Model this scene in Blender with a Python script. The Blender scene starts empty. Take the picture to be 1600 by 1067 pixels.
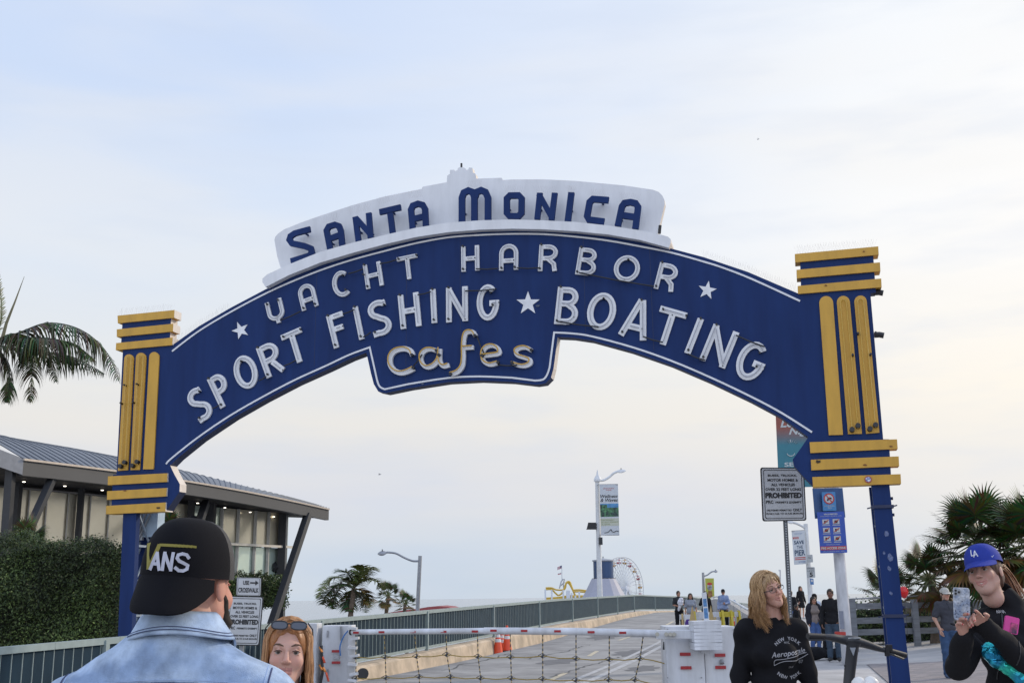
import bpy, bmesh, math, random
import numpy as np
from mathutils import Vector, Matrix, noise
from mathutils.bvhtree import BVHTree
R = math.radians
random.seed(7); rng = np.random.default_rng(7)
SC = bpy.context.scene; COL = SC.collection
# ------------------------------------------------------------------ camera
F = 1740.0; PITCH = math.atan(400/1740); ROLL = 0.0126; CAMZ = 1.6
fw = Vector((0, math.cos(PITCH), math.sin(PITCH))); r0 = Vector((1,0,0)); u0 = r0.cross(fw)
rt = (r0*math.cos(ROLL) - u0*math.sin(ROLL)).normalized(); up = (r0*math.sin(ROLL) + u0*math.cos(ROLL)).normalized()
CP = Vector((0,0,CAMZ))
cd = bpy.data.cameras.new('camera'); cam = bpy.data.objects.new('camera', cd); COL.objects.link(cam)
m = Matrix((rt, up, -fw)).transposed().to_4x4(); m.translation = CP; cam.matrix_world = m
cd.sensor_width = 36; cd.lens = F/1600*36; cd.clip_start = .05; cd.clip_end = 60000
SC.camera = cam
def ray(x, y): return (rt*(x-800) - up*(y-533.5) + fw*F)/F
def at(x, y, Y):
    d = ray(x, y); return CP + d*(Y/d.y)
def hz(x): return 933.6 - (x-800)*ROLL
# ------------------------------------------------------------------ sky + sun
SUN_AZ, SUN_EL = R(62), R(27)     # to the right of the view direction, above horizon
sd = Vector((math.sin(SUN_AZ)*math.cos(SUN_EL), math.cos(SUN_AZ)*math.cos(SUN_EL), math.sin(SUN_EL)))
w = bpy.data.worlds.new('World'); SC.world = w; w.use_nodes = True
nt = w.node_tree; N = nt.nodes; L = nt.links; N.clear()
def nn(t, **k):
    n = N.new(t)
    for a, b in k.items(): setattr(n, a, b)
    return n
out = nn('ShaderNodeOutputWorld'); bg = nn('ShaderNodeBackground')
sky = nn('ShaderNodeTexSky', sky_type='NISHITA'); sky.sun_disc = False
sky.sun_elevation = SUN_EL; sky.sun_rotation = SUN_AZ; sky.dust_density = 3
tc = nn('ShaderNodeTexCoord'); sep = nn('ShaderNodeSeparateXYZ'); L.new(tc.outputs['Generated'], sep.inputs[0])
def ramp(fac, stops, interp='EASE'):
    r = nn('ShaderNodeValToRGB'); r.color_ramp.interpolation = interp
    while len(r.color_ramp.elements) < len(stops): r.color_ramp.elements.new(.5)
    for e, (p, c) in zip(r.color_ramp.elements, stops): e.position = p; e.color = (*c, 1)
    L.new(fac, r.inputs[0]); return r.outputs[0]
def mth(op, a, b=None, clamp=False):
    n = nn('ShaderNodeMath', operation=op, use_clamp=clamp)
    for i, v in enumerate((a, b)):
        if v is None: continue
        if isinstance(v, (int, float)): n.inputs[i].default_value = v
        else: L.new(v, n.inputs[i])
    return n.outputs[0]
def mixc(f, a, b, mode='MIX'):
    n = nn('ShaderNodeMix', data_type='RGBA', blend_type=mode)
    for i, v in ((0, f), (6, a), (7, b)):
        if isinstance(v, (int, float)): n.inputs[i].default_value = v
        elif isinstance(v, tuple): n.inputs[i].default_value = (*v, 1)
        else: L.new(v, n.inputs[i])
    return n.outputs[2]
# thin high cloud veil seen against the elevation
veil = ramp(sep.outputs[2], [(0, (.60,.70,.82)), (.05, (.63,.72,.85)), (.09, (.69,.73,.84)), (.15, (.86,.84,.81)), (.21, (.83,.86,.89)), (.30, (.78,.86,.98)), (.42, (.66,.78,1.0)), (1, (.55,.68,1.0))], 'LINEAR')
dt = nn('ShaderNodeVectorMath', operation='DOT_PRODUCT'); L.new(tc.outputs['Generated'], dt.inputs[0])
gd = Vector((math.sin(R(46))*math.cos(R(22)), math.cos(R(46))*math.cos(R(22)), math.sin(R(22)))); dt.inputs[1].default_value = gd
g1 = ramp(dt.outputs['Value'], [(0.60, (0,0,0)), (.82, (.42,.42,.42)), (.90, (.85,.85,.85)), (.97, (1,1,1))], 'LINEAR')
glow = ramp(sep.outputs[2], [(0, (.68,.76,.85)), (.08, (.92,.89,.85)), (.17, (1.05,.98,.87)), (.28, (1.05,1.03,1.0)), (.6, (.98,1.02,1.06))], 'LINEAR')
c = mixc(g1, veil, glow)
# streaky clouds
mp = nn('ShaderNodeMapping'); mp.inputs['Scale'].default_value = (1.1, 1.1, 5.5); mp.inputs['Rotation'].default_value = (0, R(12), 0); L.new(tc.outputs['Generated'], mp.inputs[0])
nz = nn('ShaderNodeTexNoise'); nz.inputs['Scale'].default_value = 3.2; nz.inputs['Detail'].default_value = 4; nz.inputs['Roughness'].default_value = .42; nz.inputs['Distortion'].default_value = .5
L.new(mp.outputs[0], nz.inputs[0])
cl = ramp(nz.outputs[0], [(.33, (0,0,0)), (.7, (1,1,1))])
cloud = mixc(sep.outputs[2], (.93,.88,.80), (.97,.99,1.03))
c = mixc(mth('MULTIPLY', cl, .32), c, cloud)
nz2 = nn('ShaderNodeTexNoise'); nz2.inputs['Scale'].default_value = 6; nz2.inputs['Detail'].default_value = 5; L.new(mp.outputs[0], nz2.inputs[0])
c = mixc(mth('MULTIPLY', ramp(nz2.outputs[0], [(.45,(0,0,0)),(.75,(1,1,1))]), .24), c, (.64,.73,.90))
# unseen sky behind the camera is boosted to brighten the sign front
bk = ramp(mth('MULTIPLY', sep.outputs[1], -1.0), [(0, (1,1,1)), (.5, (1.62,1.62,1.66))], 'LINEAR')
c = mixc(1.0, c, bk, 'MULTIPLY')
ns = mixc(1.0, sky.outputs[0], (.1,.1,.1), 'MULTIPLY')
c = mixc(.07, c, ns)
L.new(c, bg.inputs[0]); bg.inputs[1].default_value = 1.0; L.new(bg.outputs[0], out.inputs[0])
sl = bpy.data.lights.new('sun', 'SUN'); so = bpy.data.objects.new('sun', sl); COL.objects.link(so)
sl.energy = 2.2; sl.angle = R(3); sl.color = (1, .86, .68)
so.rotation_euler = (-sd).to_track_quat('-Z', 'Y').to_euler()
SC.view_settings.view_transform = 'Standard'; SC.view_settings.look = 'None'; SC.view_settings.exposure = 0; SC.view_settings.gamma = 1
SC.render.engine = 'CYCLES'; SC.cycles.max_bounces = 6; SC.cycles.diffuse_bounces = 3
# ------------------------------------------------------------------ helpers
MATS = {}
def mat(name, col=(.5,.5,.5), rough=.6, metal=0, var=.12, scale=6, bump=0, bscale=40, attr=False, spec=.5, emit=None, sss=0, trans=0, alpha=1, stretch=(1,1,1), two=None):
    if name in MATS: return MATS[name]
    m = bpy.data.materials.new(name); m.use_nodes = True; MATS[name] = m
    t = m.node_tree; b = t.nodes['Principled BSDF']
    b.inputs['Roughness'].default_value = rough; b.inputs['Metallic'].default_value = metal
    b.inputs['Specular IOR Level'].default_value = spec
    if sss: b.inputs['Subsurface Weight'].default_value = sss; b.inputs['Subsurface Scale'].default_value = .01
    if trans: b.inputs['Transmission Weight'].default_value = trans
    if alpha < 1: b.inputs['Alpha'].default_value = alpha
    tcn = t.nodes.new('ShaderNodeTexCoord'); mpn = t.nodes.new('ShaderNodeMapping'); mpn.inputs['Scale'].default_value = stretch
    t.links.new(tcn.outputs['Object'], mpn.inputs[0])
    nz = t.nodes.new('ShaderNodeTexNoise'); nz.inputs['Scale'].default_value = scale; nz.inputs['Detail'].default_value = 6; nz.inputs['Roughness'].default_value = .6
    t.links.new(mpn.outputs[0], nz.inputs[0])
    mr = t.nodes.new('ShaderNodeMapRange'); mr.inputs[1].default_value = .3; mr.inputs[2].default_value = .7; mr.inputs[3].default_value = 1-var; mr.inputs[4].default_value = 1+var
    t.links.new(nz.outputs[0], mr.inputs[0])
    mx = t.nodes.new('ShaderNodeMix'); mx.data_type = 'RGBA'; mx.blend_type = 'MULTIPLY'; mx.inputs[0].default_value = 1
    if attr:
        at_ = t.nodes.new('ShaderNodeAttribute'); at_.attribute_name = 'Col'; t.links.new(at_.outputs['Color'], mx.inputs[6])
    elif two:
        m2 = t.nodes.new('ShaderNodeMix'); m2.data_type = 'RGBA'; m2.inputs[6].default_value = (*col,1); m2.inputs[7].default_value = (*two,1)
        n2 = t.nodes.new('ShaderNodeTexNoise'); n2.inputs['Scale'].default_value = scale*.45; n2.inputs['Detail'].default_value = 4; t.links.new(mpn.outputs[0], n2.inputs[0])
        r2 = t.nodes.new('ShaderNodeMapRange'); r2.inputs[1].default_value = .4; r2.inputs[2].default_value = .62; t.links.new(n2.outputs[0], r2.inputs[0])
        t.links.new(r2.outputs[0], m2.inputs[0]); t.links.new(m2.outputs[2], mx.inputs[6])
    else: mx.inputs[6].default_value = (*col, 1)
    t.links.new(mr.outputs[0], mx.inputs[7]); t.links.new(mx.outputs[2], b.inputs['Base Color'])
    if bump:
        nb = t.nodes.new('ShaderNodeTexNoise'); nb.inputs['Scale'].default_value = bscale; nb.inputs['Detail'].default_value = 3; t.links.new(mpn.outputs[0], nb.inputs[0])
        bp = t.nodes.new('ShaderNodeBump'); bp.inputs['Strength'].default_value = bump; bp.inputs['Distance'].default_value = .01
        t.links.new(nb.outputs[0], bp.inputs['Height']); t.links.new(bp.outputs[0], b.inputs['Normal'])
    if emit: b.inputs['Emission Color'].default_value = (*emit[:3],1); b.inputs['Emission Strength'].default_value = emit[3]
    return m
def thing(name, label, cat, loc=(0,0,0), rz=0, group=None):
    o = bpy.data.objects.new(name, None); COL.objects.link(o); o.location = loc; o.rotation_euler = (0,0,rz); o.empty_display_size = .2
    o['label'] = label; o['category'] = cat
    if group: o['group'] = group
    return o
def tag(o, label, cat, group=None, kind=None):
    if label: o['label'] = label
    if cat: o['category'] = cat
    if group: o['group'] = group
    if kind: o['kind'] = kind
    return o
def dup(o, parent=None):
    c = o.copy(); COL.objects.link(c)
    if parent: c.parent = parent
    for ch in list(o.children): dup(ch, c)
    return c
class MB:
    """mesh accumulator"""
    def __init__(s): s.v = []; s.f = []; s.mi = []; s.cur = 0; s.col = []; s.c = (1,1,1); s.sm = False
    def add(s, vs, fs, mi=None):
        n = len(s.v); s.v += [tuple(v) for v in vs]; s.col += [s.c]*len(vs)
        for f in fs: s.f.append(tuple(i+n for i in f)); s.mi.append(s.cur if mi is None else mi)
        return s
    def box(s, c, d, rot=None, taper=1):
        x, y, z = d[0]/2, d[1]/2, d[2]/2
        vs = [Vector((sx*x*(taper if sz > 0 else 1), sy*y*(taper if sz > 0 else 1), sz*z)) for sz in (-1,1) for sx, sy in ((-1,-1),(1,-1),(1,1),(-1,1))]
        if rot is not None: vs = [rot @ v for v in vs]
        c = Vector(c); vs = [v+c for v in vs]
        return s.add(vs, [(3,2,1,0),(4,5,6,7),(0,1,5,4),(1,2,6,5),(2,3,7,6),(3,0,4,7)])
    def bar(s, a, b, w, h=None, upv=(0,0,1)):
        a, b = Vector(a), Vector(b); d = b-a; l = d.length
        if l < 1e-6: return s
        d.normalize(); h = h or w; u = Vector(upv)
        if abs(d.dot(u)) > .98: u = Vector((0,1,0)) if abs(d.y) < .9 else Vector((1,0,0))
        x = d.cross(u).normalized(); y = x.cross(d)
        return s.box((a+b)/2, (w, l, h), Matrix((x, d, y)).transposed())
    def tube(s, pts, r, n=8, cap=True, flat=1):
        pts = [Vector(p) for p in pts]; rr = r if hasattr(r, '__len__') else [r]*len(pts); vs = []; x = None
        for i, p in enumerate(pts):
            t = (pts[min(i+1, len(pts)-1)] - pts[max(i-1, 0)])
            t = t.normalized() if t.length > 1e-9 else Vector((0,0,1))
            if x is None: x = t.orthogonal().normalized()
            else:
                x = x - t*x.dot(t); x = x.normalized() if x.length > 1e-6 else t.orthogonal().normalized()
            y = t.cross(x)
            for k in range(n):
                a = 2*math.pi*k/n; vs.append(p + (x*math.cos(a) + y*math.sin(a)*flat)*rr[i])
        fs = [(i*n+k, i*n+(k+1)%n, (i+1)*n+(k+1)%n, (i+1)*n+k) for i in range(len(pts)-1) for k in range(n)]
        if cap: fs += [tuple(range(n-1,-1,-1)), tuple(range((len(pts)-1)*n, len(pts)*n))]
        return s.add(vs, fs)
    def lathe(s, prof, c=(0,0,0), n=20, a0=0, a1=2*math.pi, cap=True):
        full = abs(a1-a0-2*math.pi) < 1e-6; m_ = n if full else n+1; vs = []
        for r_, z in prof:
            for k in range(m_):
                a = a0+(a1-a0)*k/n; vs.append((c[0]+r_*math.cos(a), c[1]+r_*math.sin(a), c[2]+z))
        fs = [(i*m_+k, i*m_+(k+1)%m_, (i+1)*m_+(k+1)%m_, (i+1)*m_+k) for i in range(len(prof)-1) for k in range(m_ if full else n)]
        if cap and full: fs += [tuple(range(m_-1,-1,-1)), tuple(range((len(prof)-1)*m_, len(prof)*m_))]
        return s.add(vs, fs)
    def prism(s, pts, y0, y1, sidemat=None, frame=None):
        """polygon of (x,z) extruded from y0 (front) to y1 (back)"""
        fr = frame or (lambda x, y, z: (x, y, z))
        n = len(pts); ar = sum(pts[i][0]*pts[(i+1)%n][1]-pts[(i+1)%n][0]*pts[i][1] for i in range(n))
        if ar < 0: pts = pts[::-1]
        vs = [fr(x, y0, z) for x, z in pts] + [fr(x, y1, z) for x, z in pts]; b = len(s.v)
        s.v += [tuple(v) for v in vs]; s.col += [s.c]*len(vs)
        s.f.append(tuple(b+i for i in range(n))); s.mi.append(s.cur)
        s.f.append(tuple(b+n+i for i in range(n-1,-1,-1))); s.mi.append(s.cur)
        for i in range(n):
            j = (i+1)%n; s.f.append((b+j, b+i, b+n+i, b+n+j))
            dx, dz = pts[j][0]-pts[i][0], pts[j][1]-pts[i][1]; l = math.hypot(dx, dz) or 1
            s.mi.append(sidemat(dz/l, -dx/l) if sidemat else s.cur)
        return s
    def build(s, name, mats, parent=None, smooth=False, loc=None):
        me = bpy.data.meshes.new(name); me.from_pydata(s.v, [], s.f)
        if not isinstance(mats, (list, tuple)): mats = [mats]
        for m_ in mats: me.materials.append(m_)
        if len(mats) > 1: me.polygons.foreach_set('material_index', s.mi)
        if any(c_ != (1,1,1) for c_ in s.col):
            a = me.color_attributes.new('Col', 'FLOAT_COLOR', 'POINT')
            a.data.foreach_set('color', np.concatenate([np.array(s.col), np.ones((len(s.col),1))], 1).ravel())
        if smooth or s.sm:
            me.polygons.foreach_set('use_smooth', [True]*len(s.f))
            if smooth != 'full': me.set_sharp_from_angle(angle=R(40))
        me.update(); o = bpy.data.objects.new(name, me); COL.objects.link(o)
        if parent: o.parent = parent
        if loc is not None: o.location = loc
        return o
def struct(o): o['kind'] = 'structure'; return o
FONTW = {}
def text(s_, size, align='CENTER', bold=0, shear=0, spacing=1.0):
    """2D filled text as (verts(x,y), faces)"""
    cu = bpy.data.curves.new('txt', 'FONT'); cu.body = s_; cu.size = size; cu.align_x = align; cu.offset = bold; cu.shear = shear; cu.space_character = spacing; cu.resolution_u = 3
    o = bpy.data.objects.new('txt', cu); COL.objects.link(o); dg = bpy.context.evaluated_depsgraph_get()
    me = bpy.data.meshes.new_from_object(o.evaluated_get(dg)); v = [(p.co.x, p.co.y) for p in me.vertices]; f = [tuple(p.vertices) for p in me.polygons]
    bpy.data.objects.remove(o); bpy.data.curves.remove(cu); bpy.data.meshes.remove(me)
    return v, f
def fit_text(s_, x0, x1, z0, z1, **k):
    """text stretched to a box"""
    v, f = text(s_, 1, **k); xs = [p[0] for p in v]; ys = [p[1] for p in v]
    ax, bx, ay, by = min(xs), max(xs), min(ys), max(ys)
    return [(x0+(p[0]-ax)/(bx-ax)*(x1-x0), z0+(p[1]-ay)/(by-ay)*(z1-z0)) for p in v], f
def put_text(mb, vf, y, frame=None):
    v, f = vf; fr = frame or (lambda x, y, z: (x, y, z)); mb.add([fr(p[0], y, p[1]) for p in v], f); return mb
def rrect(x0, x1, z0, z1, r, n=5):
    p = []
    for cx, cz, a in ((x1-r, z1-r, 0), (x0+r, z1-r, 90), (x0+r, z0+r, 180), (x1-r, z0+r, 270)):
        for i in range(n+1): t = R(a+90*i/n); p.append((cx+r*math.cos(t), cz+r*math.sin(t)))
    return p
def lerp(a, b, t): return a+(b-a)*t
def interp(x, xs, ys): return float(np.interp(x, xs, ys))
def spline(pts, n=6):
    """Catmull-Rom through points"""
    P = [Vector(p) for p in pts]; o = []
    for i in range(len(P)-1):
        p0, p1, p2, p3 = P[max(i-1,0)], P[i], P[i+1], P[min(i+2, len(P)-1)]
        for k in range(n):
            t = k/n; o.append(.5*((2*p1)+(-p0+p2)*t+(2*p0-5*p1+4*p2-p3)*t*t+(-p0+3*p1-3*p2+p3)*t**3))
    o.append(P[-1]); return o
# ------------------------------------------------------------------ ground profile
RD = Vector((.232, .973, 0)).normalized(); RT = Vector((RD.y, -RD.x, 0))
O0 = Vector((0, 0, 0))
def st(x, y): return x*RD.x+y*RD.y, x*RT.x+y*RT.y
def wxy(s, t): return RD.x*s+RT.x*t, RD.y*s+RT.y*t
def gz(x, y):
    s, t = st(x, y)
    z = interp(s, [-20,14,22,30,40,50,62,77,92,110,140,180], [0,0,-.04,-.06,0,.20,.42,.52,.35,-.6,-3.5,-9])
    k = min(1, max(0, (t-2.5)/3)); z += k*interp(s, [14,22,32,40,55], [0,.10,.28,.22,0])
    k2 = min(1, max(0, (-8.6-t)/8))*min(1, max(0, (s-16)/10)); z -= 9*k2*k2*(3-2*k2)
    return z
def stand(px, Y):
    """ground point on the ray column px at depth Y"""
    for _ in range(3): p = at(px, hz(px), Y)
    return Vector((p.x, p.y, gz(p.x, p.y)))
# ================================================================== setting
M_asph = mat('asphalt', (.29,.285,.275), .85, var=.24, scale=1.2, bump=.5, bscale=60, stretch=(1,1,1), two=(.22,.215,.21))
M_conc = mat('concrete', (.42,.41,.40), .85, var=.12, scale=1.5, bump=.3, bscale=30, two=(.34,.335,.33))
M_tan = mat('stained_concrete', (.52,.42,.31), .9, var=.22, scale=2.5, bump=.4, bscale=20, two=(.40,.33,.25))
M_white = mat('white_paint', (.72,.73,.75), .5, var=.06, scale=3)
def sheet(name, s0, s1, t0, t1, ds, dt_, dz, m, rows=None):
    ns = max(1, round((s1-s0)/ds)); ntt = max(1, round((t1-t0)/dt_)); vs = []; fs = []
    for i in range(ns+1):
        for j in range(ntt+1):
            x, y = wxy(s0+(s1-s0)*i/ns, t0+(t1-t0)*j/ntt); vs.append((x, y, gz(x, y)+dz))
    for i in range(ns):
        for j in range(ntt):
            a = i*(ntt+1)+j; fs.append((a, a+1, a+ntt+2, a+ntt+1))
    return MB().add(vs, fs).build(name, m, smooth='full')
struct(sheet('ground', -20, 180, -60, 90, 2, 1.5, -.02, M_conc))
# sea and beach
M_sea = mat('sea_water', (.10,.14,.18), .12, var=.25, scale=.004, stretch=(1,6,1), bump=0, spec=.6)
nt_ = M_sea.node_tree; nzb = nt_.nodes.new('ShaderNodeTexNoise'); nzb.inputs['Scale'].default_value = .05; nzb.inputs['Detail'].default_value = 6
geo = nt_.nodes.new('ShaderNodeNewGeometry'); nt_.links.new(geo.outputs['Position'], nzb.inputs[0])
bpn = nt_.nodes.new('ShaderNodeBump'); bpn.inputs['Strength'].default_value = .6; bpn.inputs['Distance'].default_value = 2; nt_.links.new(nzb.outputs[0], bpn.inputs['Height']); nt_.links.new(bpn.outputs[0], nt_.nodes['Principled BSDF'].inputs['Normal'])
struct(MB().add([(-40000,60,-14),(40000,60,-14),(40000,45000,-14),(-40000,45000,-14)], [(0,1,2,3)]).build('sea', M_sea))
struct(MB().add([(-900,-300,-13.8),(900,-300,-13.8),(900,330,-13.8),(-900,260,-13.8)], [(0,1,2,3)]).build('beach', mat('sand', (.42,.37,.30), .95, scale=.05)))
# road: left edge T_L, right edge T_R
TL_, TR_ = -7.05, 1.95
RT0, RT1 = -8.2, 1.2
struct(sheet('road', -5, 110, -9.6, -.6, 1.5, .9, .004, M_asph))
def strip(mb, s0, s1, t0, t1, dz=.009, w_=.12):
    n = max(1, int((s1-s0)/1.5))
    for i in range(n):
        a, b = s0+(s1-s0)*i/n, s0+(s1-s0)*(i+1)/n; ta, tb = lerp(t0, t1, i/n), lerp(t0, t1, (i+1)/n)
        P = [wxy(a, ta-w_/2), wxy(a, ta+w_/2), wxy(b, tb+w_/2), wxy(b, tb-w_/2)]
        mb.add([(x, y, gz(x, y)+dz) for x, y in P], [(0,1,2,3)])
def spx(x, y):
    """road coordinates of a ground pixel"""
    z = 0
    for _ in range(6):
        d = ray(x, y); k = (z-CAMZ)/d.z; p = CP+d*k; z = gz(p.x, p.y)
    return st(p.x, p.y)
M_line = mat('worn_white_line', (.38,.38,.38), .7, var=.35, scale=9)
mb = MB(); a = spx(598,1063); b = spx(780,1014); strip(mb, a[0]-8, b[0]+50, a[1]-.3, b[1], w_=.13)
a = spx(892,1067); b = spx(1032,1001)
strip(mb, a[0]-6, b[0]+2, a[1], b[1], w_=.14); strip(mb, a[0]-6, b[0]+2, a[1]+.34, b[1]+.34, w_=.16)
struct(mb.build('road_edge_lines', M_line))
mb = MB()
for (x0, y0, x1, y1) in ((861,1062,884,1051),(920,1025,933,1017),(967,1000,985,994),(1000,987,1016,981),(1041,972,1052,968)):
    a, b = spx(x0, y0), spx(x1, y1); strip(mb, a[0], b[0], a[1], b[1], w_=.13)
struct(mb.build('lane_dashes', mat('faded_yellow_line', (.48,.42,.30), .7, var=.3, scale=9)))
mb = MB()
for sc, tc_, rx in ((30,-6.0,.9),(44,-7,1.1),(34,-4.6,1.0),(36,-.6,.8),(60,-1.0,1.6),(27,-3.4,.7)):
    pts = []
    for k in range(18):
        r_ = rx*(1+.25*math.sin(k*2.3)); s_, t_ = sc+r_*1.6*math.cos(k*.349), tc_+r_*.5*math.sin(k*.349); x, y = wxy(s_, t_); pts.append((x, y, gz(x, y)+.0075))
    mb.add(pts, [tuple(range(18))])
struct(mb.build('road_patches', mat('patched_asphalt', (.12,.12,.125), .8, var=.2, scale=4)))
for k, (sc, tc_) in enumerate(((24,-5.0),(31,-7.0),(28,-2.6),(46,-5.5),(26,-8.0))):
    pts = []; rk = random.Random(k+40); t_ = tc_
    for i in range(26):
        t_ += rk.uniform(-.09,.11); x, y = wxy(sc+i*.32, t_); pts.append((x, y))
    mb = MB()
    for (xa, ya), (xb, yb) in zip(pts, pts[1:]):
        w_ = rk.uniform(.012,.03); mb.add([(xa-w_, ya, gz(xa,ya)+.0115), (xa+w_, ya, gz(xa,ya)+.0115), (xb+w_, yb, gz(xb,yb)+.0115), (xb-w_, yb, gz(xb,yb)+.0115)], [(0,1,2,3)])
    struct(mb.build('road_crack', mat('tar_crack', (.05,.05,.052), .6)))
# pavers on the right
a = spx(1340,1017); b = spx(1379,1067); tp = (a[1]+b[1])/2
M_pav = mat('paver_brick', (.25,.23,.235), .85, var=.1, scale=3, bump=.3)
t_ = M_pav.node_tree; br = t_.nodes.new('ShaderNodeTexBrick'); br.inputs['Scale'].default_value = 1; br.inputs['Brick Width'].default_value = .42; br.inputs['Row Height'].default_value = .21; br.inputs['Mortar Size'].default_value = .012
br.inputs['Color1'].default_value = (.27,.24,.24,1); br.inputs['Color2'].default_value = (.19,.18,.19,1); br.inputs['Mortar'].default_value = (.12,.11,.11,1)
tcc = t_.nodes.new('ShaderNodeTexCoord'); mpp = t_.nodes.new('ShaderNodeMapping'); mpp.inputs['Rotation'].default_value = (0,0,-.23); t_.links.new(tcc.outputs['Object'], mpp.inputs[0]); t_.links.new(mpp.outputs[0], br.inputs[0])
for n_ in t_.nodes:
    if n_.type == 'MIX': t_.links.new(br.outputs[0], n_.inputs[6])
struct(sheet('paving', -15, 29, tp, 60, 1.5, 1.5, .004, M_pav))
mb = MB()
for k in range(10): strip(mb, 8+3*k-.012, 8+3*k+.012, (-.6+tp)/2, (-.6+tp)/2, -.015, tp+.6)
struct(mb.build('pavement_joints', mat('dark_joint', (.15,.15,.15), .9)))
# kerb wall + bridge fence: line fitted through fence pixels
p1, p2 = at(-20, 0, 13.9), None
FA = Vector((-2.6-(31-14.2)*.235, 14.2, 0)); FDIR = Vector((.235,1,0)).normalized()
def fence_pt(Y): return Vector((-2.6-(31-Y)*.235, Y, 0))
def fence_base(Y): return interp(Y, [5,14,20,31,50,77,92,110], [-.02,0,.08,.22,.46,.64,.45,-.5])
M_fence = mat('fence_navy_panel', (.012,.030,.048), .75, spec=.15, var=.18, scale=3, stretch=(1,1,.3))
M_rail = mat('fence_rail_grey', (.25,.31,.31), .5, var=.12, scale=5)
def fcurve(Y):
    """fence bends right past the crest"""
    p = fence_pt(Y)
    if Y > 72: p.x += .006*(Y-72)**2
    return p
def fence_run(name, Y0, Y1, label, dY, slat, cap_h=.09, H=1.07):
    root = thing(name, label, 'fence', (fcurve(Y0).x, Y0, fence_base(Y0))); o0 = Vector(root.location)
    def P(Y, z, off=0):
        p = fcurve(Y); n = Vector((FDIR.y, -FDIR.x, 0)); return Vector((p.x, p.y, fence_base(Y)+z))+n*off-o0
    n = max(1, round((Y1-Y0)/1.5))
    cap = MB(); low = MB()
    for i in range(n):
        a, b = Y0+(Y1-Y0)*i/n, Y0+(Y1-Y0)*(i+1)/n+.01
        cap.bar(P(a, H-cap_h/2), P(b, H-cap_h/2), .10, cap_h); low.bar(P(a, .08), P(b, .08), .05, .07)
    cap.build('top_rail', M_rail, root); low.build('bottom_rail', M_rail, root)
    sl_ = MB(); edge = MB(); Y = Y0; k = 0
    while Y < Y1-.05:
        w2 = slat*.86; a, b = P(Y, .10), P(Y+w2, .10)
        for z0, z1 in ((.10, H-cap_h),): sl_.box((P(Y+w2/2, (z0+z1)/2)), (.02, w2, z1-z0), Matrix.Rotation(-math.atan2(FDIR.x, FDIR.y), 3, 'Z'))
        edge.box(P(Y+w2/2+slat*.47, (.1+H-cap_h)/2, .005), (.03, slat*.05, H-cap_h-.1), Matrix.Rotation(-math.atan2(FDIR.x, FDIR.y), 3, 'Z'))
        Y += slat; k += 1
    sl_.build('slat_panel', M_fence, root); edge.build('slat_edges', M_rail, root)
    Y = Y0+dY*.4
    while Y < Y1:
        MB().box(P(Y, H/2-.02, .03), (.09, .09, H-.02), Matrix.Rotation(-math.atan2(FDIR.x, FDIR.y), 3, 'Z')).build('post', M_rail, root); Y += dY
    return root
fence_run('railing', 8, 21.5, 'blue slat railing with pale cap rail in front of the hedge, at the lower left', 2.55, .21)
fence_run('bridge_fence', 21.5, 112, 'long dark blue slatted fence with pale top rail running along the bridge road', 7.2, .25)
mb = MB()
def kerb(Y, off, z):
    p = fcurve(Y); n = Vector((FDIR.y, -FDIR.x, 0)); q = p+n*off; return (q.x, q.y, z)
ys = [21.6+i*1.6 for i in range(56)]; vs = []
for Y in ys:
    b = fence_base(Y)-.003; q = kerb(Y, .42, 0); g = gz(q[0], q[1])-.05
    vs += [kerb(Y, -.15, g-.3), kerb(Y, -.15, b), kerb(Y, .26, b), kerb(Y, .33, b-.05), kerb(Y, .40, g)]
mb.add(vs, [(i*5+k, i*5+k+1, (i+1)*5+k+1, (i+1)*5+k) for i in range(len(ys)-1) for k in range(4)])
tag(mb.build('kerb_wall', M_tan), 'low stained tan concrete wall under the bridge fence', 'wall')
# ================================================================== arch sign
SL = at(200, hz(200), 21.2); SR = at(1380, hz(1380), 18.0); SL.z = SR.z = 0
SU = (SR-SL).normalized(); SN = Vector((-SU.y, SU.x, 0))      # SN points away from camera
SO = (SL+SR)/2; SYAW = math.atan2(SU.y, SU.x)
arch = thing('arch_sign', 'large blue arch sign on two posts with white neon lettering over the road', 'sign', SO, SYAW)
def S(x, y, off=0):
    """pixel -> local (x,z) on the plane local y = off"""
    d = ray(x, y); t = (SO+SN*off-CP).dot(SN)/d.dot(SN); p = CP+d*t-SO; return (p.dot(SU), p.z)
def SP(pts, off=0): return [S(x, y, off) for x, y in pts]
M_blue = mat('sign_blue', (.0105,.030,.114), .6, var=.13, scale=1.6, stretch=(3,3,.4), two=(.0095,.026,.100), spec=.15)
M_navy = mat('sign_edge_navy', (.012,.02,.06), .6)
M_cream = mat('sign_return_sunlit', (.62,.56,.50), .6, var=.08)  # cream paints sunlight onto the right-facing sides of the sign parts
M_sw = mat('sign_white', (.66,.67,.69), .5, var=.07, scale=3, stretch=(2,2,.5), two=(.62,.63,.65))
M_yel = mat('sign_yellow', (.52,.29,.032), .5, var=.13, scale=2.5, stretch=(2,2,.5))
M_black = mat('black_rubber', (.012,.012,.014), .5)
M_glass_tube = mat('neon_tube_clear', (.33,.34,.38), .25, var=.05)
M_tube_y = mat('neon_tube_amber', (.50,.30,.05), .25, var=.05)
M_spike = mat('bird_spike_wire', (.40,.38,.38), .4, metal=.3)
top_line = [(268.7,548.7),(310,517.5),(360,487.5),(410,461),(450,442.5),(500,422.5),(550,406),(600,392.5),(650,380),(700,371),(750,367.2),(800,365.5),(850,366),(900,370),(950,376),(1000,385),(1050,395),(1100,409),(1130,418.5),(1175,436),(1250,470.3)]
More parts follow.
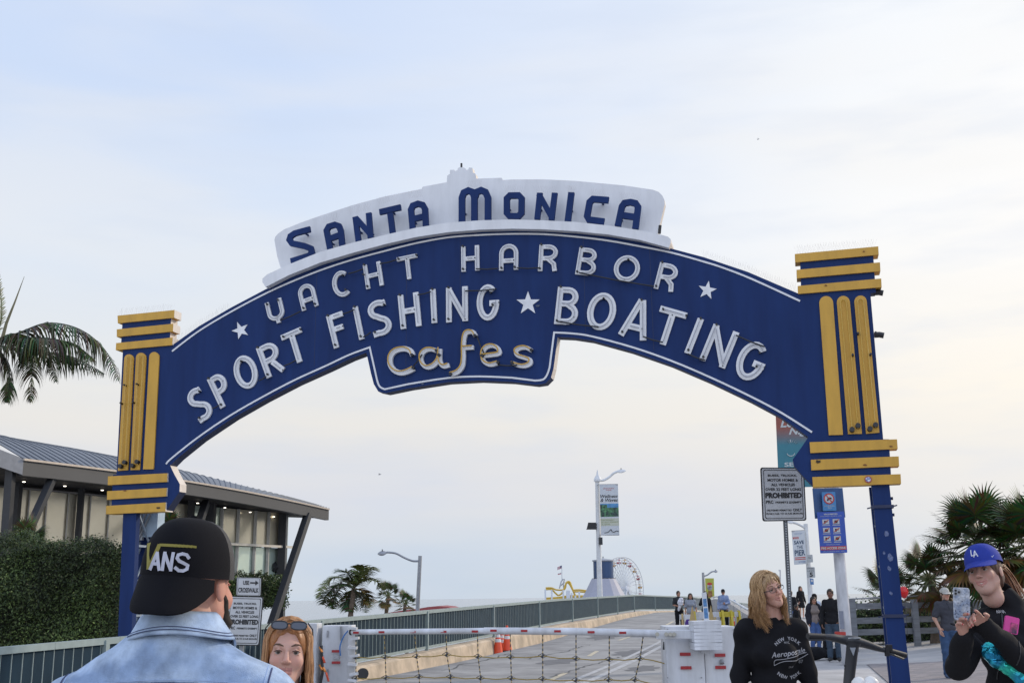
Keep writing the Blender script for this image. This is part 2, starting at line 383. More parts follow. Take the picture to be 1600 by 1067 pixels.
in_line = [(259.4,724.8),(267.5,716),(310,682.5),(360,648.7),(410,620),(460,593.7),(510,571),(545,554.5),(577.5,542.5),(586,580),(590,597),(594,604.5),(601,608),(637.5,600),(700,590.3),(750,588),(800,590),(836,594.5),(848,593),(854.5,586),(858.7,574),(865.8,519.4),(895,521),(925,525.5),(987.5,542.2),(1050,564),(1112.5,590.6),(1175,620.3),(1221.9,645.3),(1268.7,675)]
in_edge = [(277,716),(313,687),(363,653.5),(413,625),(463,599),(512,577),(548,560),(572.5,551),(579.5,583),(584,600),(591,611.5),(603,614),(639,606.5),(700,597),(750,594.5),(800,596.5),(838,601),(852,599),(861,590),(865,575),(871.5,526.5),(895,527.5),(925,532),(987,549),(1049,570.5),(1111,597),(1173,626.5),(1219,651),(1263,682.7)]
top_edge = [(269.5,539),(311,509.5),(360,481),(415,452),(460,431),(525,406),(575,392),(625,379),(675,367.5),(725,361.5),(800,358.5),(850,359),(900,363),(975,372),(1047,388),(1100,402),(1168.7,425),(1247,458.5)]
outline = [(173.5,802),(176.5,741.5),(182,741),(192,547),(188.5,547),(192,494),(268,487.5),(265,539.5)]+top_edge[0:]+[(1252,458.5),(1250,398.5),(1363.7,388),(1368.5,457.2),(1360,458),(1380,686),(1389,686),(1393,756),(1271,759.5),(1255.5,744.6),(1240.8,728),(1238.6,717.6),(1252,699)]+in_edge[::-1]+[(266,727),(272,740),(281,756),(280.5,768),(269,784),(259,799)]
TH = .24
mb = MB(); mb.prism(SP(outline), 0, TH, sidemat=lambda nx, nz: 2 if (nx > .72 and nz > -.35) else 1); mb.build('panel', [M_blue, M_navy, M_cream], arch)  # right-facing sides carry the painted sunlight, other sides dark navy
def ribbon(mb, pts, wd, y0, y1, closed=False):
    """extruded ribbon with mitred joints; pts local (x,z)"""
    P = [Vector(p) for p in pts]; n = len(P); Lp = []; Rp = []
    for i in range(n):
        a = P[(i-1)%n] if (closed or i > 0) else None; b = P[(i+1)%n] if (closed or i < n-1) else None
        d1 = (P[i]-a).normalized() if a is not None else (b-P[i]).normalized(); d2 = (b-P[i]).normalized() if b is not None else d1
        n1 = Vector((-d1.y, d1.x)); n2 = Vector((-d2.y, d2.x)); m_ = (n1+n2); m_ = m_.normalized() if m_.length > .1 else n1
        k = wd/2/max(.45, m_.dot(n1)); Lp.append(P[i]+m_*k); Rp.append(P[i]-m_*k)
    vs = []
    for i in range(n):
        vs += [(Lp[i].x, y0, Lp[i].y), (Rp[i].x, y0, Rp[i].y), (Lp[i].x, y1, Lp[i].y), (Rp[i].x, y1, Rp[i].y)]
    fs = []
    for i in range(n if closed else n-1):
        a, b = i*4, ((i+1)%n)*4
        fs += [(a, a+1, b+1, b), (a+2, b+2, b+3, a+3), (a, b, b+2, a+2), (a+1, a+3, b+3, b+1)]
    if not closed: fs += [(0,2,3,1), ((n-1)*4, (n-1)*4+1, (n-1)*4+3, (n-1)*4+2)]
    mb.add(vs, fs)
def sm2(pts, n=5): return [(p.x, p.y) for p in spline([(x, y, 0) for x, y in pts], n)]
PXM = 19.4/1740   # metres per pixel mid sign
for ln in (top_line, ):
    mb = MB(); ribbon(mb, SP(sm2(ln, 4), -.012), 2.9*PXM, -.012, -.001); mb.build('border_line', M_sw, arch)
mb = MB()
seg = sm2(in_line[:9], 4)+sm2(in_line[9:13], 3)+sm2(in_line[13:17], 3)+sm2(in_line[17:21], 3)+sm2(in_line[21:], 4)
ribbon(mb, SP(seg, -.012), 2.9*PXM, -.012, -.001); mb.build('border_line', M_sw, arch)
# yellow bands and flutes
bands = [[(183.6,493.2),(272.8,484.3),(272.2,496.4),(184,505)],[(182.4,514.6),(270.9,505.7),(270.3,517.8),(182.4,526.4)],[(181.4,536),(270,527.3),(269.3,539),(180.8,547)],
 [(168.7,743.9),(261.7,739),(261.3,752.5),(168.3,757.6)],[(167.4,767),(260.7,762),(260,775),(167,780.5)],[(166,790),(259,784.6),(258.5,798.7),(165.5,803)],
 [(1241.9,397),(1372.3,385),(1373,398),(1242.6,410)],[(1244.5,421.7),(1375,410),(1375.7,423.6),(1245.2,434.9)],[(1246.4,446.9),(1376.9,435.2),(1377.6,448.7),(1247,459.2)],
 [(1265,690.6),(1401.6,686),(1402.7,701),(1266.2,707.5)],[(1267,718),(1404.2,712.7),(1405,728),(1267.7,734.4)],[(1269.2,745),(1407.2,740.4),(1408,755.4),(1270.4,760.7)]]
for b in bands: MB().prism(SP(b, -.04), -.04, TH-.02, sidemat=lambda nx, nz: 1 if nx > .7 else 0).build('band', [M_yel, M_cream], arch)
flutes = [((194,560.8),(208.8,560.8),(199.6,734.3),(184,735.3)),((212.3,559),(228.2,559),(218,733.7),(203.7,734.3)),((233,557.6),(248.6,557.6),(239.7,732.7),(223.4,733)),
 ((1280,474),(1301.9,473),(1317.2,679),(1295,679.7)),((1307.5,473),(1328,472),(1346.9,677.5),(1325,678)),((1334.9,472),(1354.4,471),(1374.2,675.6),(1353.2,677.5))]
for i, (a, b, c_, d_) in enumerate(flutes):
    cx, cy, rr = (a[0]+b[0])/2, (a[1]+b[1])/2, (b[0]-a[0])/2
    arc = [(cx+rr*math.cos(R(180-180*k/10)), cy-rr*math.sin(R(180-180*k/10))) for k in range(11)]
    fl = MB().prism(SP(arc+[c_, d_], -.03), -.03, -.001).build('flute', M_yel, arch)
    if i in (0, 1, 4, 5):
        w2 = rr*.45; k0 = .12 if i in (0,1) else 0
        bot = ((c_[0]+d_[0])/2, (c_[1]+d_[1])/2-8)
        pts = [(bot[0]-w2, bot[1])]+[(cx+w2*math.cos(R(180-180*k/8)), cy-w2*math.sin(R(180-180*k/8))) for k in range(9)]+[(bot[0]+w2, bot[1])]
        tb = MB(); tb.tube([(x, -.075, z) for x, z in SP(pts, -.075)], .011, 6); o = tb.build('neon_tube', M_tube_y, fl, True)
        for q in ((bot[0]-w2, bot[1]+2), (bot[0]+w2, bot[1]-4), (bot[0]+w2, cy+.25*(bot[1]-cy)), (bot[0]-w2+1, cy+.42*(bot[1]-cy))):
            x, z = S(q[0], q[1], -.07)
            MB().tube([(x, -.03, z), (x, -.11, z+.01)], .042 if q[1] > bot[1]-5 else .018, 8).build('tube_socket', M_black, fl)
# posts
post_l = [(193,799),(213.7,799),(206,990),(203,1067),(179.5,1067),(183.3,990)]
post_r = [(1361.5,756),(1389.5,756),(1411,960),(1423,1067),(1392.5,1067),(1381,960)]
for pp, lx in ((post_l, 1), (post_r, 0)):
    A = SP(pp, .04); zb = -.02; 
    tl, tr, br_, bl = A[0], A[1], A[3], A[4]
    kx = (br_[0]-tr[0])/(br_[1]-tr[1]); ex = lambda p, z: (p[0]+(z-p[1])*kx, z)
    q = [tl, tr, ex(tr, zb), ex(tl, zb)]
    po = MB().prism(q, .03, .16).build('post', M_blue, arch)
    off = .55
    po2 = MB().prism([(x, z) for x, z in q], .60, .73).build('post', M_blue, arch)
    br = MB(); z0, z1 = zb+.1, tl[1]; nb = 5
    wv = tr[0]-tl[0]
    for side in (.04, wv-.04):
        for i in range(nb):
            za, zc = lerp(z0, z1, i/nb), lerp(z0, z1, (i+1)/nb); xa, xc = ex(tl, za)[0]+side, ex(tl, zc)[0]+side
            if i % 2: br.bar((xa, .14, za), (xc, .62, zc), .03)
            else: br.bar((xa, .62, za), (xc, .14, zc), .03)
            br.bar((xa, .14, za), (xa, .62, za), .04)
    br.build('brace', mat('brace_grey', (.25,.30,.36), .5, metal=.2), arch)
    zz = [2.95, 1.25] if not lx else []
    for z in zz:
        hw = MB(); x = ex(tl, z)[0]; hw.box((x+wv/2, .1, z), (wv+.06, .2, .05)); hw.bar((x+wv, .1, z), (x+wv+.09, .1, z+.02), .02); hw.bar((x-.02, .1, z), (x-.10, .1, z-.02), .02)
        for dz in (-.13, .13): hw.tube([(x+wv-.01, .1, z+dz), (x+wv+.035, .1, z+dz)], .025, 6)
        hw.build('bracket', M_navy, arch)
    for k in range(5 if not lx else 0):
        st_ = MB()
        z = (2.52,2.22,2.15,1.98,1.6)[k]; x = ex(tl, z)[0]+wv*(.55,.3,.62,.5,.45)[k]; q_ = (.035,.02,.045,.03,.025)[k]; st_.prism([(x+q_*math.cos(a), z+q_*1.5*math.sin(a)) for a in (0,1.0+.3*k,2.3,3.3,4.1+.2*k,5.6)], .024, .029); st_.build('torn_sticker', mat('sticker_paper', (.10,.13,.24), .7, var=.6, scale=40), arch)
# small fittings behind left post and right edge
for (x, y, s_) in ((1371,457,.05),(1372,523,.05)): px_, pz_ = S(x, y, .1); mb = MB(); mb.tube([(px_-.06, .1, pz_), (px_+.02, .1, pz_), (px_+.09, .1, pz_-.02)], s_, 8); mb.build('flood_lamp', M_black, arch)
x, z = S(1356.5, 748.7, -.055); st_ = MB(); st_.lathe([(.055,0),(.055,.004)], n=18)
o = st_.build('round_sticker', mat('sticker_red', (.35,.05,.06), .5), arch, loc=(x, -.052, z)); o.rotation_euler = (R(90),0,0)
st_ = MB(); st_.lathe([(.04,0),(.04,.003)], n=16); o = st_.build('round_sticker', mat('sticker_blue', (.06,.10,.3), .5, var=.3, scale=60, two=(.6,.6,.65)), arch, loc=(x, -.058, z)); o.rotation_euler = (R(90),0,0)
# cabinet and conduits behind the left pylon foot
cb = MB(); x0, z0 = S(234, 818, .5); cb.box((x0, .6, z0), (.36,.25,.50)); cb.build('junction_box', mat('cabinet_grey_blue', (.36,.46,.56), .5), arch)
cb = MB(); x0, z0 = S(220, 803, .5)
cb.tube([(x0, .5, z0+.05), (x0, .5, z0-.25)], .05, 10); cb.tube([(x0+.02, .5, z0-.28), (x0+.02, .5, z0-.5)], .07, 10)
for k in range(3): cb.tube([Vector(q) for q in spline([(x0+.1+.12*k, .4, z0+.12), (x0+.02, .45, z0-.3-.1*k), (x0-.06, .5, z0-.8), (x0+.05, .5, z0-1.6)], 5)], .02, 6)
cb.build('conduit', mat('conduit_metal', (.22,.23,.25), .4, metal=.6), arch)
for (x, y, rr_, m_) in ((1278,721,5,'d'),(1392,697,3,'r'),(247,793,3.2,'d'),(1350,393,2,'r'),(1290,446,2.5,'r'),(195,766,2.4,'r'),(1352,726,3,'r'),(840,478,4,'g'),(660,600,2.5,'g'),(1180,590,3,'g')):
    yy_ = -.052 if m_ != 'g' else -.0135
    pts = [(x+rr_*random.uniform(.6,1.3)*math.cos(a), y+rr_*.5*random.uniform(.6,1.4)*math.sin(a)) for a in np.linspace(0, 5.6, 9)]
    MB().prism(SP(pts, yy_), yy_, yy_+.0015).build('grime_mark', {'d': mat('grime_dark', (.05,.035,.02), .9), 'r': mat('rust_brown', (.20,.09,.03), .9), 'g': mat('grime_blue', (.07,.09,.14), .9, var=.6, scale=60)}[m_], arch)
# top white board and ledge
board = [(440,424),(433,400),(428.7,375),(430,370.5),(434,365.5),(443.7,358.7),(470,348),(500,337.5),(550,321),(600,307.5),(658.7,295.5),(660.5,292),(698,285),(698.8,274.5),(703,272),(703,265.7),(709.5,265.5),(711,267.8),(714.5,266),(715.5,263.2),(718,261.8),(724,261.8),(727.5,263.7),(729,266),(732,265),(732.5,262),(738,262.5),(739,270),(743,271.7),(744,279.5),(783.7,278),(786,281.7),(800,280.7),(850,280.5),(900,283),(975,290),(1020,296.7),(1029,300),(1035,306),(1038,312),(1038.7,318.5),(1027,368),(1025,375)]+[(x, y+6) for x, y in [(1000,366),(950,358),(900,352),(850,350),(800,349),(750,350),(700,354),(650,363),(600,373),(550,386),(500,401)]]
BO = .22
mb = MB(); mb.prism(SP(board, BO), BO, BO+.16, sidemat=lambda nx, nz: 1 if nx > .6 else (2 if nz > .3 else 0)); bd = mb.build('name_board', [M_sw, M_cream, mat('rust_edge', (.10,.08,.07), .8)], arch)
ledge = [(410,441),(410,435.5),(417.5,428.7),(450,413.7),(500,393.7),(550,379.5),(600,367.5),(650,356),(700,348),(750,344.5),(800,343),(850,344.5),(900,347),(950,352.5),(1000,360),(1035,367.5),(1044,370),(1048,374),(1048.2,379),(1045,387.2),(1000,375),(950,366.5),(900,361.5),(850,358.5),(800,357.5),(750,359),(700,363),(650,370.5),(600,382),(550,395.5),(500,410.5),(450,430.5),(415,448.5)]
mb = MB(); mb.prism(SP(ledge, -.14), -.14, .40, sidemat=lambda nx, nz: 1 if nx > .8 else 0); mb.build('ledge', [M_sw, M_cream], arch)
mb = MB(); x, z = S(721, 258, .3); mb.tube([(x, .3, z-.1), (x, .3, z+.03)], .022, 6); x, z = S(1030, 361, .1); mb.tube([(x, .1, z-.05), (x+.02, .1, z+.10)], .03, 6)
mb.build('finial', M_black, arch)
# ---- glyphs: centreline strokes in a W x H box, stroke s
def arcp(cx, cz, rx, rz, a0, a1, n=12): return [(cx+rx*math.cos(R(lerp(a0,a1,i/n))), cz+rz*math.sin(R(lerp(a0,a1,i/n)))) for i in range(n+1)]
def glyph(ch, W, H, s):
    h = s/2; x0, x1 = -W/2+h, W/2-h; z0, z1 = 0, H; zt = H-h; zb = h; rx = (x1-x0)/2; zc = H/2
    if ch == 'I': return [[(0,0),(0,H)]]
    if ch == 'T': return [[(-W/2,zt),(W/2,zt)], [(0,0),(0,zt-h)]]
    if ch == 'H': return [[(x0,0),(x0,H)], [(x1,0),(x1,H)], [(x0+h,zc),(x1-h,zc)]]
    if ch == 'N': return [[(x0,0),(x0,H)], [(x1,0),(x1,H)], [(x0-h*.1,H-h*.6),(x1+h*.1,h*.6)]]
    if ch == 'F': return [[(x0,0),(x0,H)], [(x0+h,zt),(W/2,zt)], [(x0+h,zc+h*.6),(W/2-h,zc+h*.6)]]
    if ch == 'A': return [[(-W/2+h,0),(-h*.2,H)], [(W/2-h,0),(h*.2,H)], [(-W*.26,H*.28),(W*.26,H*.28)]]
    if ch == 'a': return [[(x0,0),(x0,zt-rx)]+arcp(0,zt-rx,rx,rx,180,0)[1:]+[(x1,0)], [(x0+h,H*.36),(x1-h,H*.36)]]
    if ch == 'O': return [arcp(0,zc,rx,zc-h,90,450,28)]
    if ch == 'C': return [arcp(.05*W,zc,rx*1.1,zc-h,52,308,20)]
    if ch == 'G': return [arcp(0,zc,rx,zc-h,50,350,22), [(x1-h*.0,zc-h*1.4),(x1-h*0,zc+h*.3)], [(x1-W*.30,zc-h*.4),(x1+h,zc-h*.4)]]
    if ch == 'S': return [[(x1-h*.1,H-h*1.3)]+arcp(0,H*.74,rx,H*.26-h,55,180,8)+arcp(0,H*.74,rx,H*.20,200,250,3)+[(0,zc)]+arcp(0,H*.26,rx,H*.21,70,0,6)+arcp(0,H*.26,rx,H*.26-h,-15,-110,8)+[(x0-h*.2,h*.9)]]
    if ch == 'P': return [[(x0,0),(x0,H)], [(x0+h,zt),(0,zt)]+arcp(0,H*.70,rx,H*.30-h,90,-90,12)[1:]+[(x0+h,H*.40+h)]]
    if ch == 'B': return [[(x0,0),(x0,H)], [(x0+h,zt),(0,zt)]+arcp(0,H*.74,rx*.85,H*.26-h,90,-90,10)[1:]+[(x0+h,H*.48+h)], [(0,H*.48+h*.9)]+arcp(0,H*.26+h*.4,rx,H*.26-h*.6,80,-90,10)[1:]+[(x0+h,zb)]]
    if ch == 'R': return [[(x0,0),(x0,H)], [(x0+h,zt),(0,zt)]+arcp(0,H*.70,rx,H*.30-h,90,-90,12)[1:]+[(x0+h,H*.40+h)], [(0,H*.40+h*.8),(x1-h*.6,H*.27),(x1,0)]]
    if ch == 'r': return [[(x0,0),(x0,H)], [(x0+h,zt),(0,zt)]+arcp(0,H*.70,rx,H*.30-h,90,-90,12)[1:]+[(x0+h,H*.40+h)], [(h*.3,H*.40),(x1+h*.2,h*.1)]]
    if ch == 'Y': return [[(x0,H)]+arcp(0,H*.30+rx*.6,rx,rx*.9,180,360,12)+[(x1,H)], [(h*.3,0),(h*.3,H*.30)]]
def place_letter(ch, b, t, wpx, spx_, y_off=-.012, depth=.028, m=M_sw, tube=True, tube_m=None, name='letter'):
    B = Vector(S(*b, y_off)); T = Vector(S(*t, y_off)); v = T-B; H = v.length; v.normalize(); u = Vector((v.y, -v.x))
    W = wpx*PXM*abs(1); s = spx_*PXM
    strokes = glyph(ch, W, H, s); mb = MB()
    g2 = [[(B+u*x+v*z)[:] for x, z in st_] for st_ in strokes]
    for i, p in enumerate(g2):
        cl_ = ch == 'O'
        ribbon(mb, p[:-1] if cl_ else p, s, y_off-depth-.0009*i, -.001, closed=cl_)
    o = mb.build(name, m, arch)
    if tube:
        tb = MB(); yy = y_off-depth-.03
        for p in g2:
            P = [Vector(q) for q in p]
            if ch != 'O' and (P[0]-P[1]).length > s: P[0] = P[0]+(P[1]-P[0]).normalized()*s*.5
            if ch != 'O' and (P[-1]-P[-2]).length > s: P[-1] = P[-1]+(P[-2]-P[-1]).normalized()*s*.5
            tb.tube([(q.x, yy, q.y) for q in P], .0085, 5)
        tb.build('neon_tube', tube_m or M_glass_tube, o, True)
        P = g2[0]
        for q in (P[0], P[-1]):
            kn = MB(); c0 = Vector(q); c0 = c0+(Vector(P[len(P)//2])-c0).normalized()*s*.55
            kn.tube([(c0.x, y_off-depth+.005, c0.y), (c0.x, yy-.02, c0.y)], .020, 7); kn.build('tube_socket', M_black, o)
        kn = MB()
        for q in g2[-1][len(g2[-1])//2:len(g2[-1])//2+1]: kn.tube([(q[0], y_off-depth+.005, q[1]), (q[0], yy, q[1])], .010, 5)
        kn.build('tube_socket', M_black, o)
    return o
LET = [('Y',(435.5,505),(427,470),29,6.6),('a',(485.5,482),(476.5,445),29,6.6),('C',(537.5,464),(530,424.5),31,7),('H',(586.5,449),(581,412),30,6.6),('T',(640,436.5),(636,400),34.5,6.6),
 ('H',(735.5,424),(735,385),30,7),('a',(795,422.5),(795.5,382),31.5,7),('R',(855.5,424),(858,383),31,7),('B',(914,430.5),(921,388.5),32,7),('O',(975.5,440.5),(984,400),42,7.4),('R',(1036.5,454),(1047,413),32,7.4)]
LET2 = [('S',(323.5,655.5),(302,608),31,9),('P',(356.7,631.7),(335.5,586.7),28,9),('O',(392.7,606),(376.3,557),39,9),('r',(432,584.5),(415,538),34,9),('T',(469,566),(454.5,518),36,9),
 ('F',(535,540.7),(522.5,490.7),28,8.6),('I',(566,530.5),(555.5,480),9,8.6),('S',(598,524.5),(589.5,469.5),36,9.4),('H',(643,512),(638,459.5),35,9),('I',(679.3,505),(676.7,452.5),9,9),('N',(714.6,503),(714.3,449),36,9),('G',(763,501),(762.5,445),37,9.4),
 ('B',(883.7,507.5),(890,449.5),37,9.4),('O',(934.4,516),(946,458),46,10),('A',(987.5,528),(1004,469.5),47,10),('T',(1035.6,538.8),(1053.7,483.7),44,10),('I',(1074,552.5),(1095.3,498.4),10,10),('N',(1112.5,569),(1135.3,513.4),43,10),('G',(1161.6,593),(1187,535.5),44,10.4)]
sc_ = lambda x: interp(x, [190,1400], [21.2/19.4*1.0, 18/19.4*1.0])
for ch, b, t, w_, s_ in LET+LET2: place_letter(ch, b, t, w_*sc_(b[0]), s_*sc_(b[0]))
def star(cx, cy, r_, rot=0):
    pts = [(cx+(r_ if k%2==0 else r_*.40)*math.sin(R(rot+36*k)), cy-(r_ if k%2==0 else r_*.40)*math.cos(R(rot+36*k))) for k in range(10)]
    return MB().prism(SP(pts, -.012), -.012, -.001).build('star', mat('star_white', (.66,.67,.69), .5), arch)
star(375.7,516,14,-22); star(825,474,19,0); star(1105,453.5,15,10)
# cafes script
caf = {'c': [[(646,556),(643,549.5),(636,546),(627,546),(617,550),(611,559),(611,570),(617,579),(627,583),(638,581),(648,576)]],
 'a': [[(684,549),(676,546.5),(668,547.5),(661,553),(659,562),(662,570),(669,574.5),(678,572),(685,565),(688,556)], [(688.5,546),(688,560),(690,569),(695,573),(703,571)]],
 'f': [[(744,526),(741,520.5),(735,519),(729,522),(726,531),(725,545),(725,562),(723,574),(716,582),(706,585.5)], [(725,544.5),(741,543.5)]],
 'e': [[(755,557),(768,555.5),(781,553),(779,545),(771,541),(762,543),(756,550),(755,560),(759,567),(768,570.5),(780,567.5)]],
 's': [[(832,548.5),(823,544),(813,545),(807,550),(810,556),(820,559.5),(829,563),(829,569),(821,572.5),(811,571.5),(802,568)]]}
wd_ = {'c': 8.5, 'a': 7, 'f': 7, 'e': 6.5, 's': 6.5}
for ch in 'cafes':
    mb = MB(); tb = MB(); kn = MB()
    for i, p in enumerate(caf[ch]):
        q = SP(sm2(p, 4), -.012); ribbon(mb, q, wd_[ch]*PXM, -.062-.001*i, -.001)
        q3 = [(x-.02, -.105, z+.025) for x, z in q]; tb.tube(q3, .013, 6)
    q = SP(caf[ch][0], -.012)
    o = mb.build('letter', M_sw, arch); tb.build('neon_tube', M_tube_y, o, True)
    for e in (q[0], q[-1]): MB().tube([(e[0], -.06, e[1]), (e[0], -.12, e[1])], .03, 7).build('tube_socket', M_black, o)
# cables between letters
cab = [((571,429),(566.5,412.5+16)),((545,428),(568,420.5)),((594,412.5),(620,406.5)),((438,501),(470,487)),((744,420.5),(778,420)),((808,419),(843,419)),((905,426.5),(1022,448)),((333,638),(343,633)),((405,595),(417,588)),((444,572),(463,563)),((536,491),(554,484)),((568,527),(580,519)),((653,461),(674,456)),((727,455),(776,452)),((870,502),(935,511)),((1005,526),(1036,535)),((1075,553),(1102,563)),((1150,524),(1195,542)),((645,574),(660,554)),((746,527),(758,555)),((778,570),(808,571))]
for a, b in cab:
    mb = MB(); a_, b_ = S(*a, -.07), S(*b, -.07); mid = ((a_[0]+b_[0])/2, (a_[1]+b_[1])/2-.015); mb.tube([(a_[0], -.085, a_[1]), (mid[0], -.095, mid[1]), (b_[0], -.085, b_[1])], .013, 5); mb.build('cable', M_black, arch)
# panel seams
for (x, y0, y1) in ((636,384,600),(495,428,572),(719,371,592),(911,371,520),(1015,390,548)):
    mb = MB(); a, b = S(x, y0, 0), S(x, y1, 0); mb.bar((a[0], -.0005, a[1]), (a[0], -.0005, b[1]), .006, .004); mb.build('panel_seam', M_navy, arch)
# SANTA MONICA block letters standing off the board
def raw_letter(strokes, wpx, closed=()):
    mb = MB(); yo = -.06; s = wpx*PXM
    for i, p in enumerate(strokes): ribbon(mb, SP(p, yo), s, yo-.001*i, yo+.06-.001*i, closed=(i in closed))
    # stand-off pegs to the board
    pa, pb = strokes[0][0], strokes[0][1]; c0 = SP([((pa[0]+pb[0])/2, (pa[1]+pb[1])/2)], yo)[0]; mb.tube([(c0[0], yo+.03, c0[1]), (c0[0], BO, c0[1])], .02, 6)
    return mb.build('letter', M_blue, arch)
r1 = lambda pts: [(400+x/4, 250+y/4) for x, y in pts]
r2 = lambda pts: [(700+x/4, 250+y/4) for x, y in pts]
raw_letter([r1([(336,431),(240,457),(213,475),(206,498),(222,520),(300,536),(340,552),(346,577),(330,597),(215,632)])], 10.2)
raw_letter([r1([(462,564),(438,440),(452,415),(490,403),(516,412),(527,440),(537,545)]), r1([(460,490),(515,470)])], 10)
raw_letter([r1([(618,354),(638,507)]), r1([(702,330),(714,488)]), r1([(622,362),(722,474)])], 9.6)
raw_letter([r1([(770,325),(903,294)]), r1([(836,330),(852,457)])], 10)
raw_letter([r1([(977,430),(966,310),(978,284),(1010,272),(1040,280),(1054,305),(1060,418)]), r1([(988,366),(1038,354)])], 10.2)
raw_letter([r1([(1285,388),(1285,235),(1297,203),(1325,190),(1352,200),(1363,232),(1363,383)]), r1([(1367,232),(1376,200),(1405,188),(1433,200),(1448,235),(1448,377)])], 10.8)
raw_letter([r2([(366,330),(366,240),(385,221),(440,220),(459,240),(457,330),(438,350),(384,350)])], 10.2, closed=(0,))
raw_letter([r2([(573,205),(556,370)]), r2([(666,205),(645,375)]), r2([(566,212),(652,366)])], 9.4)
raw_letter([r2([(770,202),(747,382)])], 10.2)
raw_letter([r2([(1003,250),(905,243),(884,262),(868,350),(880,372),(975,384)])], 10.4)
raw_letter([r2([(1060,412),(1086,290),(1102,268),(1140,262),(1172,270),(1187,292),(1170,430)]), r2([(1095,345),(1165,355)])], 10.2)
# bird spikes (countless wires)
mb = MB()
def spikes(a, b, off, n, h=.13):
    for i in range(n):
        t = i/n; x, z = S(lerp(a[0],b[0],t), lerp(a[1],b[1],t), off)
        for k in (-1, 0, 1): mb.bar((x, off, z-.02), (x+k*.05+random.uniform(-.01,.01), off+random.uniform(-.05,.05), z+h), .0009)
for i in range(3): pass
spikes((186,492),(271,484), .05, 22); spikes((1246,395),(1370,385), .05, 30)
te = [p for p in top_edge if p[0] < 410 or p[0] > 1050]
for a, b in zip(te, te[1:]):
    if b[0]-a[0] < 120: spikes(a, b, .12, max(2, int((b[0]-a[0])/3.5)))
for (x0, y0, x1, y1) in ((505,347,530,341),(548,334,578,326),(593,318,622,311),(640,309,662,306),(730,292,755,290),(790,299,822,299),(838,300,870,300),(887,300,898,300),(925,304,950,306),(972,310,1000,313)): spikes((x0,y0),(x1,y1), -.03, 9, .12)
tag(mb.build('bird_spikes', M_spike, arch), None, None, kind='stuff')
# ================================================================== vegetation helpers
M_leaf = mat('leaf', attr=True, rough=.45, var=.15, scale=3, spec=.3)
M_bark = mat('bark', (.12,.09,.065), .95, var=.3, scale=12, bump=.8, bscale=25)
def leaf_cloud(name, P, Nrm, size, cols, parent=None, asp=.45):
    """one small rhombic leaf per point"""
    n = len(P); Nrm = Nrm/np.linalg.norm(Nrm, axis=1)[:,None]
    u = np.cross(Nrm, rng.normal(size=(n,3))); u /= np.linalg.norm(u, axis=1)[:,None]+1e-9; v = np.cross(Nrm, u)
    L_ = (size*(.6+.8*rng.random(n)))[:,None]
    V = np.stack([P-u*L_*.5, P+v*L_*asp*.5+Nrm*L_*.08, P+u*L_*.5, P-v*L_*asp*.5+Nrm*L_*.08], 1).reshape(-1,3)
    me = bpy.data.meshes.new(name); me.from_pydata(V.tolist(), [], np.arange(4*n).reshape(-1,4).tolist()); me.materials.append(M_leaf)
    a = me.color_attributes.new('Col', 'FLOAT_COLOR', 'POINT'); cc = np.repeat(cols, 4, 0); a.data.foreach_set('color', np.concatenate([cc, np.ones((4*n,1))], 1).ravel())
    o = bpy.data.objects.new(name, me); COL.objects.link(o)
    if parent: o.parent = parent
    return o
def leafcols(n, base, tip, bright=.15):
    t = rng.random(n)[:,None]**1.5; c = np.array(base)*(1-t)+np.array(tip)*t; return c*(.75+.5*rng.random(n)[:,None])
def hedge(label, corner_fn, top_fn, length, depth, n, z0, size=.075, name='hedge'):
    """corner_fn(s,d) -> (x,y); leaves over top, front, ends of the box"""
    x0, y0 = corner_fn(0, 0); root = thing(name, label, 'hedge', (x0, y0, z0)); o0 = np.array([x0, y0, z0])
    s_ = rng.random(n)*length; d_ = rng.random(n); kind = rng.random(n); P = np.zeros((n,3)); Nn = np.zeros((n,3))
    for i in range(n):
        s0 = s_[i]; zt = top_fn(s0)
        if kind[i] < .62: d, z, nv = 0, z0+(zt-z0)*rng.random(), (0,-1,.3)
        elif kind[i] < .88: d, z, nv = d_[i]*depth, zt, (0,-.2,1)
        else: d, z, nv = d_[i]*depth, z0+(zt-z0)*rng.random(), (1,-.2,.2); s0 = length if rng.random() < .8 else 0
        bump_ = .26*noise.noise(Vector((s0*1.3, z*1.3, d))) + .10*noise.noise(Vector((s0*4, z*4, d*2)))
        x, y = corner_fn(s0, d-bump_ if kind[i] < .62 else d)
        P[i] = (x, y, z+(bump_*1.5 if kind[i] >= .62 else 0)); Nn[i] = nv
    P += rng.normal(scale=.07, size=(n,3)); Nn = Nn+rng.normal(scale=.55, size=(n,3))
    leaf_cloud('foliage', P-o0, Nn, np.full(n, size), leafcols(n, (.020,.040,.012), (.13,.185,.055))*(.75+.9*np.clip(np.array([noise.noise(Vector((q[0]*.9,q[1]*.9,q[2]*.9))) for q in P]),-.4,.5))[:,None], root)
    mb = MB(); ns = 14
    for i in range(ns):
        a, b = length*i/ns, length*(i+1)/ns; ta, tb = top_fn(a)-.14, top_fn(b)-.14
        q = [corner_fn(a,.16), corner_fn(b,.16), corner_fn(b,depth-.1), corner_fn(a,depth-.1)]
        vs = [(x, y, z0) for x, y in q]+[(q[0][0],q[0][1],ta),(q[1][0],q[1][1],tb),(q[2][0],q[2][1],tb),(q[3][0],q[3][1],ta)]
        mb.add([(v[0]-x0, v[1]-y0, v[2]-z0) for v in vs], [(3,2,1,0),(4,5,6,7),(0,1,5,4),(2,3,7,6)]+([(3,0,4,7)] if i == 0 else [])+([(1,2,6,5)] if i == ns-1 else []))
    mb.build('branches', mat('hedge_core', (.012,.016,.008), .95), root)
    return root
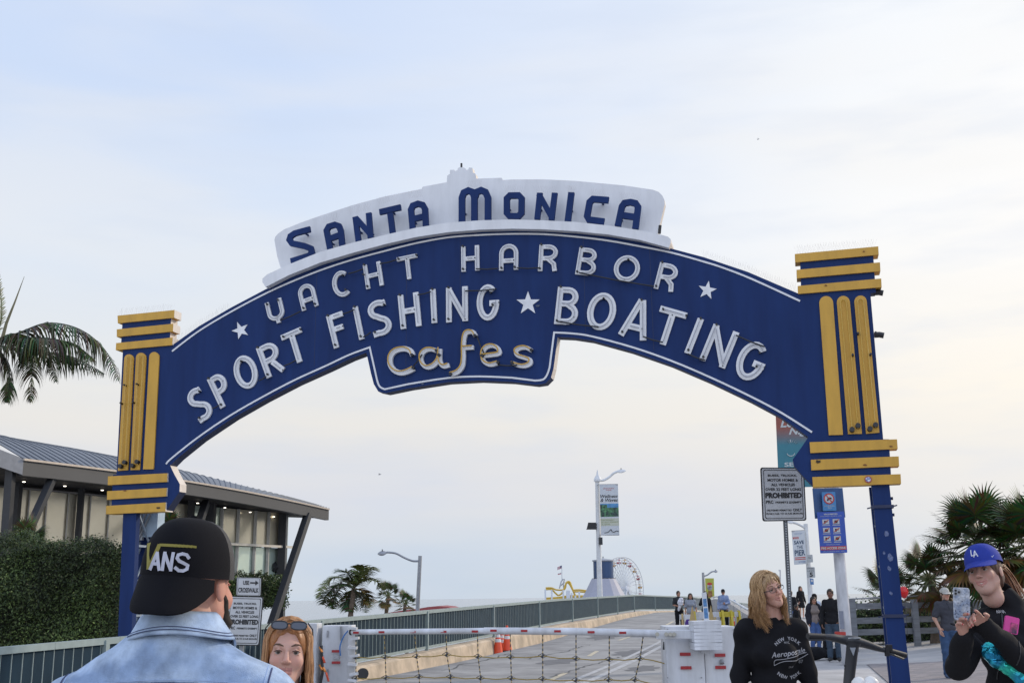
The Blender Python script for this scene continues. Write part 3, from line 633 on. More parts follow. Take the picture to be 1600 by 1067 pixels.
ha, hb = at(-60, 940, 22.5), at(192, 940, 24.5); hd = Vector((hb.x-ha.x, hb.y-ha.y)); hl = hd.length; hd.normalize(); hn = Vector((-hd.y, hd.x))
hedge('large dense clipped hedge with small leaves behind the railing on the left', lambda s, d: (ha.x+hd.x*s+hn.x*d, ha.y+hd.y*s+hn.y*d),
      lambda s: 1.6+1.20+.06*math.sin(s*2.1)+.04*math.sin(s*5.3)-.45*max(0,1-s/1.6)**2, hl, 1.6, 46000, -1.2, size=.058)
hc, hd2 = at(330, 937, 46), at(446, 937, 48.5); he = Vector((hd2.x-hc.x, hd2.y-hc.y)); hel = he.length; he.normalize()
hedge('small clipped hedge under the glass restaurant wall behind the crosswalk sign', lambda s, d: (hc.x+he.x*s-he.y*d, hc.y+he.y*s+he.x*d),
      lambda s: 2.53+.05*math.sin(s*3), hel, 1.0, 5000, 1.35, size=.12)
def frond(P3, ll, w_, nl, cols, parent, name='frond', droop=.8, rach=.02, upk=.3, bias=0):
    """pinnate frond along a 3-D path, leaflets both sides"""
    o0 = parent.location; pts = [p-o0 for p in spline(P3, 8)]; mb = MB(); mb.c = cols[0]; n = len(pts)
    mb.tube(pts, [rach*(1-.85*i/(n-1)) for i in range(n)], 5)
    for k in range(nl):
        t = .10+.9*k/nl; f = t*(n-1); i = min(int(f), n-2); p = pts[i].lerp(pts[i+1], f-i); T = (pts[i+1]-pts[i]).normalized()
        side = T.cross(Vector((0,0,1))); side = side.normalized() if side.length > .2 else Vector((0,1,0))
        L_ = ll*(math.sin(math.pi*min(1,(t*.93+.10)))**.6)*random.uniform(.8,1.1)
        for sg in (-1, 1):
            mb.c = tuple(lerp(a, b, random.random()) for a, b in zip(*cols))
            d = (side*sg*(.75+.2*random.random())+T*.55+Vector((0,0,upk*(.4+random.random())))+Vector((0,0,-.2*random.random()))).normalized()
            q = p; W = T*w_*.5; vs = []; m_ = 4
            for j in range(m_+1):
                ww = W*(1-(j/m_)**1.5)*(1 if j else .6)+T*.001; vs += [q-ww, q+ww]; d = (d+Vector((random.uniform(-.06,.06), 0, -droop*(.35+.2*j)))).normalized(); q = q+d*L_/m_
            mb.add(vs, [(2*j, 2*j+1, 2*j+3, 2*j+2) for j in range(m_)])
    return mb.build(name, M_leaf, parent)
G1, G2, G3, DRY = (.016,.025,.010), (.080,.095,.032), (.12,.14,.03), (.22,.12,.03)
def trunk(root, top, zb, r_, ring=.15):
    o0 = root.location; h = top.z-zb; n = max(6, int(h/ring)); pts = []; rr = []
    for i in range(n+1): pts.append(Vector((top.x+.1*math.sin(i*.2), top.y, zb+h*i/n))-o0); rr.append(r_*(1.25-.3*i/n)*(1.06 if i%2 else .96))
    mb = MB(); mb.tube(pts, rr, 10); return mb.build('trunk', M_bark, root)
c0 = at(-14, 535, 25); tp_ = thing('palm_tree', 'feathery palm at the left edge with fronds reaching behind the left pylon', 'palm tree', (c0.x, c0.y, -1))
trunk(tp_, c0, -1, .17)
for pth, ll in (([(-14,535),(30,520),(75,505),(125,515),(165,548),(188,600)], 1.0), ([(-14,538),(30,545),(75,550),(120,560),(165,585)], .75), ([(-14,538),(20,530),(42,545),(50,580),(47,632)], .8), ([(-14,540),(5,555),(15,590),(10,630)], .7),
                ([(-14,535),(40,528),(85,530),(120,540),(150,565)], .8), ([(-14,535),(20,522),(50,530),(75,560),(90,600)], .6), ([(-14,535),(-50,500),(-90,510),(-130,560)], .9), ([(-14,535),(-60,540),(-90,580)], .8)):
    frond([at(x, y, 25+random.uniform(-.6,.6)) for x, y in pth], ll*1.0, .050, 74, (G1, G2), tp_, droop=1.1, upk=.25, rach=.026)
frond([at(x, y, 24.8) for x, y in [(-14,535),(2,500),(0,450),(-8,400)]], .28, .04, 40, (G2, G3), tp_, droop=.1)
sp_ = MB(); sp_.c = (.16,.15,.09); sp_.tube([at(x, y, 24.8)-tp_.location for x, y in [(2,535),(10,505),(24,470),(38,432)]], [.045,.035,.02,.004], 6); sp_.build('spear_leaf', M_leaf, tp_)
tp2 = thing('palm_tree', 'feathery palm with yellow green fronds left of the grey street lamp beyond the bridge fence', 'palm tree', at(551,960,70))
tp2.location.z = -8; c0 = at(551, 918, 70); trunk(tp2, c0, -8, .16)
for pth, cl_ in (([(551,918),(532,902),(512,908),(494,936)], (G2,G3)), ([(551,918),(530,912),(510,930),(504,945)], (G1,G2)), ([(551,918),(535,915),(522,935),(520,952)], (G1,G2)), ([(553,918),(563,905),(575,888),(593,893)], (G2,G3)),
                 ([(553,918),(550,905),(540,893),(528,892)], (G1,G2)), ([(553,918),(570,905),(588,908),(600,922)], (G2,G3)), ([(553,920),(560,930),(570,942),(572,958)], (G1,G2)), ([(553,920),(565,922),(575,935),(577,950)], (G2,DRY)), ([(551,920),(545,935),(545,955)], (G1,G2)), ([(551,918),(558,910),(562,893),(563,882)], (G2,G3))):
    frond([at(x, y, 70+random.uniform(-1.2,1.2)) for x, y in pth], 1.0, .10, 60, cl_, tp2, droop=.4, rach=.06, upk=.5)
def fan_palm(label, cx, cy, Y, nf, pl, fl, zb, tr=.22, group=None, dry=.3, seed=1, el0=-30):
    random.seed(seed); c = at(cx, cy, Y); root = thing('fan_palm', label, 'palm tree', (c.x, c.y, zb), 0, group); o0 = root.location; trunk(root, c, zb, tr)
    for k in range(nf):
        az = 2.39996*k; el = R(lerp(82, el0, (k/nf)**.8)); d = Vector((math.cos(az)*math.cos(el), math.sin(az)*math.cos(el), math.sin(el)))
        isdry = el < R(-8) and random.random() < dry*2; p0 = c; p1 = c+d*pl*random.uniform(.7,1.1); p1.z -= pl*.10
        mb = MB(); cols = ((.07,.045,.015),(.17,.11,.035)) if isdry else (G1, (.085,.11,.034)); mb.c = (.10,.12,.04)
        mb.tube([p0-o0, p0.lerp(p1,.5)+Vector((0,0,pl*.06))-o0, p1-o0], [.03,.022,.014], 5)
        D = (p1-p0).normalized(); side = D.cross(Vector((0,0,1))); side = side.normalized() if side.length > .1 else Vector((1,0,0)); nm = side.cross(D)
        nb = 30
        for j in range(nb):
            a = R(lerp(-128, 128, j/(nb-1))); b = (D*math.cos(a)+side*math.sin(a)+nm*.18*math.cos(a*1.5)).normalized(); L_ = fl*random.uniform(.9,1.08)*(1-.18*abs(a)/2.2)
            t_ = b.cross(nm).normalized(); mb.c = tuple(lerp(x, y, random.random()) for x, y in zip(*cols)); q = p1-o0; vs = []; dd = b.copy(); m_ = 4
            for jj in range(m_+1):
                wd = fl*.062*(.25, 1, .85, .4, .03)[jj]; vs += [q-t_*wd, q+t_*wd]; q = q+dd*L_/m_; dd = (dd+Vector((0,0,-(.05 if jj < 2 else .38)))).normalized()
            mb.add(vs, [(2*jj, 2*jj+1, 2*jj+3, 2*jj+2) for jj in range(m_)])
        mb.build('fan_leaf', M_leaf, root)
    return root
fan_palm('tall dark fan palm with a dense round crown behind the girl taking a photo', 1532, 850, 33, 46, 1.15, .85, 0, seed=3, el0=-70, tr=.14)
fan_palm('lower fan palm with brown hanging leaves behind the man in the white cap', 1452, 905, 35, 30, .8, .62, 0, dry=.6, tr=.13, seed=5, el0=-70)
fan_palm('fan palm cut by the right edge of the picture', 1618, 850, 31, 40, 1.1, .85, 0, seed=8, tr=.14, el0=-60)
fan_palm('small dark fan palm just right of the right blue post', 1392, 925, 38, 22, .75, .6, 0, tr=.1, seed=11, el0=-60)
fan_palm('small dark fan palm between the feathery palm and the street lamp', 606, 930, 75, 16, .75, .55, -8, tr=.13, seed=13, el0=-50)
fan_palm('smallest fan palm standing right beside the grey lamp pole', 634, 943, 78, 14, .7, .5, -8, tr=.12, seed=14, el0=-40)
fan_palm('small fan palm in front of the beige restaurant glass', 42, 848, 31, 10, .5, .42, -3, tr=.12, seed=15, el0=-10)
fan_palm('small upright green palm behind the foot of the left pylon', 256, 830, 30, 10, .35, .45, -3, tr=.1, seed=16, el0=40)
c0 = at(1690, -90, 16); tp3 = thing('palm_tree', 'tall palm outside the upper right corner with only frond tips in view', 'palm tree', (c0.x, c0.y, 0)); trunk(tp3, c0, 0, .2)
for pth in ([(1690,-90),(1640,-110),(1600,-75),(1584,-25)], [(1690,-90),(1650,-80),(1620,-50),(1606,-12)], [(1690,-90),(1740,-110),(1790,-60)]):
    frond([at(x, y, 16) for x, y in pth], .38, .03, 40, (G1, G2), tp3, droop=.5)
random.seed(21)
# ---- hedge-like planting behind the right fence
hr, hr2 = at(1318, 935, 36), at(1660, 930, 38.5); hv = Vector((hr2.x-hr.x, hr2.y-hr.y)); hrl = hv.length; hv.normalize()
hedge('dark low shrubs behind the grey timber fence on the right', lambda s, d: (hr.x+hv.x*s-hv.y*d, hr.y+hv.y*s+hv.x*d), lambda s: 1.30+.10*math.sin(s*2)+.07*math.sin(s*5)+.2*min(1,s/2)-.25, hrl, .9, 7000, .1, size=.10, name='shrub_row')
# ================================================================== restaurant building
bldg = thing('restaurant_building', 'modern restaurant with low curved metal roof, slanted columns and glass walls at left', 'building', (-12, 44, -8)); bo = Vector(bldg.location)
M_roof = mat('standing_seam_metal', (.13,.145,.17), .5, metal=.3, var=.08, scale=.8)
M_fas = mat('grey_fascia', (.045,.048,.053), .55, var=.1, scale=.7)
M_dark = mat('dark_steel', (.022,.024,.028), .5)
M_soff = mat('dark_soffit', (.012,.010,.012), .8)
eT = lambda u: at(lerp(37,514,u), interp(u,[0,.28,.6,1],[717,738,762,795]), lerp(34,51,u**.8))
P0, P1 = at(37,717,34), at(514,795,51)
def eave(u): p = P0.lerp(P1, u); p.z = lerp(P0.z, P1.z, u)+.18*math.sin(math.pi*u); return p
rpx = [(-120,655,41),(-10,681,44),(100,699,47),(180,714,49),(260,730,51),(340,749,52.5),(400,764,53.5),(460,779,54),(490,787,53),(514,794,51.2)]
rid = [at(*q) for q in rpx]
def ridge(u):
    f = u*(len(rid)-1); i = min(int(f), len(rid)-2); return rid[i].lerp(rid[i+1], f-i)
nu = 56; vs = []; mb = MB()
for i in range(nu+1):
    u = i/nu; a, b = eave(u), ridge(u)
    for j in range(7):
        t = j/6; p = a.lerp(b, t); p.z += .25*math.sin(math.pi*t)*(1-u); vs.append(p-bo)
mb.add(vs, [(i*7+j, (i+1)*7+j, (i+1)*7+j+1, i*7+j+1) for i in range(nu) for j in range(6)])
rf = mb.build('roof', M_roof, bldg, 'full')
for i in range(nu+1): MB().tube([vs[i*7+j]+Vector((0,0,.015)) for j in range(7)], .022, 4).build('roof_seam', M_roof, rf)
def vband(mb, f, z0, z1, th, n=20, back=Vector((-.93,.36,0))):
    for i in range(n):
        a, b = f(i/n), f((i+1)/n); A = [a+Vector((0,0,z0)), b+Vector((0,0,z0)), b+Vector((0,0,z1)), a+Vector((0,0,z1))]
        B_ = [p+back*th for p in A]; mb.add([p-bo for p in A+B_], [(0,1,2,3),(7,6,5,4),(3,2,6,7),(0,4,5,1)]+([(0,3,7,4)] if i == 0 else [])+([(1,5,6,2)] if i == n-1 else []))
mb = MB(); vband(mb, eave, -.50, -.05, .2); mb.build('fascia', M_fas, bldg)
mb = MB(); vband(mb, lambda u: eave(u)+Vector((.05,-.05,0)), -.05, .015, .3); mb.build('gutter_edge', mat('pale_metal_edge', (.42,.37,.32), .4, metal=.3), bldg)
# left return of the roof edge
mb = MB(); q0, q1 = at(37,717,34), at(-160,640,31); 
mb.add([p-bo for p in (q0, q1, q1-Vector((0,0,.6)), q0-Vector((0,0,.48)))], [(0,1,2,3)]); 
mb.add([p-bo+Vector((0,.25,0)) for p in (q0, q1, q1-Vector((0,0,.6)), q0-Vector((0,0,.48)))], [(3,2,1,0)]); mb.build('fascia', mat('light_fascia', (.22,.23,.25), .5), bldg)
mb = MB(); q2, q3 = at(-160,640,31), at(-300,640,44)
mb.add([p-bo for p in (q0, q2, q3, rid[0])], [(0,1,2,3)]); mb.build('roof', M_roof, bldg)
# soffit
g0, g1 = at(-150,800,34.5), at(441,800,50.5); g0.z = g1.z = 0
gl = lambda u: g0.lerp(g1, u)
mb = MB(); vs = []
for i in range(21):
    a = eave(i/20)+Vector((-.15,.06,-.42)); b = gl(i/20)+Vector((-4,5,5.75)); vs += [a-bo, b-bo]
mb.add(vs, [(2*i, 2*i+1, 2*i+3, 2*i+2) for i in range(20)]); a = eave(0)+Vector((-.15,.06,-.42)); mb.add([p-bo for p in (a, Vector((q1.x,q1.y,q1.z-.55)), Vector((q1.x-6,q1.y+14,5.7)), gl(0)+Vector((-4,5,5.75)))], [(0,1,2,3)])
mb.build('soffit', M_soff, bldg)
for k in range(9): 
    p = eave(.10+.1*k)+Vector((-1.6,.6,-.47)); MB().lathe([(.05,0),(.05,-.02)], p-bo, 8).build('downlight', mat('downlight_lamp', (1,.9,.7), emit=(1,.9,.75,4)), bldg)
def gu(px):   # parameter on glass line for a pixel column
    d = ray(px, 850); lo = 0
    a, b = g0-CP, g1-g0; den = d.x*b.y-d.y*b.x; return (a.x*d.y-a.y*d.x)/den if abs(den) > 1e-9 else 0
M_pb = mat('blind_glass', (.66,.60,.45), .2, metal=.35, var=.10, scale=.5, spec=.8, two=(.66,.61,.48))
M_pg = mat('green_glass', (.50,.62,.56), .12, metal=.35, var=.12, scale=.6, spec=.9, two=(.58,.66,.54))
M_mul = mat('pale_mullion', (.46,.45,.42), .5); 
def pane(px0, px1, z0, z1, m, name='glass_pane'):
    a, b = gl(gu(px0)), gl(gu(px1)); n = Vector((-(b-a).y, (b-a).x, 0)).normalized()
    A = [Vector((a.x,a.y,z0)), Vector((b.x,b.y,z0)), Vector((b.x,b.y,z1)), Vector((a.x,a.y,z1))]; B_ = [p+n*.05 for p in A]
    MB().add([p-bo for p in A+B_], [(0,1,2,3),(7,6,5,4),(3,2,6,7),(0,4,5,1),(0,3,7,4),(1,5,6,2)]).build(name, m, bldg)
def mull(px0, w_, z0, z1, m, name='mullion', off=-.06):
    a = gl(gu(px0)); d = (g1-g0).normalized(); n = Vector((-d.y, d.x, 0)); a = a+n*off
    MB().bar(Vector((a.x,a.y,z0))-bo, Vector((a.x,a.y,z1))-bo, w_, w_*1.3, (0,1,0)).build(name, m, bldg)
zt_, zm, zb_ = 5.42, 3.93, 2.60
xs = [-150,-60,-12,38,66,100,118,135,165,195,232,262,300]
for a, b in zip(xs, xs[1:]): pane(a+.6, b-.6, .5, zt_, M_pb)
pane(300, 342, .5, zt_, M_pg)
for a, b in zip([343,369,396,417], [369,396,417,436]): pane(a+.6, b-.6, zm, zt_, M_pb); pane(a+.6, b-.6, zb_, zm-.05, M_pg)
for x in (-60,-12,38,66,100,135,165,195,232,262): mull(x, .035, .5, zt_, M_mul)
for x in (343,369,396,417): mull(x, .11, zb_-.1, zt_, M_mul)
for x, w_ in ((115,.17),(436,.34),(290,.22),(14,.22),(322,.30)): mull(x, w_, -2, 5.8, M_dark, 'column', -.2)
for z_, h_, m_ in ((zm, .10, mat('white_rail', (.62,.58,.50), .5)), (zb_-.1, .22, mat('slab_edge_mint', (.46,.52,.48), .5))):  # mid rail in its own white, floor slab edge in mint
    a, b = gl(gu(330)), gl(gu(448)); n = Vector((.25,-.15,0)); MB().bar(a+n+Vector((0,0,z_))-bo, b+n+Vector((0,0,z_))-bo, .12, h_).build('balcony_rail' if z_ == zm else 'floor_slab', m_, bldg)
a = gl(gu(441)); b = at(450,850,53); b.z = 0; MB().add([p-bo for p in (a+Vector((0,0,2.5)), b+Vector((0,0,2.5)), b+Vector((0,0,5.5)), a+Vector((0,0,5.5)))], [(0,1,2,3)]).build('glass_pane', M_pg, bldg)
# slanted columns
for (x0, y0, d0, x1, y1, d1, w_) in ((481,804,49.5,421,985,46,.26),(83,745,35.5,28,865,33,.20),(17,732,34,7,870,34,.22),(322,785,44,300,850,42,.25),(400,800,52,430,890,50,.2)):
    MB().bar(at(x0,y0,d0)-bo, at(x1,y1,d1)-bo, w_, w_*1.2).build('slanted_column', M_dark, bldg)
# back mass of the building keeps it solid
mb = MB(); 
for i in range(10):
    a, b = gl(i/10)+Vector((-1.1,1.0,0)), gl((i+1)/10)+Vector((-1.1,1.0,0)); mb.add([p-bo for p in (Vector((a.x,a.y,-8)), Vector((b.x,b.y,-8)), Vector((b.x,b.y,5.6)), Vector((a.x,a.y,5.6)))], [(0,1,2,3)])
mb.build('inner_wall', mat('interior_wall', (.10,.09,.07), .8), bldg)
# ================================================================== street lamps
M_pole = mat('galvanised_pole', (.28,.29,.31), .45, metal=.4); M_wp = mat('white_pole_paint', (.62,.64,.66), .5, var=.08, scale=3, two=(.55,.56,.56))
def PX(l, Y, o0): return [at(x, y, Y)-o0 for x, y in l]
def lampost(label, base, top, Y, arm, head, w0, w1, m, zb=None, hw=.3, hl=.7, group=None):
    b = at(*base, Y); b.z = gz(b.x, b.y) if zb is None else zb; root = thing('street_lamp', label, 'street lamp', b); t_ = at(*top, Y); b2 = at(base[0], base[1], Y)
    k = (b2.x-t_.x)/(b2.z-t_.z); bx = t_.x+k*(b.z-t_.z); root.location.x = bx; o0 = Vector(root.location)
    MB().tube([(0,0,0), t_-o0], [w0, w1], 12).build('pole', m, root, True)
    mb = MB(); mb.lathe([(w0*1.9,0),(w0*1.9,.05),(w0*1.3,.12),(w0*1.3,.35),(w0*1.05,.4)], n=14); mb.build('base', m, root)
    MB().tube(PX([(p.x, p.y) for p in spline([(x, y, 0) for x, y in arm], 5)], Y, o0), w1*.55, 8).build('arm', m, root, True)
    h0, h1 = PX(head, Y, o0); d = h1-h0; mb = MB(); n = 10; pts = []; rr = []
    for i in range(n+1): t = i/n; pts.append(h0.lerp(h1, t)); rr.append(hw*math.sin(math.pi*min(.98, max(.06, t)))**.6)
    mb.tube(pts, rr, 10, flat=.6); hd_ = mb.build('lamp_head', m, root, True)
    q = h0.lerp(h1,.5); MB().tube([q, q+Vector((0,0,hw*1.3))], hw*.18, 6).build('photocell', M_dark, hd_)
    return root, o0
lampost('grey street lamp with curved arm and cobra head beside the small palms', (652,960), (656.5,868), 60, [(656.3,876),(645,876),(632,871),(618,864),(604,862.5)], [(604.5,863),(590,865)], .13, .10, M_pole, zb=-8, hw=.16)
lw, lwo = lampost('white street lamp carrying the long wellness banner beside the bridge fence', (938,958), (933,745), 63, [(933,750),(943,750),(952,745),(959,739),(966,736)], [(963,736.6),(978,735)], .16, .12, M_wp, hw=.13, zb=.42)
mb = MB(); mb.lathe([(.22,0),(.22,.12),(.14,.3)], at(934,752,63)-lwo, 12); mb.lathe([(.10,.3),(.02,1.0-.35)], at(934,752,63)-lwo, 12); mb.build('pole_cap', M_wp, lw)
MB().add([p for p in PX([(919,816),(931.5,816),(931.5,826.5),(916.5,826.5)], 62.8, lwo)]+[p+Vector((0,.35,0)) for p in PX([(921,817),(931.5,817),(931.5,826.5),(916.5,826.5)], 62.8, lwo)], [(0,3,2,1),(4,5,6,7),(0,1,5,4),(1,2,6,5),(2,3,7,6),(3,0,4,7)]).build('flood_light', M_black, lw)
MB().box(at(938.5,845,62.7)-lwo, (.2,.2,.4)).build('camera_box', M_dark, lw)
def quadframe(c, Y, o0, Yr=None):
    """unit square -> space from 4 pixel corners TL TR BR BL; y = metres towards the camera is negative"""
    Yr = Yr or Y; tl, tr, br, bl = at(*c[0], Y)-o0, at(*c[1], Yr)-o0, at(*c[2], Yr)-o0, at(*c[3], Y)-o0
    nrm = (tr-tl).cross(bl-tl).normalized(); nrm = nrm if nrm.y > 0 else -nrm
    return lambda u, y, v: (bl.lerp(br, u)).lerp(tl.lerp(tr, u), v)+nrm*y
def board(c, Y, root, m, name='sign_panel', th=.02, r=0, Yr=None, y0=0):
    o0 = Vector(root.location); fr = quadframe(c, Y, o0, Yr); pts = rrect(0,1,0,1,r) if r else [(0,0),(1,0),(1,1),(0,1)]
    return MB().prism(pts, y0, y0+th, frame=fr).build(name, m, root), fr
def txt_part(fr, items, m, parent, y=-.004, name='lettering'):
    """items: (string,u0,u1,v0,v1[,kw])"""
    for it in items:
        kw = it[5] if len(it) > 5 else {}; mb = MB()
        put_text(mb, fit_text(it[0], it[1], it[2], it[3], it[4], **kw), y, fr); o = mb.build(name, m, parent)
    return o
def rects(fr, L_, m, parent, y=-.003, name='print'):
    mb = MB()
    for k, (a, b, c_, d) in enumerate(L_): mb.add([fr(a,y-.0004*k,c_), fr(b,y-.0004*k,c_), fr(b,y-.0004*k,d), fr(a,y-.0004*k,d)], [(0,1,2,3)])
    return mb.build(name, m, parent)
M_banw = mat('banner_cloth_white', (.48,.51,.54), .7, var=.04)
M_ink = mat('black_print', (.02,.02,.022), .6); M_blueink = mat('blue_print', (.05,.14,.35), .6); M_red = mat('red_print', (.42,.04,.03), .6)
bn = thing('banner', 'long pale wellness and waves banner hanging from the white street lamp', 'banner', at(938,835,62.6)); bn2 = Vector(bn.location)
bp_, fr = board([(936.5,757),(965.5,756.5),(967.8,835),(939,836)], 62.6, bn, M_banw, 'cloth', .01)
txt_part(fr, [('Wellness',.03,.97,.735,.80,dict(bold=.02,shear=.3)),('& Waves',.03,.97,.655,.725,dict(bold=.02,shear=.3))], M_ink, bp_)
txt_part(fr, [('SANTA MONICA',.2,.8,.91,.935),('PIER',.35,.65,.88,.9)], M_red, bp_, name='lettering')
rects(fr, [(.0,1,.36,.62)], mat('print_sky', (.08,.24,.45), .7, var=.4, scale=3), bp_, -.003); rects(fr, [(.0,1,.36,.54),(.0,.38,.5,.60)], mat('print_crowd', (.03,.055,.05), .7, var=.9, scale=9, two=(.08,.22,.10)), bp_, -.006)
txt_part(fr, [('FREE WELLNESS',.04,.7,.285,.31),('SATURDAY MORNINGS',.04,.96,.24,.265),('ALL SUMMER',.04,.5,.20,.222)], mat('olive_print', (.22,.25,.10), .7), bp_)
rects(fr, [(0,1,.18,.33)], mat('print_cream', (.42,.44,.36), .7), bp_, -.002)
mb = MB(); mb.tube([fr(u, -.01, v) for u, v in [(p.x, p.y) for p in spline([(.2,.045,0),(.4,.06,0),(.55,.11,0),(.6,.07,0),(.7,.055,0),(.85,.075,0),(.97,.065,0)], 5)]], .02, 4); mb.build('print', M_ink, bp_)
MB().bar(at(933,757,62.8)-bn2, at(965.5,756.5,62.6)-bn2, .05).build('bracket', M_pole, bn); MB().bar(at(937,835.5,62.8)-bn2, at(967.5,835.5,62.6)-bn2, .05).build('bracket', M_pole, bn)
lampost('distant white street lamp behind the walking group carrying a yellow banner', (1100,940), (1098.5,894), 100, [(1098.7,900),(1105,898),(1112,893),(1119,892)], [(1115,892.5),(1121.5,892)], .14, .11, M_pole, hw=.14, zb=-.1)
bn = thing('banner', 'yellow green banner with a red and white figure on the distant lamp', 'banner', at(1103,930,99.6)); bp_, fr = board([(1101.7,903),(1115.3,903),(1116.3,934),(1102.7,934)], 99.6, bn, mat('banner_lime', (.36,.37,.06), .7, var=.08), 'cloth', .02)
mb = MB(); mb.prism([(.5+.30*math.cos(a), .55+.17*math.sin(a)) for a in np.linspace(0, 6.0, 12)], -.012, -.004, frame=fr); mb.build('print', mat('print_pale', (.5,.5,.5), .7, var=.5, scale=4, two=(.05,.05,.06)), bp_)
MB().prism([(.5+.30*math.cos(a), .72+.07*math.sin(a)) for a in np.linspace(0, 6.0, 10)], -.022, -.013, frame=fr).build('print', M_red, bp_); MB().prism([(.25,.05),(.8,.05),(.75,.36),(.3,.36)], -.012, -.004, frame=fr).build('print', mat('print_brown', (.25,.12,.05), .7, var=.5, scale=5), bp_)
ls, lso = lampost('white street lamp with a left pointing arm carrying the save the pier banner', (1266.5,930), (1259,818), 52, [(1259.3,826),(1252,821),(1243,817),(1234,815)], [(1240,816),(1230,815)], .13, .10, M_wp, hw=.10)
bn = thing('banner', 'white save the pier banner hanging from the lamp behind the perforated sign post', 'banner', at(1241,880,51.7)); bp_, fr = board([(1237,829.5),(1257,828.5),(1261,880.5),(1241,882)], 51.7, bn, M_banw, 'cloth', .02)
txt_part(fr, [('SAVE',.12,.88,.60,.71,dict(bold=.035)),('THE',.3,.78,.46,.56,dict(bold=.01)),('PIER',.1,.92,.26,.43,dict(bold=.03))], mat('navy_print', (.03,.06,.11), .6), bp_)
rects(fr, [(.05,.5,.76,.82),(.08,.92,.19,.215),(.08,.92,.14,.165)], M_red, bp_); txt_part(fr, [('SEPTEMBER',.35,.9,.05,.09),('SANTA MONICA',.2,.8,.90,.93)], M_blueink, bp_); txt_part(fr, [('2024',.1,.45,.765,.815)], M_banw, bp_, -.008)
MB().bar(at(1256,828.5,51.8)-Vector(bn.location), at(1237,829.5,51.7)-Vector(bn.location), .05).build('bracket', M_pole, bn)
def smallsign(name, label, c, Y, m, items, ink, edge=None, r=.08, cat='sign', Yr=None, parent=None):
    t = parent or thing(name, label, cat, (at(*c[3], Y)+at(*c[2], Y))/2); o, fr = board(c, Y, t, m, 'sign_panel', .01, r, Yr)
    if edge:
        o2 = MB().prism(rrect(-.03,1.03,-.02,1.02,r), .0105, .022, frame=fr).build('sign_edge', edge, t)
        mb = MB(); inner = rrect(.035,.965,.025,.975,r*.8); 
        P = [fr(x, -.002, y) for x, y in inner]; Q = [fr(.5+(x-.5)*.965, -.002, .5+(y-.5)*.972) for x, y in inner]; n = len(P)
        mb.add(P+Q, [(i, (i+1)%n, n+(i+1)%n, n+i) for i in range(n)]); mb.build('border', M_ink, o)
    if items: txt_part(fr, items, ink, o)
    return t, fr, o
M_sgn = mat('sign_sheet_white', (.46,.47,.48), .4, var=.05)
smallsign('notice_sign', 'small square notice clipped over the corner of the save the pier banner', [(1260,866.5),(1269.5,866),(1270.5,878),(1261,878.5)], 51.4, mat('grey_sheet', (.33,.35,.36), .5), [('No',.3,.7,.5,.7)], M_ink)
smallsign('speed_limit_sign', 'speed limit 5 sign on the thin pole behind the seated crowd', [(1260,885.5),(1273,885.5),(1274,902),(1261,902.5)], 51.4, mat('grey_sheet', (.4,.4,.4), .5), [('SPEED',.08,.92,.80,.93),('LIMIT',.12,.88,.58,.70),('5',.33,.72,.08,.5,dict(bold=.04))], M_ink)
t, fr, o = smallsign('notice_sign', 'tiny blue prohibition sign right below the speed limit sign', [(1265.5,903.5),(1271,903.5),(1271.7,913),(1266.2,913)], 51.4, mat('blue_sheet', (.06,.16,.36), .5), [], M_ink)
MB().prism([(.5+.3*math.cos(a), .65+.22*math.sin(a)) for a in np.linspace(0, 5.9, 10)], -.01, -.003, frame=fr).build('print', M_sgn, o)
PROH = [('BUSES, TRUCKS,',.14,.84,.835,.885,dict(bold=.035)),('MOTOR HOMES &',.13,.87,.745,.80,dict(bold=.035)),('ALL VEHICLES',.21,.79,.655,.71,dict(bold=.035)),('OVER 22 FEET LONG',.07,.93,.565,.62,dict(bold=.035)),('PROHIBITED',.06,.94,.42,.53,dict(bold=.06)),('PRC',.07,.25,.315,.38,dict(bold=.035)),('PERMITS EXEMPT',.30,.93,.32,.36,dict(bold=.035)),('DELIVERIES PERMITTED',.08,.68,.17,.205,dict(bold=.035)),('ONLY',.71,.93,.165,.22,dict(bold=.03)),('FROM 5 A.M. TO 10 A.M. MON-FRI',.06,.94,.105,.14,dict(bold=.035))]
sg, fr, o = smallsign('traffic_sign', 'large vehicles prohibited sign on a perforated post beneath the right end of the arch', [(1190,731.5),(1254.5,732),(1258.5,811.5),(1193.5,812.5)], 20, M_sgn, PROH, M_ink, M_black, .05)
so0 = Vector(sg.location); mb = MB(); a, b = at(1223,740,20.06)-so0, at(1237,1000,20.06)-so0; k = (b-a)/(b.z-a.z); zf = -so0.z; e = a+k*(zf-a.z)
mb.bar(a, e, .07, .05); po = mb.build('post', mat('perforated_steel', (.10,.11,.12), .5, metal=.5), sg)
mb = MB(); n = 74
for i in range(n): q = a.lerp(e, .12+.88*i/n); mb.add([q+Vector((x, -.026, z)) for x, z in ((-.012,-.011),(.012,-.011),(.012,.011),(-.012,.011))], [(0,1,2,3)])
tag(mb.build('post_holes', mat('hole_light', (.40,.42,.44), .6), po), None, None)
sg, fr, o = smallsign('traffic_sign', 'smaller vehicles prohibited sign mostly visible right of the denim jacket man', [(359,932),(410,933),(403.5,1007),(352.5,1006)], 20, M_sgn, PROH, M_ink, M_black, .05)
so0 = Vector(sg.location); MB().bar(at(383,925,20.08)-so0, Vector((at(374,1080,20.08).x, 20.08, 0))-so0, .06, .05).build('post', M_pole, sg)
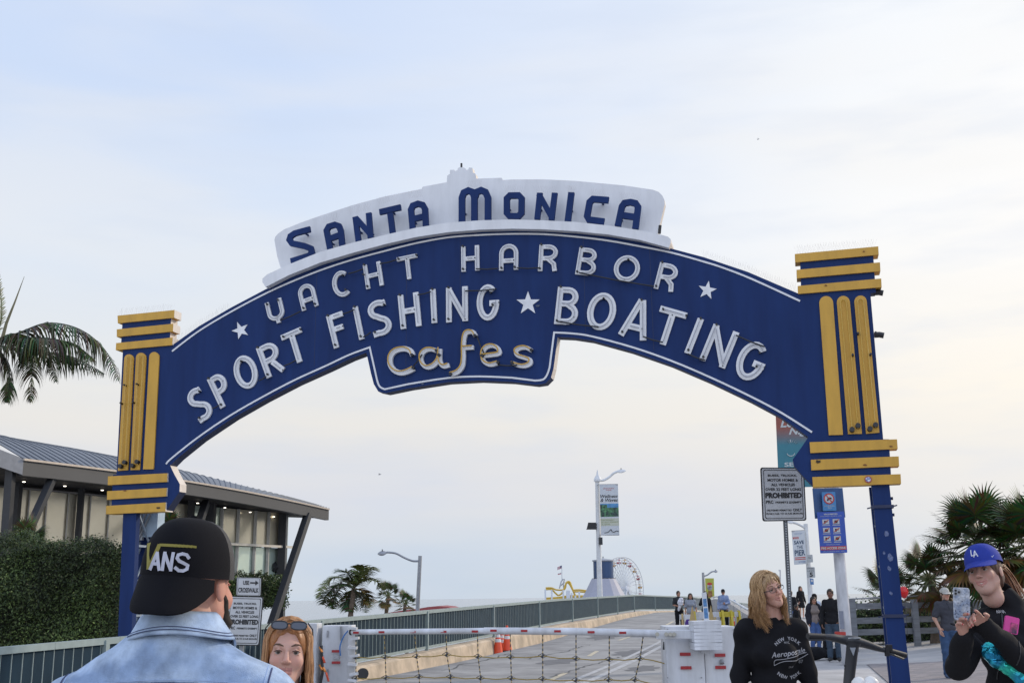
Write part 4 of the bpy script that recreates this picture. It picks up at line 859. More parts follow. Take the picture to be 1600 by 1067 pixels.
sg, fr, o = smallsign('traffic_sign', 'use crosswalk sign with right arrow above the vehicles prohibited sign', [(370.5,902),(407.5,902.7),(406.5,930.3),(369.5,929.5)], 20, M_sgn, [('USE',.26,.52,.60,.84,dict(bold=.035)),('CROSSWALK',.07,.93,.16,.44,dict(bold=.035))], M_ink, M_black, .07)
MB().prism([(.56,.68),(.78,.68),(.78,.58),(.92,.72),(.78,.86),(.78,.76),(.56,.76)], -.006, -.003, frame=fr).build('arrow', M_ink, o)
MB().bar(at(388,902,20.08)-Vector(sg.location), at(386,932,20.08)-Vector(sg.location), .05).build('post', M_pole, sg)
# ---- leaning white pole with blue boards and the locals night banner
wp0 = at(1322.5,1000,28); wpz = gz(wp0.x, wp0.y); t0_ = at(1285, 560, 28); k = (wp0.x-t0_.x)/(wp0.z-t0_.z); wpb = Vector((t0_.x+k*(wpz-t0_.z), 28, wpz))
wp = thing('light_pole', 'tall scuffed white pole carrying the blue fire access boards behind the right pylon', 'pole', wpb)
MB().tube([(0,0,0), t0_-wpb], [.147,.122], 14).build('pole', mat('scuffed_white', (.55,.56,.58), .6, var=.25, scale=5, stretch=(1,1,.3), two=(.36,.36,.38)), wp, True)
MB().lathe([(.156,0),(.156,.13)], at(1315,995,28)-wpb, 16).build('red_band', M_red, wp)
MB().box(at(1315,968,27.85)-wpb, (.10,.02,.42)).build('cable_cover', mat('pole_grey', (.2,.22,.27), .6), wp)
sb = thing('notice_board', 'dark blue square board fixed high on the white pole under the right pylon', 'sign', at(1296,808,27.8)); o, fr = board([(1269.5,763),(1316.5,762),(1321,808),(1273.5,810)], 27.8, sb, mat('board_blue', (.02,.07,.19), .5), 'panel', .02)
MB().tube([at(1294,765,27.9)-Vector(sb.location), at(1295,760,27.9)-Vector(sb.location)], .1, 10).build('clamp', M_wp, sb)
t, fr, o = smallsign('notice_sign', 'light blue no swimming style sign with red circle on the dark blue board', [(1283.8,768.5),(1305,768),(1307,797.5),(1286,798)], 27.7, mat('sky_blue_sheet', (.05,.20,.42), .5), [('NO DROPPING',.12,.88,.22,.29),('ZONE',.35,.65,.12,.19)], M_sgn, None, .05)
cc = (.5,.64); MB().prism([(cc[0]+.35*math.cos(a), cc[1]+.25*math.sin(a)) for a in np.linspace(0, 2*math.pi*.96, 20)], -.006, -.002, frame=fr).build('print', M_sgn, o)
mb = MB(); n = 20
P = [fr(cc[0]+.40*math.cos(2*math.pi*i/n), -.009, cc[1]+.29*math.sin(2*math.pi*i/n)) for i in range(n)]+[fr(cc[0]+.31*math.cos(2*math.pi*i/n), -.009, cc[1]+.225*math.sin(2*math.pi*i/n)) for i in range(n)]
mb.add(P, [(i,(i+1)%n,n+(i+1)%n,n+i) for i in range(n)]); mb.add([fr(*q) for q in ((.24,-.012,.84),(.30,-.012,.87),(.76,-.012,.45),(.70,-.012,.42))], [(0,1,2,3)]); mb.build('print', M_red, o)
mb = MB(); mb.add([fr(*q) for q in ((.32,-.0075,.55),(.45,-.0075,.72),(.68,-.0075,.70),(.72,-.0075,.62),(.5,-.0075,.6),(.42,-.0075,.5))], [(0,1,2,3,4,5)]); mb.build('print', M_ink, o)
t, fr, o = smallsign('notice_sign', 'blue prohibited activities board with six pictograms and a red fire access strip', [(1276.5,800),(1318.8,798.5),(1324,863),(1281.8,864.2)], 27.7, mat('royal_sheet', (.025,.075,.36), .5), [('PROHIBITED',.25,.75,.925,.96,dict(bold=.035)),('SANTA MONICA MUNICIPAL CODE',.1,.9,.885,.905),('MAXIMUM FINE',.25,.75,.195,.215),('NO STOPPING ANY TIME',.1,.9,.03,.05)], M_sgn, None, .02)
rects(fr, [(.02,.98,.075,.165)], M_red, o); txt_part(fr, [('FIRE ACCESS ZONE',.05,.95,.092,.148,dict(bold=.035))], M_sgn, o, -.007)
for i in range(3):
    for j in range(2):
        u0_, v0_ = .17+.38*j, .70-.205*i; rects(fr, [(u0_,u0_+.25,v0_,v0_+.12)], M_sgn, o, -.004)
        rects(fr, [(u0_+.06,u0_+.12+.05*((i+j)%2),v0_+.02,v0_+.09),(u0_+.10,u0_+.19,v0_+.05,v0_+.08)], M_ink, o, -.007); mb = MB(); mb.add([fr(*q) for q in ((u0_+.01,-.010,v0_+.02),(u0_+.03,-.010,v0_+.01),(u0_+.24,-.010,v0_+.10),(u0_+.22,-.010,v0_+.115))], [(0,1,2,3)]); mb.build('print', M_red, o)
        rects(fr, [(u0_-.02,u0_+.27,v0_-.035,v0_-.02)], M_sgn, o, -.0045)
bn = thing('banner', 'teal and rust locals night banner hanging behind the right end of the arch', 'banner', at(1240,735,27.9)); o, fr = board([(1209.5,590),(1274,588),(1280,760),(1217,762)], 27.95, bn, mat('banner_teal', (.055,.16,.20), .7, var=.05), 'cloth', .01)
M_br = mat('banner_rust', (.26,.075,.05), .7); t_ = MATS['banner_teal'].node_tree
tcn = t_.nodes.new('ShaderNodeTexCoord'); sx = t_.nodes.new('ShaderNodeSeparateXYZ'); t_.links.new(tcn.outputs['Generated'], sx.inputs[0]); cr = t_.nodes.new('ShaderNodeValToRGB'); cr.color_ramp.elements[0].position = .38; cr.color_ramp.elements[0].color = (.045,.19,.24,1); cr.color_ramp.elements[1].position = .54; cr.color_ramp.elements[1].color = (.27,.085,.06,1); t_.links.new(sx.outputs[2], cr.inputs[0])
for n_ in t_.nodes:
    if n_.type == 'MIX': t_.links.new(cr.outputs[0], n_.inputs[6])
M_pc = mat('print_cream_light', (.46,.50,.50), .6)
txt_part(fr, [('Locals',.10,.90,.54,.62,dict(shear=.3,bold=.03)),('Night',.30,.98,.455,.535,dict(shear=.3,bold=.03)),('SEPT 5',.16,.85,.185,.225,dict(bold=.03))], M_pc, o)
mb = MB(); mb.tube([fr(.33+.10*math.cos(a), -.006, .315+.035*math.sin(a)) for a in np.linspace(math.pi*1.1, math.pi*1.9, 9)], .012, 4)
for a in (-.6,-.2,.2,.6,1.0): mb.bar(fr(.36+.10*math.sin(a), -.006, .375+.03*math.cos(a)), fr(.36+.17*math.sin(a), -.006, .375+.055*math.cos(a)), .02, .004)
mb.build('print', M_pc, o)
# ================================================================== barrier gate
gate = thing('barrier_gate', 'white barrier arm with red reflectors and hanging rope net across the road', 'barrier', (at(1095,1067,18.6).x, 18.6, 0)); go = Vector(gate.location)
Yl, Yr_ = 21.0, 18.6
def GA(x, y, dy=0): return at(x, y, lerp(Yl, Yr_, (x-548)/(1045-548))+dy)-go
M_gw = mat('gate_white', (.60,.62,.66), .45, var=.12, scale=3, stretch=(2,2,.5), two=(.47,.48,.50), bump=.15); M_refl = mat('red_reflector', (.32,.015,.02), .35, var=.3, scale=30)
mb = MB(); mb.tube([GA(549,987), GA(760,985)], [.048,.052], 12); mb.build('arm', M_gw, gate, True)
mb = MB(); mb.tube([GA(757,985), GA(900,986), GA(1030,989.5)], [.060,.062,.064], 12); mb.build('arm', M_gw, gate, True)
MB().tube([GA(547.5,987), GA(550,987)], .055, 10).build('end_cap', M_black, gate)
for x, y in ((556,987.8),(596,987),(645,986.6),(693,986.3),(742,985.9),(771,984.6),(819,985),(871,985.6),(923.5,987),(973,988)):
    c_ = GA(x, y, -.075 if x > 757 else -.062); MB().box(c_, (.12,.006,.036), Matrix.Rotation(-.42, 3, 'Z')).build('reflector', M_refl, gate)
M_rope = mat('yellow_rope', (.30,.21,.05), .8, var=.3, scale=60); M_wire = mat('dark_wire', (.03,.033,.04), .5)
vx = [(556,990,556,1026,556,1059),(600,989,602,1026,603,1058),(648,990,651,1025,655,1056.5),(697,990,698,1022,704,1057),(746,990,747,1025,751,1058.5),(797,990,798,1026,799,1059),(848,990,848,1024,848,1060),(900,991,900,1028,900,1062),(952,993,952,1029.5,951,1061),(1005,993,1000,1028,992,1061)]
for i, (x0, y0, x1, y1, x2, y2) in enumerate(vx):
    mb = MB(); bl = [(x0,y0),(x1,y1),(x2,y2),(x2+1,y2+34)]
    for (a, b), (c_, d) in zip(bl, bl[1:]):
        n = 9
        for k in range(n):
            p, q = GA(a,b).lerp(GA(c_,d), k/n), GA(a,b).lerp(GA(c_,d), (k+1)/n); mb.cur = k%2; mb.tube([p, q], .011 if k%2 == 0 else .007, 5)
    mb.build('net_strand', [M_wire, M_rope], gate)
    for xx, yy in bl[1:3]:
        kn = MB(); p = GA(xx, yy); dx = GA(xx+7, yy+.4)-p; u_ = Vector((0,0,.045))
        kn.tube([p-dx, p+u_, p+dx, p-u_*.8, p-dx], .006, 5); kn.tube([p-Vector((.02,0,.02)), p+Vector((.02,0,.02))], .02, 6); kn.build('net_joint', M_wire, gate)
for row in (1, 2):
    mb = MB(); pts = []
    for i, v in enumerate(vx):
        p = GA(v[row*2], v[row*2+1]); pts.append(p)
        if i < len(vx)-1: q = GA(vx[i+1][row*2], vx[i+1][row*2+1]); pts.append((p+q)/2-Vector((0,0,.02)))
    pts.append(GA(1020, 1031 if row == 1 else 1068)); pts.append(GA(1042, 1037 if row == 1 else 1075)); mb.tube(pts, .009, 5); mb.build('net_rope', M_rope, gate)
# cabinets
def boxpx(root, x0, y0, x1, zb, Y, dep, m, name, rz=-.2, bev=0):
    o0 = Vector(root.location); a, b = at(x0, y0, Y), at(x1, y0, Y); w_ = b.x-a.x; c_ = Vector(((a.x+b.x)/2, Y+dep/2, (a.z+zb)/2))-o0
    mb = MB(); mb.box((0,0,0), (w_, dep, a.z-zb)); o = mb.build(name, m, root, loc=c_); o.rotation_euler = (0,0,rz)
    bv = o.modifiers.new('bevel', 'BEVEL'); bv.width = bev or .012; bv.segments = 2; return o
boxpx(gate, 1040, 978, 1099, 0, 18.3, .75, M_gw, 'cabinet', -.02); boxpx(gate, 1099.7, 978.5, 1148.5, 0, 18.3, .75, M_gw, 'cabinet', -.02)
for x, y in ((1070.7,1021.5),(1125,1023),(1072,1042.7),(1126,1042)): MB().box(at(x,y,18.27)-go, (.17,.008,.05)).build('reflector', M_refl, gate)
MB().tube([at(1127.5,1031,18.27)-go, at(1128.5,1036,18.24)-go], .035, 8).build('lock', M_pole, gate)
for x in (1043,1096,1146):
    for y in (983,1058): MB().tube([at(x,y,18.28)-go, at(x,y,18.25)-go], .014, 6).build('rivet', M_pole, gate)
boxpx(gate, 1026, 984, 1083, at(1050,998,18.1).z, 18.05, .10, M_gw, 'arm_bracket', -.1)
for x in (1027,1041,1047.5,1053.5): MB().tube([at(x,990.5,18.04)-go, at(x,990.5,17.99)-go], .033, 10).build('bolt', mat('bolt_steel', (.35,.34,.30), .4, metal=.6), gate)
mb = MB(); 
for k in range(8): z = lerp(at(1102,972,18).z, at(1102,1011,18).z, k/7); mb.box(Vector((at(1102,990,18).x, 18, z))-go, (.43-.006*(k%2), .5, .055), Matrix.Rotation(.02*((k%3)-1), 3, 'Y'))
mb.build('stacked_boards', M_gw, gate); boxpx(gate, 1096, 1013, 1108, at(1100,1020,18.2).z, 18.1, .12, M_gw, 'pedestal', 0)
ib = thing('info_sign', 'narrow white board with two blue panels standing on the barrier housing', 'sign', at(1103,972,17.95)); o, fr = board([(1096.5,926),(1103.5,924.5),(1109,974),(1100.5,974)], 18.0, ib, mat('board_white', (.55,.57,.6), .5), 'panel', .02); rects(fr, [(.12,.86,.55,.80),(.12,.86,.17,.50)], mat('print_blue', (.07,.18,.36), .6, var=.4, scale=20), o)
MB().tube([GA(1037,1002)+Vector((0,-.1,0)), GA(1036,1014)+Vector((0,-.1,0))], .02, 6).build('hook', M_dark, gate)
# left receiver posts
rc = thing('barrier_receiver', 'white steel box with flanges that receives the barrier arm on the left', 'barrier post', (at(530,1067,21.3).x, 21.3, 0)); ro = Vector(rc.location)
boxpx(rc, 504, 977, 550, 0, 21.35, .5, M_gw, 'box', -.02)
for y in (1016.8, 1034.5): MB().box(at(525,y,21.3)-ro, (.16,.008,.045)).build('reflector', M_refl, rc)
MB().box(at(525.5,1025.6,21.33)-ro, (.10,.02,.09)).build('label_plate', mat('plate_grey', (.36,.37,.40), .4, var=.4, scale=60), rc)
MB().tube([at(533,978,21.3)-ro, at(533,1000,21.3)-ro], .02, 8).build('conduit', M_pole, rc); MB().box(at(512,1050,21.33)-ro, (.03,.02,.12)).build('hinge', M_pole, rc); MB().box(at(512,990,21.33)-ro, (.03,.02,.12)).build('hinge', M_pole, rc)
boxpx(rc, 544, 980, 556, 0, 21.15, .12, M_gw, 'flange_post', 0)
for k, y in enumerate((981,997,1011,1024,1037,1052,1062)): MB().box(at(554 if k%2 else 551, y, 21.0)-ro, (.16,.2,.045), Matrix.Rotation(.12*(-1)**k, 3, 'Y')).build('flange', M_gw, rc)
mb = MB(); mb.lathe([(.02,-.03),(.10,-.03),(.10,.03),(.02,.03)], n=16); o = mb.build('wheel', M_dark, rc, loc=at(567,1052,21.0)-ro); o.rotation_euler = (R(90),0,.5)
mb = MB(); pts = [at(x, y, 21.2)-ro for x, y in ((544,985),(538,992),(533,1003),(531,1012),(532,1024))]; mb.tube(spline(pts, 4), .014, 6); mb.build('strap', mat('blue_strap', (.05,.16,.40), .6), rc)
rc2 = thing('barrier_cabinet', 'plain white steel cabinet behind the red haired woman', 'cabinet', (at(478,1067,21.2).x, 21.2, 0)); boxpx(rc2, 452, 974, 496, 0, 21.2, .5, M_gw, 'box', -.02)
stp = thing('safety_straps', 'orange and red straps hanging between the two white boxes', 'straps', at(503,1067,21.1)); s0_ = Vector(stp.location)
for x, y0, y1, m_ in ((501,1010,1018,'o'),(505,1024,1035,'r'),(501,1038,1046,'o'),(506,1041,1049,'o'),(511,1050,1064,'r')):
    MB().bar(at(x-1.5,y0,21.1)-s0_, at(x+2.5,y1,21.05)-s0_, .035, .02).build('strap', mat('orange_strap', (.55,.20,.04), .7) if m_ == 'o' else mat('red_strap', (.5,.07,.03), .7), stp)
MB().tube([at(502,1008,21.1)-s0_, at(504,1050,21.1)-s0_, at(500,1070,21.1)-s0_], .03, 6).build('chain', M_dark, stp)
# ---- cones
def cone(label, px, Y, base=None):
    if base: r_ = dup(base)
    else:
        r_ = thing('traffic_cone', label, 'traffic cone', (0,0,0)); H = .83; prof = lambda z: lerp(.17, .035, z/H)
        MB().box((0,0,.02), (.44,.44,.04)).build('foot', M_black, r_)
        M_or = mat('cone_orange', (.75,.085,.03), .45, var=.08); M_cw = mat('cone_white_band', (.65,.66,.66), .4)
        for z0, z1, m_, nm in ((.04,.40,M_or,'cone_body'),(.40,.50,M_cw,'white_band'),(.50,.55,M_or,'cone_body'),(.55,.64,M_cw,'white_band'),(.64,.83,M_or,'cone_body')): MB().lathe([(prof(z0),z0),(prof(z1),z1)], n=18).build(nm, m_, r_, True)
    p = stand(px, Y); r_.location = p; r_['label'] = label; r_['group'] = 'orange traffic cones by the kerb'; return r_
k0 = cone('front left orange traffic cone of the three by the kerb wall', 777.5, 37.5); cone('middle orange traffic cone partly hidden behind the front one', 783, 38.4, k0); cone('rightmost orange traffic cone of the three beside the kerb', 791.5, 38, k0)
# ================================================================== pier far away
M_fy = mat('coaster_yellow', (.60,.40,.06), .6); M_fw = mat('coaster_white', (.62,.64,.68), .6); M_steel = mat('wheel_steel', (.42,.43,.46), .5)
fc = at(973, 919.5, 480); fwh = thing('ferris_wheel', 'white ferris wheel with red and yellow gondolas far away on the pier', 'ferris wheel', (fc.x, fc.y, -8)); fo = Vector(fwh.location)
ya = R(47); ux = Vector((math.cos(ya), math.sin(ya), 0)); ax = Vector((-ux.y, ux.x, 0)); Rw = 13.0; fl_ = fc-fo
def wp_(a, r_, off): return fl_+ux*r_*math.cos(a)+Vector((0,0,r_*math.sin(a)))+ax*off
for off in (-1.1, 1.1):
    for rr in (Rw, Rw*.84):
        MB().tube([wp_(2*math.pi*i/48, rr, off) for i in range(49)], .13, 4).build('rim', M_steel, fwh)
    mb = MB()
    for i in range(40): mb.bar(wp_(2*math.pi*i/40, 1.2, off*2.0), wp_(2*math.pi*i/40, Rw, off), .15)
    mb.build('spokes', mat('spoke_white', (.60,.62,.65), .5), fwh)
mb = MB()
for i in range(40): mb.bar(wp_(2*math.pi*(i+.5)/40, Rw*.97, -1.1), wp_(2*math.pi*(i+.5)/40, Rw*.97, 1.1), .12)
mb.build('cross_bars', M_steel, fwh)
for i in range(20):
    a = 2*math.pi*(i+.5)/20; c_ = wp_(a, Rw*.94, 0); g = MB(); g.lathe([(.25,-2.0),(.75,-1.8),(.95,-1.3),(.95,-1.1),(.1,-1.1)], c_, 12); g.tube([c_, c_+Vector((0,0,-1.2))], .08, 4); g.lathe([(.9,-.35),(.1,.05)], c_, 12)
    g.build('gondola', mat('gondola_red', (.42,.03,.05), .5) if i%2 else mat('gondola_yellow', (.55,.30,.05), .5), fwh)
for sg_ in (-1, 1):
    for dx in (-7, 7): MB().bar(fl_+ax*sg_*2.4, fl_+ux*dx+ax*sg_*4+Vector((0,0,-fl_.z)), .5).build('support_leg', M_fw, fwh)
MB().tube([fl_-ax*2.6, fl_+ax*2.6], 1.0, 12).build('hub', M_fw, fwh)
tc0 = at(944, 930, 300); tw = thing('pier_pavilion', 'dark blue drum tower on a flared pale cone base in front of the ferris wheel', 'tower', (tc0.x, tc0.y, -8)); to = Vector(tw.location); px3 = 300/1740
zz = lambda y: at(944, y, 300).z+8
mb = MB(); mb.lathe([(17.5*px3, zz(903)),(19*px3,zz(905)),(24*px3,zz(915)),(29*px3,zz(925)),(37*px3,zz(938)),(55*px3,zz(960)),(55*px3,0)], n=16); mb.build('flared_base', mat('cone_cladding', (.30,.31,.37), .6), tw)
M_dblue = mat('drum_blue', (.012,.045,.125), .4, var=.25, scale=.5, stretch=(1,1,.05)); mb = MB(); mb.lathe([(15.3*px3,zz(904)),(15.3*px3,zz(876))], n=32); mb.build('drum', M_dblue, tw)
MB().lathe([(16.8*px3,zz(876.5)),(16.8*px3,zz(874.5)),(4*px3,zz(872.5)),(.5*px3,zz(871.5))], n=24).build('roof', mat('drum_roof', (.30,.32,.36), .5), tw); MB().lathe([(18*px3,zz(905)),(18*px3,zz(903)),(16*px3,zz(903))], n=24).build('gallery', M_fas, tw)
MB().tube([(0,0,zz(872)),(0,0,zz(869))], .12, 5).build('finial', M_dark, tw)
cs0 = at(880, 935, 400); cs = thing('roller_coaster', 'yellow roller coaster track on white columns behind the bridge fence', 'roller coaster', (cs0.x, cs0.y, -8)); co = Vector(cs.location)
def cpx(l, Y=400): return [at(x, y, Y)-co for x, y in l]
for l in ([(853,918),(862,918),(870,921),(882,920),(885,910),(890,908.5),(893,915),(898,928)],[(853,920.5),(862,920.5),(868,926),(873,929.5),(879,925),(883,915),(886,910),(890,912),(895,921),(899,930)],[(896,921.5),(905,921),(917,922.5)],[(896,924),(905,923.8),(917,925)],[(853,934),(870,933),(890,930.5),(912,930.5)],[(853,936.5),(870,935),(890,932.5),(912,932)]):
    pts = spline(cpx(l), 6); mb = MB(); mb.tube(pts, .28, 5); mb.tube([p+Vector((0,2.2,0)) for p in pts], .28, 5)
    for i in range(0, len(pts), 3): mb.bar(pts[i], pts[i]+Vector((0,2.2,0)), .2)
    mb.build('track', M_fy, cs)
for x, y in ((852,920),(862,921),(880,921),(887.5,922),(905,924),(893,926),(899,930)):
    p = cpx([(x, y)])[0]; MB().bar(p, Vector((p.x, p.y, 0)), .55 if x not in (887.5,) else 1.3).build('column', M_fw, cs)
for l in ([(874,919),(877,908),(880,904)],[(882,904),(880,912),(881,919)],[(875,915),(882,909)]): MB().tube(cpx(l, 401), .25, 5).build('stair', M_steel, cs)
fp = thing('flagpole', 'thin pole with the striped flag above the smaller white flag beyond the fence', 'flagpole', at(878,905,400)); f0 = Vector(fp.location)
MB().tube([at(878,905,400)-f0, at(877.8,883,400)-f0], .1, 5).build('pole', M_steel, fp)
fl1 = MB()
P = lambda u, v: at(877.7-7*u+.3*math.sin(v*3), 882.8+4.5*v+3.0*u, 400)-f0+Vector((0,.4*math.sin(u*7),0))
for v in range(7):
    for u in range(8):
        a, b, c_, d = P(u/8, v/7), P((u+1)/8, v/7), P((u+1)/8, (v+1)/7), P(u/8, (v+1)/7); fl1.cur = 2 if (u < 3 and v < 4) else v%2; fl1.add([a,b,c_,d], [(0,1,2,3)])
fl1.build('flag', [mat('flag_red', (.42,.10,.12), .7), mat('flag_white', (.6,.6,.62), .7), mat('flag_blue', (.06,.08,.2), .7)], fp)
fl2 = MB(); P = lambda u, v: at(877-5.5*u, 894+2.5*v+1.2*u, 400)-f0+Vector((0,.3*math.sin(u*6),0))
for v in range(2):
    for u in range(5): fl2.cur = v; fl2.add([P(u/5,v/2), P((u+1)/5,v/2), P((u+1)/5,(v+1)/2), P(u/5,(v+1)/2)], [(0,1,2,3)])
fl2.build('flag', [MATS['flag_white'], MATS['flag_red']], fp)
fp = thing('flagpole', 'very thin distant flagpole right of the blonde woman', 'flagpole', at(1219,930,200)); f0 = Vector(fp.location); MB().tube([(0,0,0), at(1219,890,200)-f0], .12, 5).build('pole', M_steel, fp); MB().add([at(x,y,200)-f0 for x, y in ((1219,889),(1216,890),(1216.5,892.5),(1219,892))], [(0,1,2,3)]).build('flag', MATS['flag_white'], fp)
# red curved roofs of the beach building
rr_ = thing('beach_building', 'low red curved roof showing just above the bridge fence', 'building', at(675,945,95)); r0_ = Vector(rr_.location); top = [(600,958),(630,953),(650,951),(668,947.8),(685,946.6),(700,948),(712,952),(712,975),(600,975)]
q = [at(x,y,95)-r0_ for x, y in top]; MB().add(q+[p+Vector((0,12,0)) for p in q], [tuple(range(9)), tuple(range(17,8,-1))]+[(i+1,i,i+9,i+10) for i in range(8)]).build('roof', mat('red_roof', (.25,.05,.05), .6), rr_)
# ================================================================== right side fence
rf_ = thing('timber_fence', 'weathered grey three rail timber fence behind the crowd on the right', 'fence', at(1322,993,33.5)); rf_.location.z = gz(rf_.location.x, 33.5); fo2 = Vector(rf_.location)
M_tim = mat('weathered_timber', (.17,.18,.195), .9, var=.25, scale=4, stretch=(.3,1,3), bump=.5)
def FP(x, y): return at(x, y, interp(x, [1320,1650], [33.5,36.5]))-fo2
for (ya, yb_) in ((947,943),(970,964),(988,982)):
    for x0, x1 in ((1322,1426),(1426,1520),(1520,1640)): MB().bar(FP(x0,lerp(ya,yb_,(x0-1322)/220)), FP(x1,lerp(ya,yb_,(x1-1322)/220)), .06, .17).build('rail', M_tim, rf_)
for x, w_ in ((1327,.24),(1426,.17),(1520,.17),(1610,.17)): MB().bar(FP(x,936)+Vector((0,-.1,0)), Vector((FP(x,936).x, FP(x,936).y-.1, 0)), w_, .15, (0,1,0)).build('post', M_tim, rf_)
MB().tube([FP(1318,936), FP(1650,921)], .022, 6).build('handrail', M_pole, rf_)
# ---- far right parapet and barricades on the bridge
pr = thing('bridge_parapet', 'pale low parapet on the right side of the bridge behind the walking group', 'wall', stand(1157, 45)); pro = Vector(pr.location); mb = MB(); pp = []
for Y in np.linspace(34, 84, 16):
    X = at(interp(Y,[34,38,45,60,84],[1192,1176,1157,1135,1110]), 940, Y).x; pp.append(Vector((X, Y, gz(X, Y))))
for a, b in zip(pp, pp[1:]): mb.add([v-pro for v in (a, b, b+Vector((0,0,.85)), a+Vector((0,0,.85)), a+Vector((.25,0,0)), b+Vector((.25,0,0)), b+Vector((.25,0,.85)), a+Vector((.25,0,.85)))], [(3,2,1,0),(4,5,6,7),(3,7,6,2),(0,1,5,4),(0,4,7,3),(1,2,6,5)])
mb.build('wall', M_conc, pr); mb = MB(); mb.tube([p+Vector((.1,0,1.0))-pro for p in pp], .05, 6)
for p in pp[::2]: mb.bar(p+Vector((.1,0,.85))-pro, p+Vector((.1,0,1.0))-pro, .05)
mb.build('handrail', M_wp, pr)
tn = thing('canopy_tent', 'small blue peaked canopy beyond the parapet', 'tent', at(1148,948,110)); t0 = Vector(tn.location); ap = at(1147,936.5,110)-t0; cs_ = [at(x,y,110+d)-t0 for x, y, d in ((1138,946,0),(1156,944,0),(1156,944,3),(1138,946,3))]
MB().add([ap]+cs_, [(0,1,2),(0,2,3),(0,3,4),(0,4,1)]).build('canopy', mat('tent_blue', (.05,.20,.38), .7), tn)
for c_ in cs_[:2]: MB().bar(c_, c_+Vector((0,0,-1.5)), .08).build('leg', M_steel, tn)
M_by = mat('barricade_yellow', (.50,.40,.04), .6)
def barr(label, px, Y, W, H, m, rz, board_m, legs=2):
    p = stand(px, Y); t = thing('barricade', label, 'barricade', p, rz, 'barricades on the bridge')
    for sx_ in (-1, 1):
        for sy in (-1, 1): MB().bar((sx_*W/2, sy*.28, 0), (sx_*W/2, sy*.03, H), .06, .05).build('leg', m, t)
    for z in (.9*H, .45*H): MB().box((0, 0, z), (W+.2, .04, .16)).build('board', board_m, t)
    return t
barr('yellow legged barricade with pale board nearest the blonde woman', 1134, 36, .28, 1.15, M_by, .1, M_by); barr('yellow legged barricade with white board behind the info board', 1118, 38, 1.6, 1.10, M_by, .25, M_gw)
barr('low white barricade between the walkers and the barrier housing', 1090, 39, 1.1, 1.0, mat('tan_wood', (.45,.33,.15), .8), -.1, M_gw)
for i, (x, Y, lb) in enumerate(((1080, 37, 'tan wooden wedge board leaning left of the narrow white board'), (1109, 37, 'tan wooden wedge board leaning right of the narrow white board'))):
    p = stand(x, Y); t = thing('wedge_board', lb, 'board', p); MB().prism([(-.14,0),(.14,0),(.12,.75),(.02,1.30),(-.12,.7)], 0, .04).build('board', mat('tan_wood', (.45,.30,.12), .8), t); MB().bar((0,.05,.6), (0,.4,0), .04).build('prop', mat('tan_wood'), t)
k1 = dup(k0); k1.location = stand(1146, 52); k1.scale = (.5,.5,.5); k1['label'] = 'far orange cone beside the pale parapet behind the yellow barricade'; k1['group'] = 'orange traffic cones by the parapet'
# gulls
for x, y, Y, lb, s_ in ((1184.5, 218, 60, 'tiny gull high in the sky right of the arch top', .18), (593, 741, 90, 'tiny gull gliding under the arch', .35)):
    p = at(x, y, Y); t = thing('gull', lb, 'bird', p); MB().tube([(-.16*s_*2,0,-.02),(0,0,0),(.2*s_*2,0,.03)], [.01,.06*s_*2,.01], 6).build('body', mat('gull_grey', (.25,.25,.26), .7), t)
    for sg_ in (-1, 1): MB().add([(0,0,.02),(.05*s_,sg_*.3*s_,.25*s_),(-.1*s_-.2*s_*0,sg_*.8*s_,.15*s_),(-.25*s_,sg_*.3*s_,.18*s_)], [(0,1,2,3)]).build('wing', mat('gull_grey'), t)
# red balloon by the right post
bl_ = thing('balloon', 'shiny red balloon just right of the right blue post', 'balloon', at(1412,925,30)); mb = MB(); mb.lathe([(.01,-.16),(.05,-.135),(.105,-.065),(.125,.015),(.105,.10),(.055,.145),(.01,.155)], n=16); mb.build('skin', mat('balloon_red', (.55,.015,.015), .12), bl_, 'full'); MB().tube([(0,0,-.2),(.02,0,-.5),(0,0,-1.1)], .006, 4).build('string', M_wire, bl_)
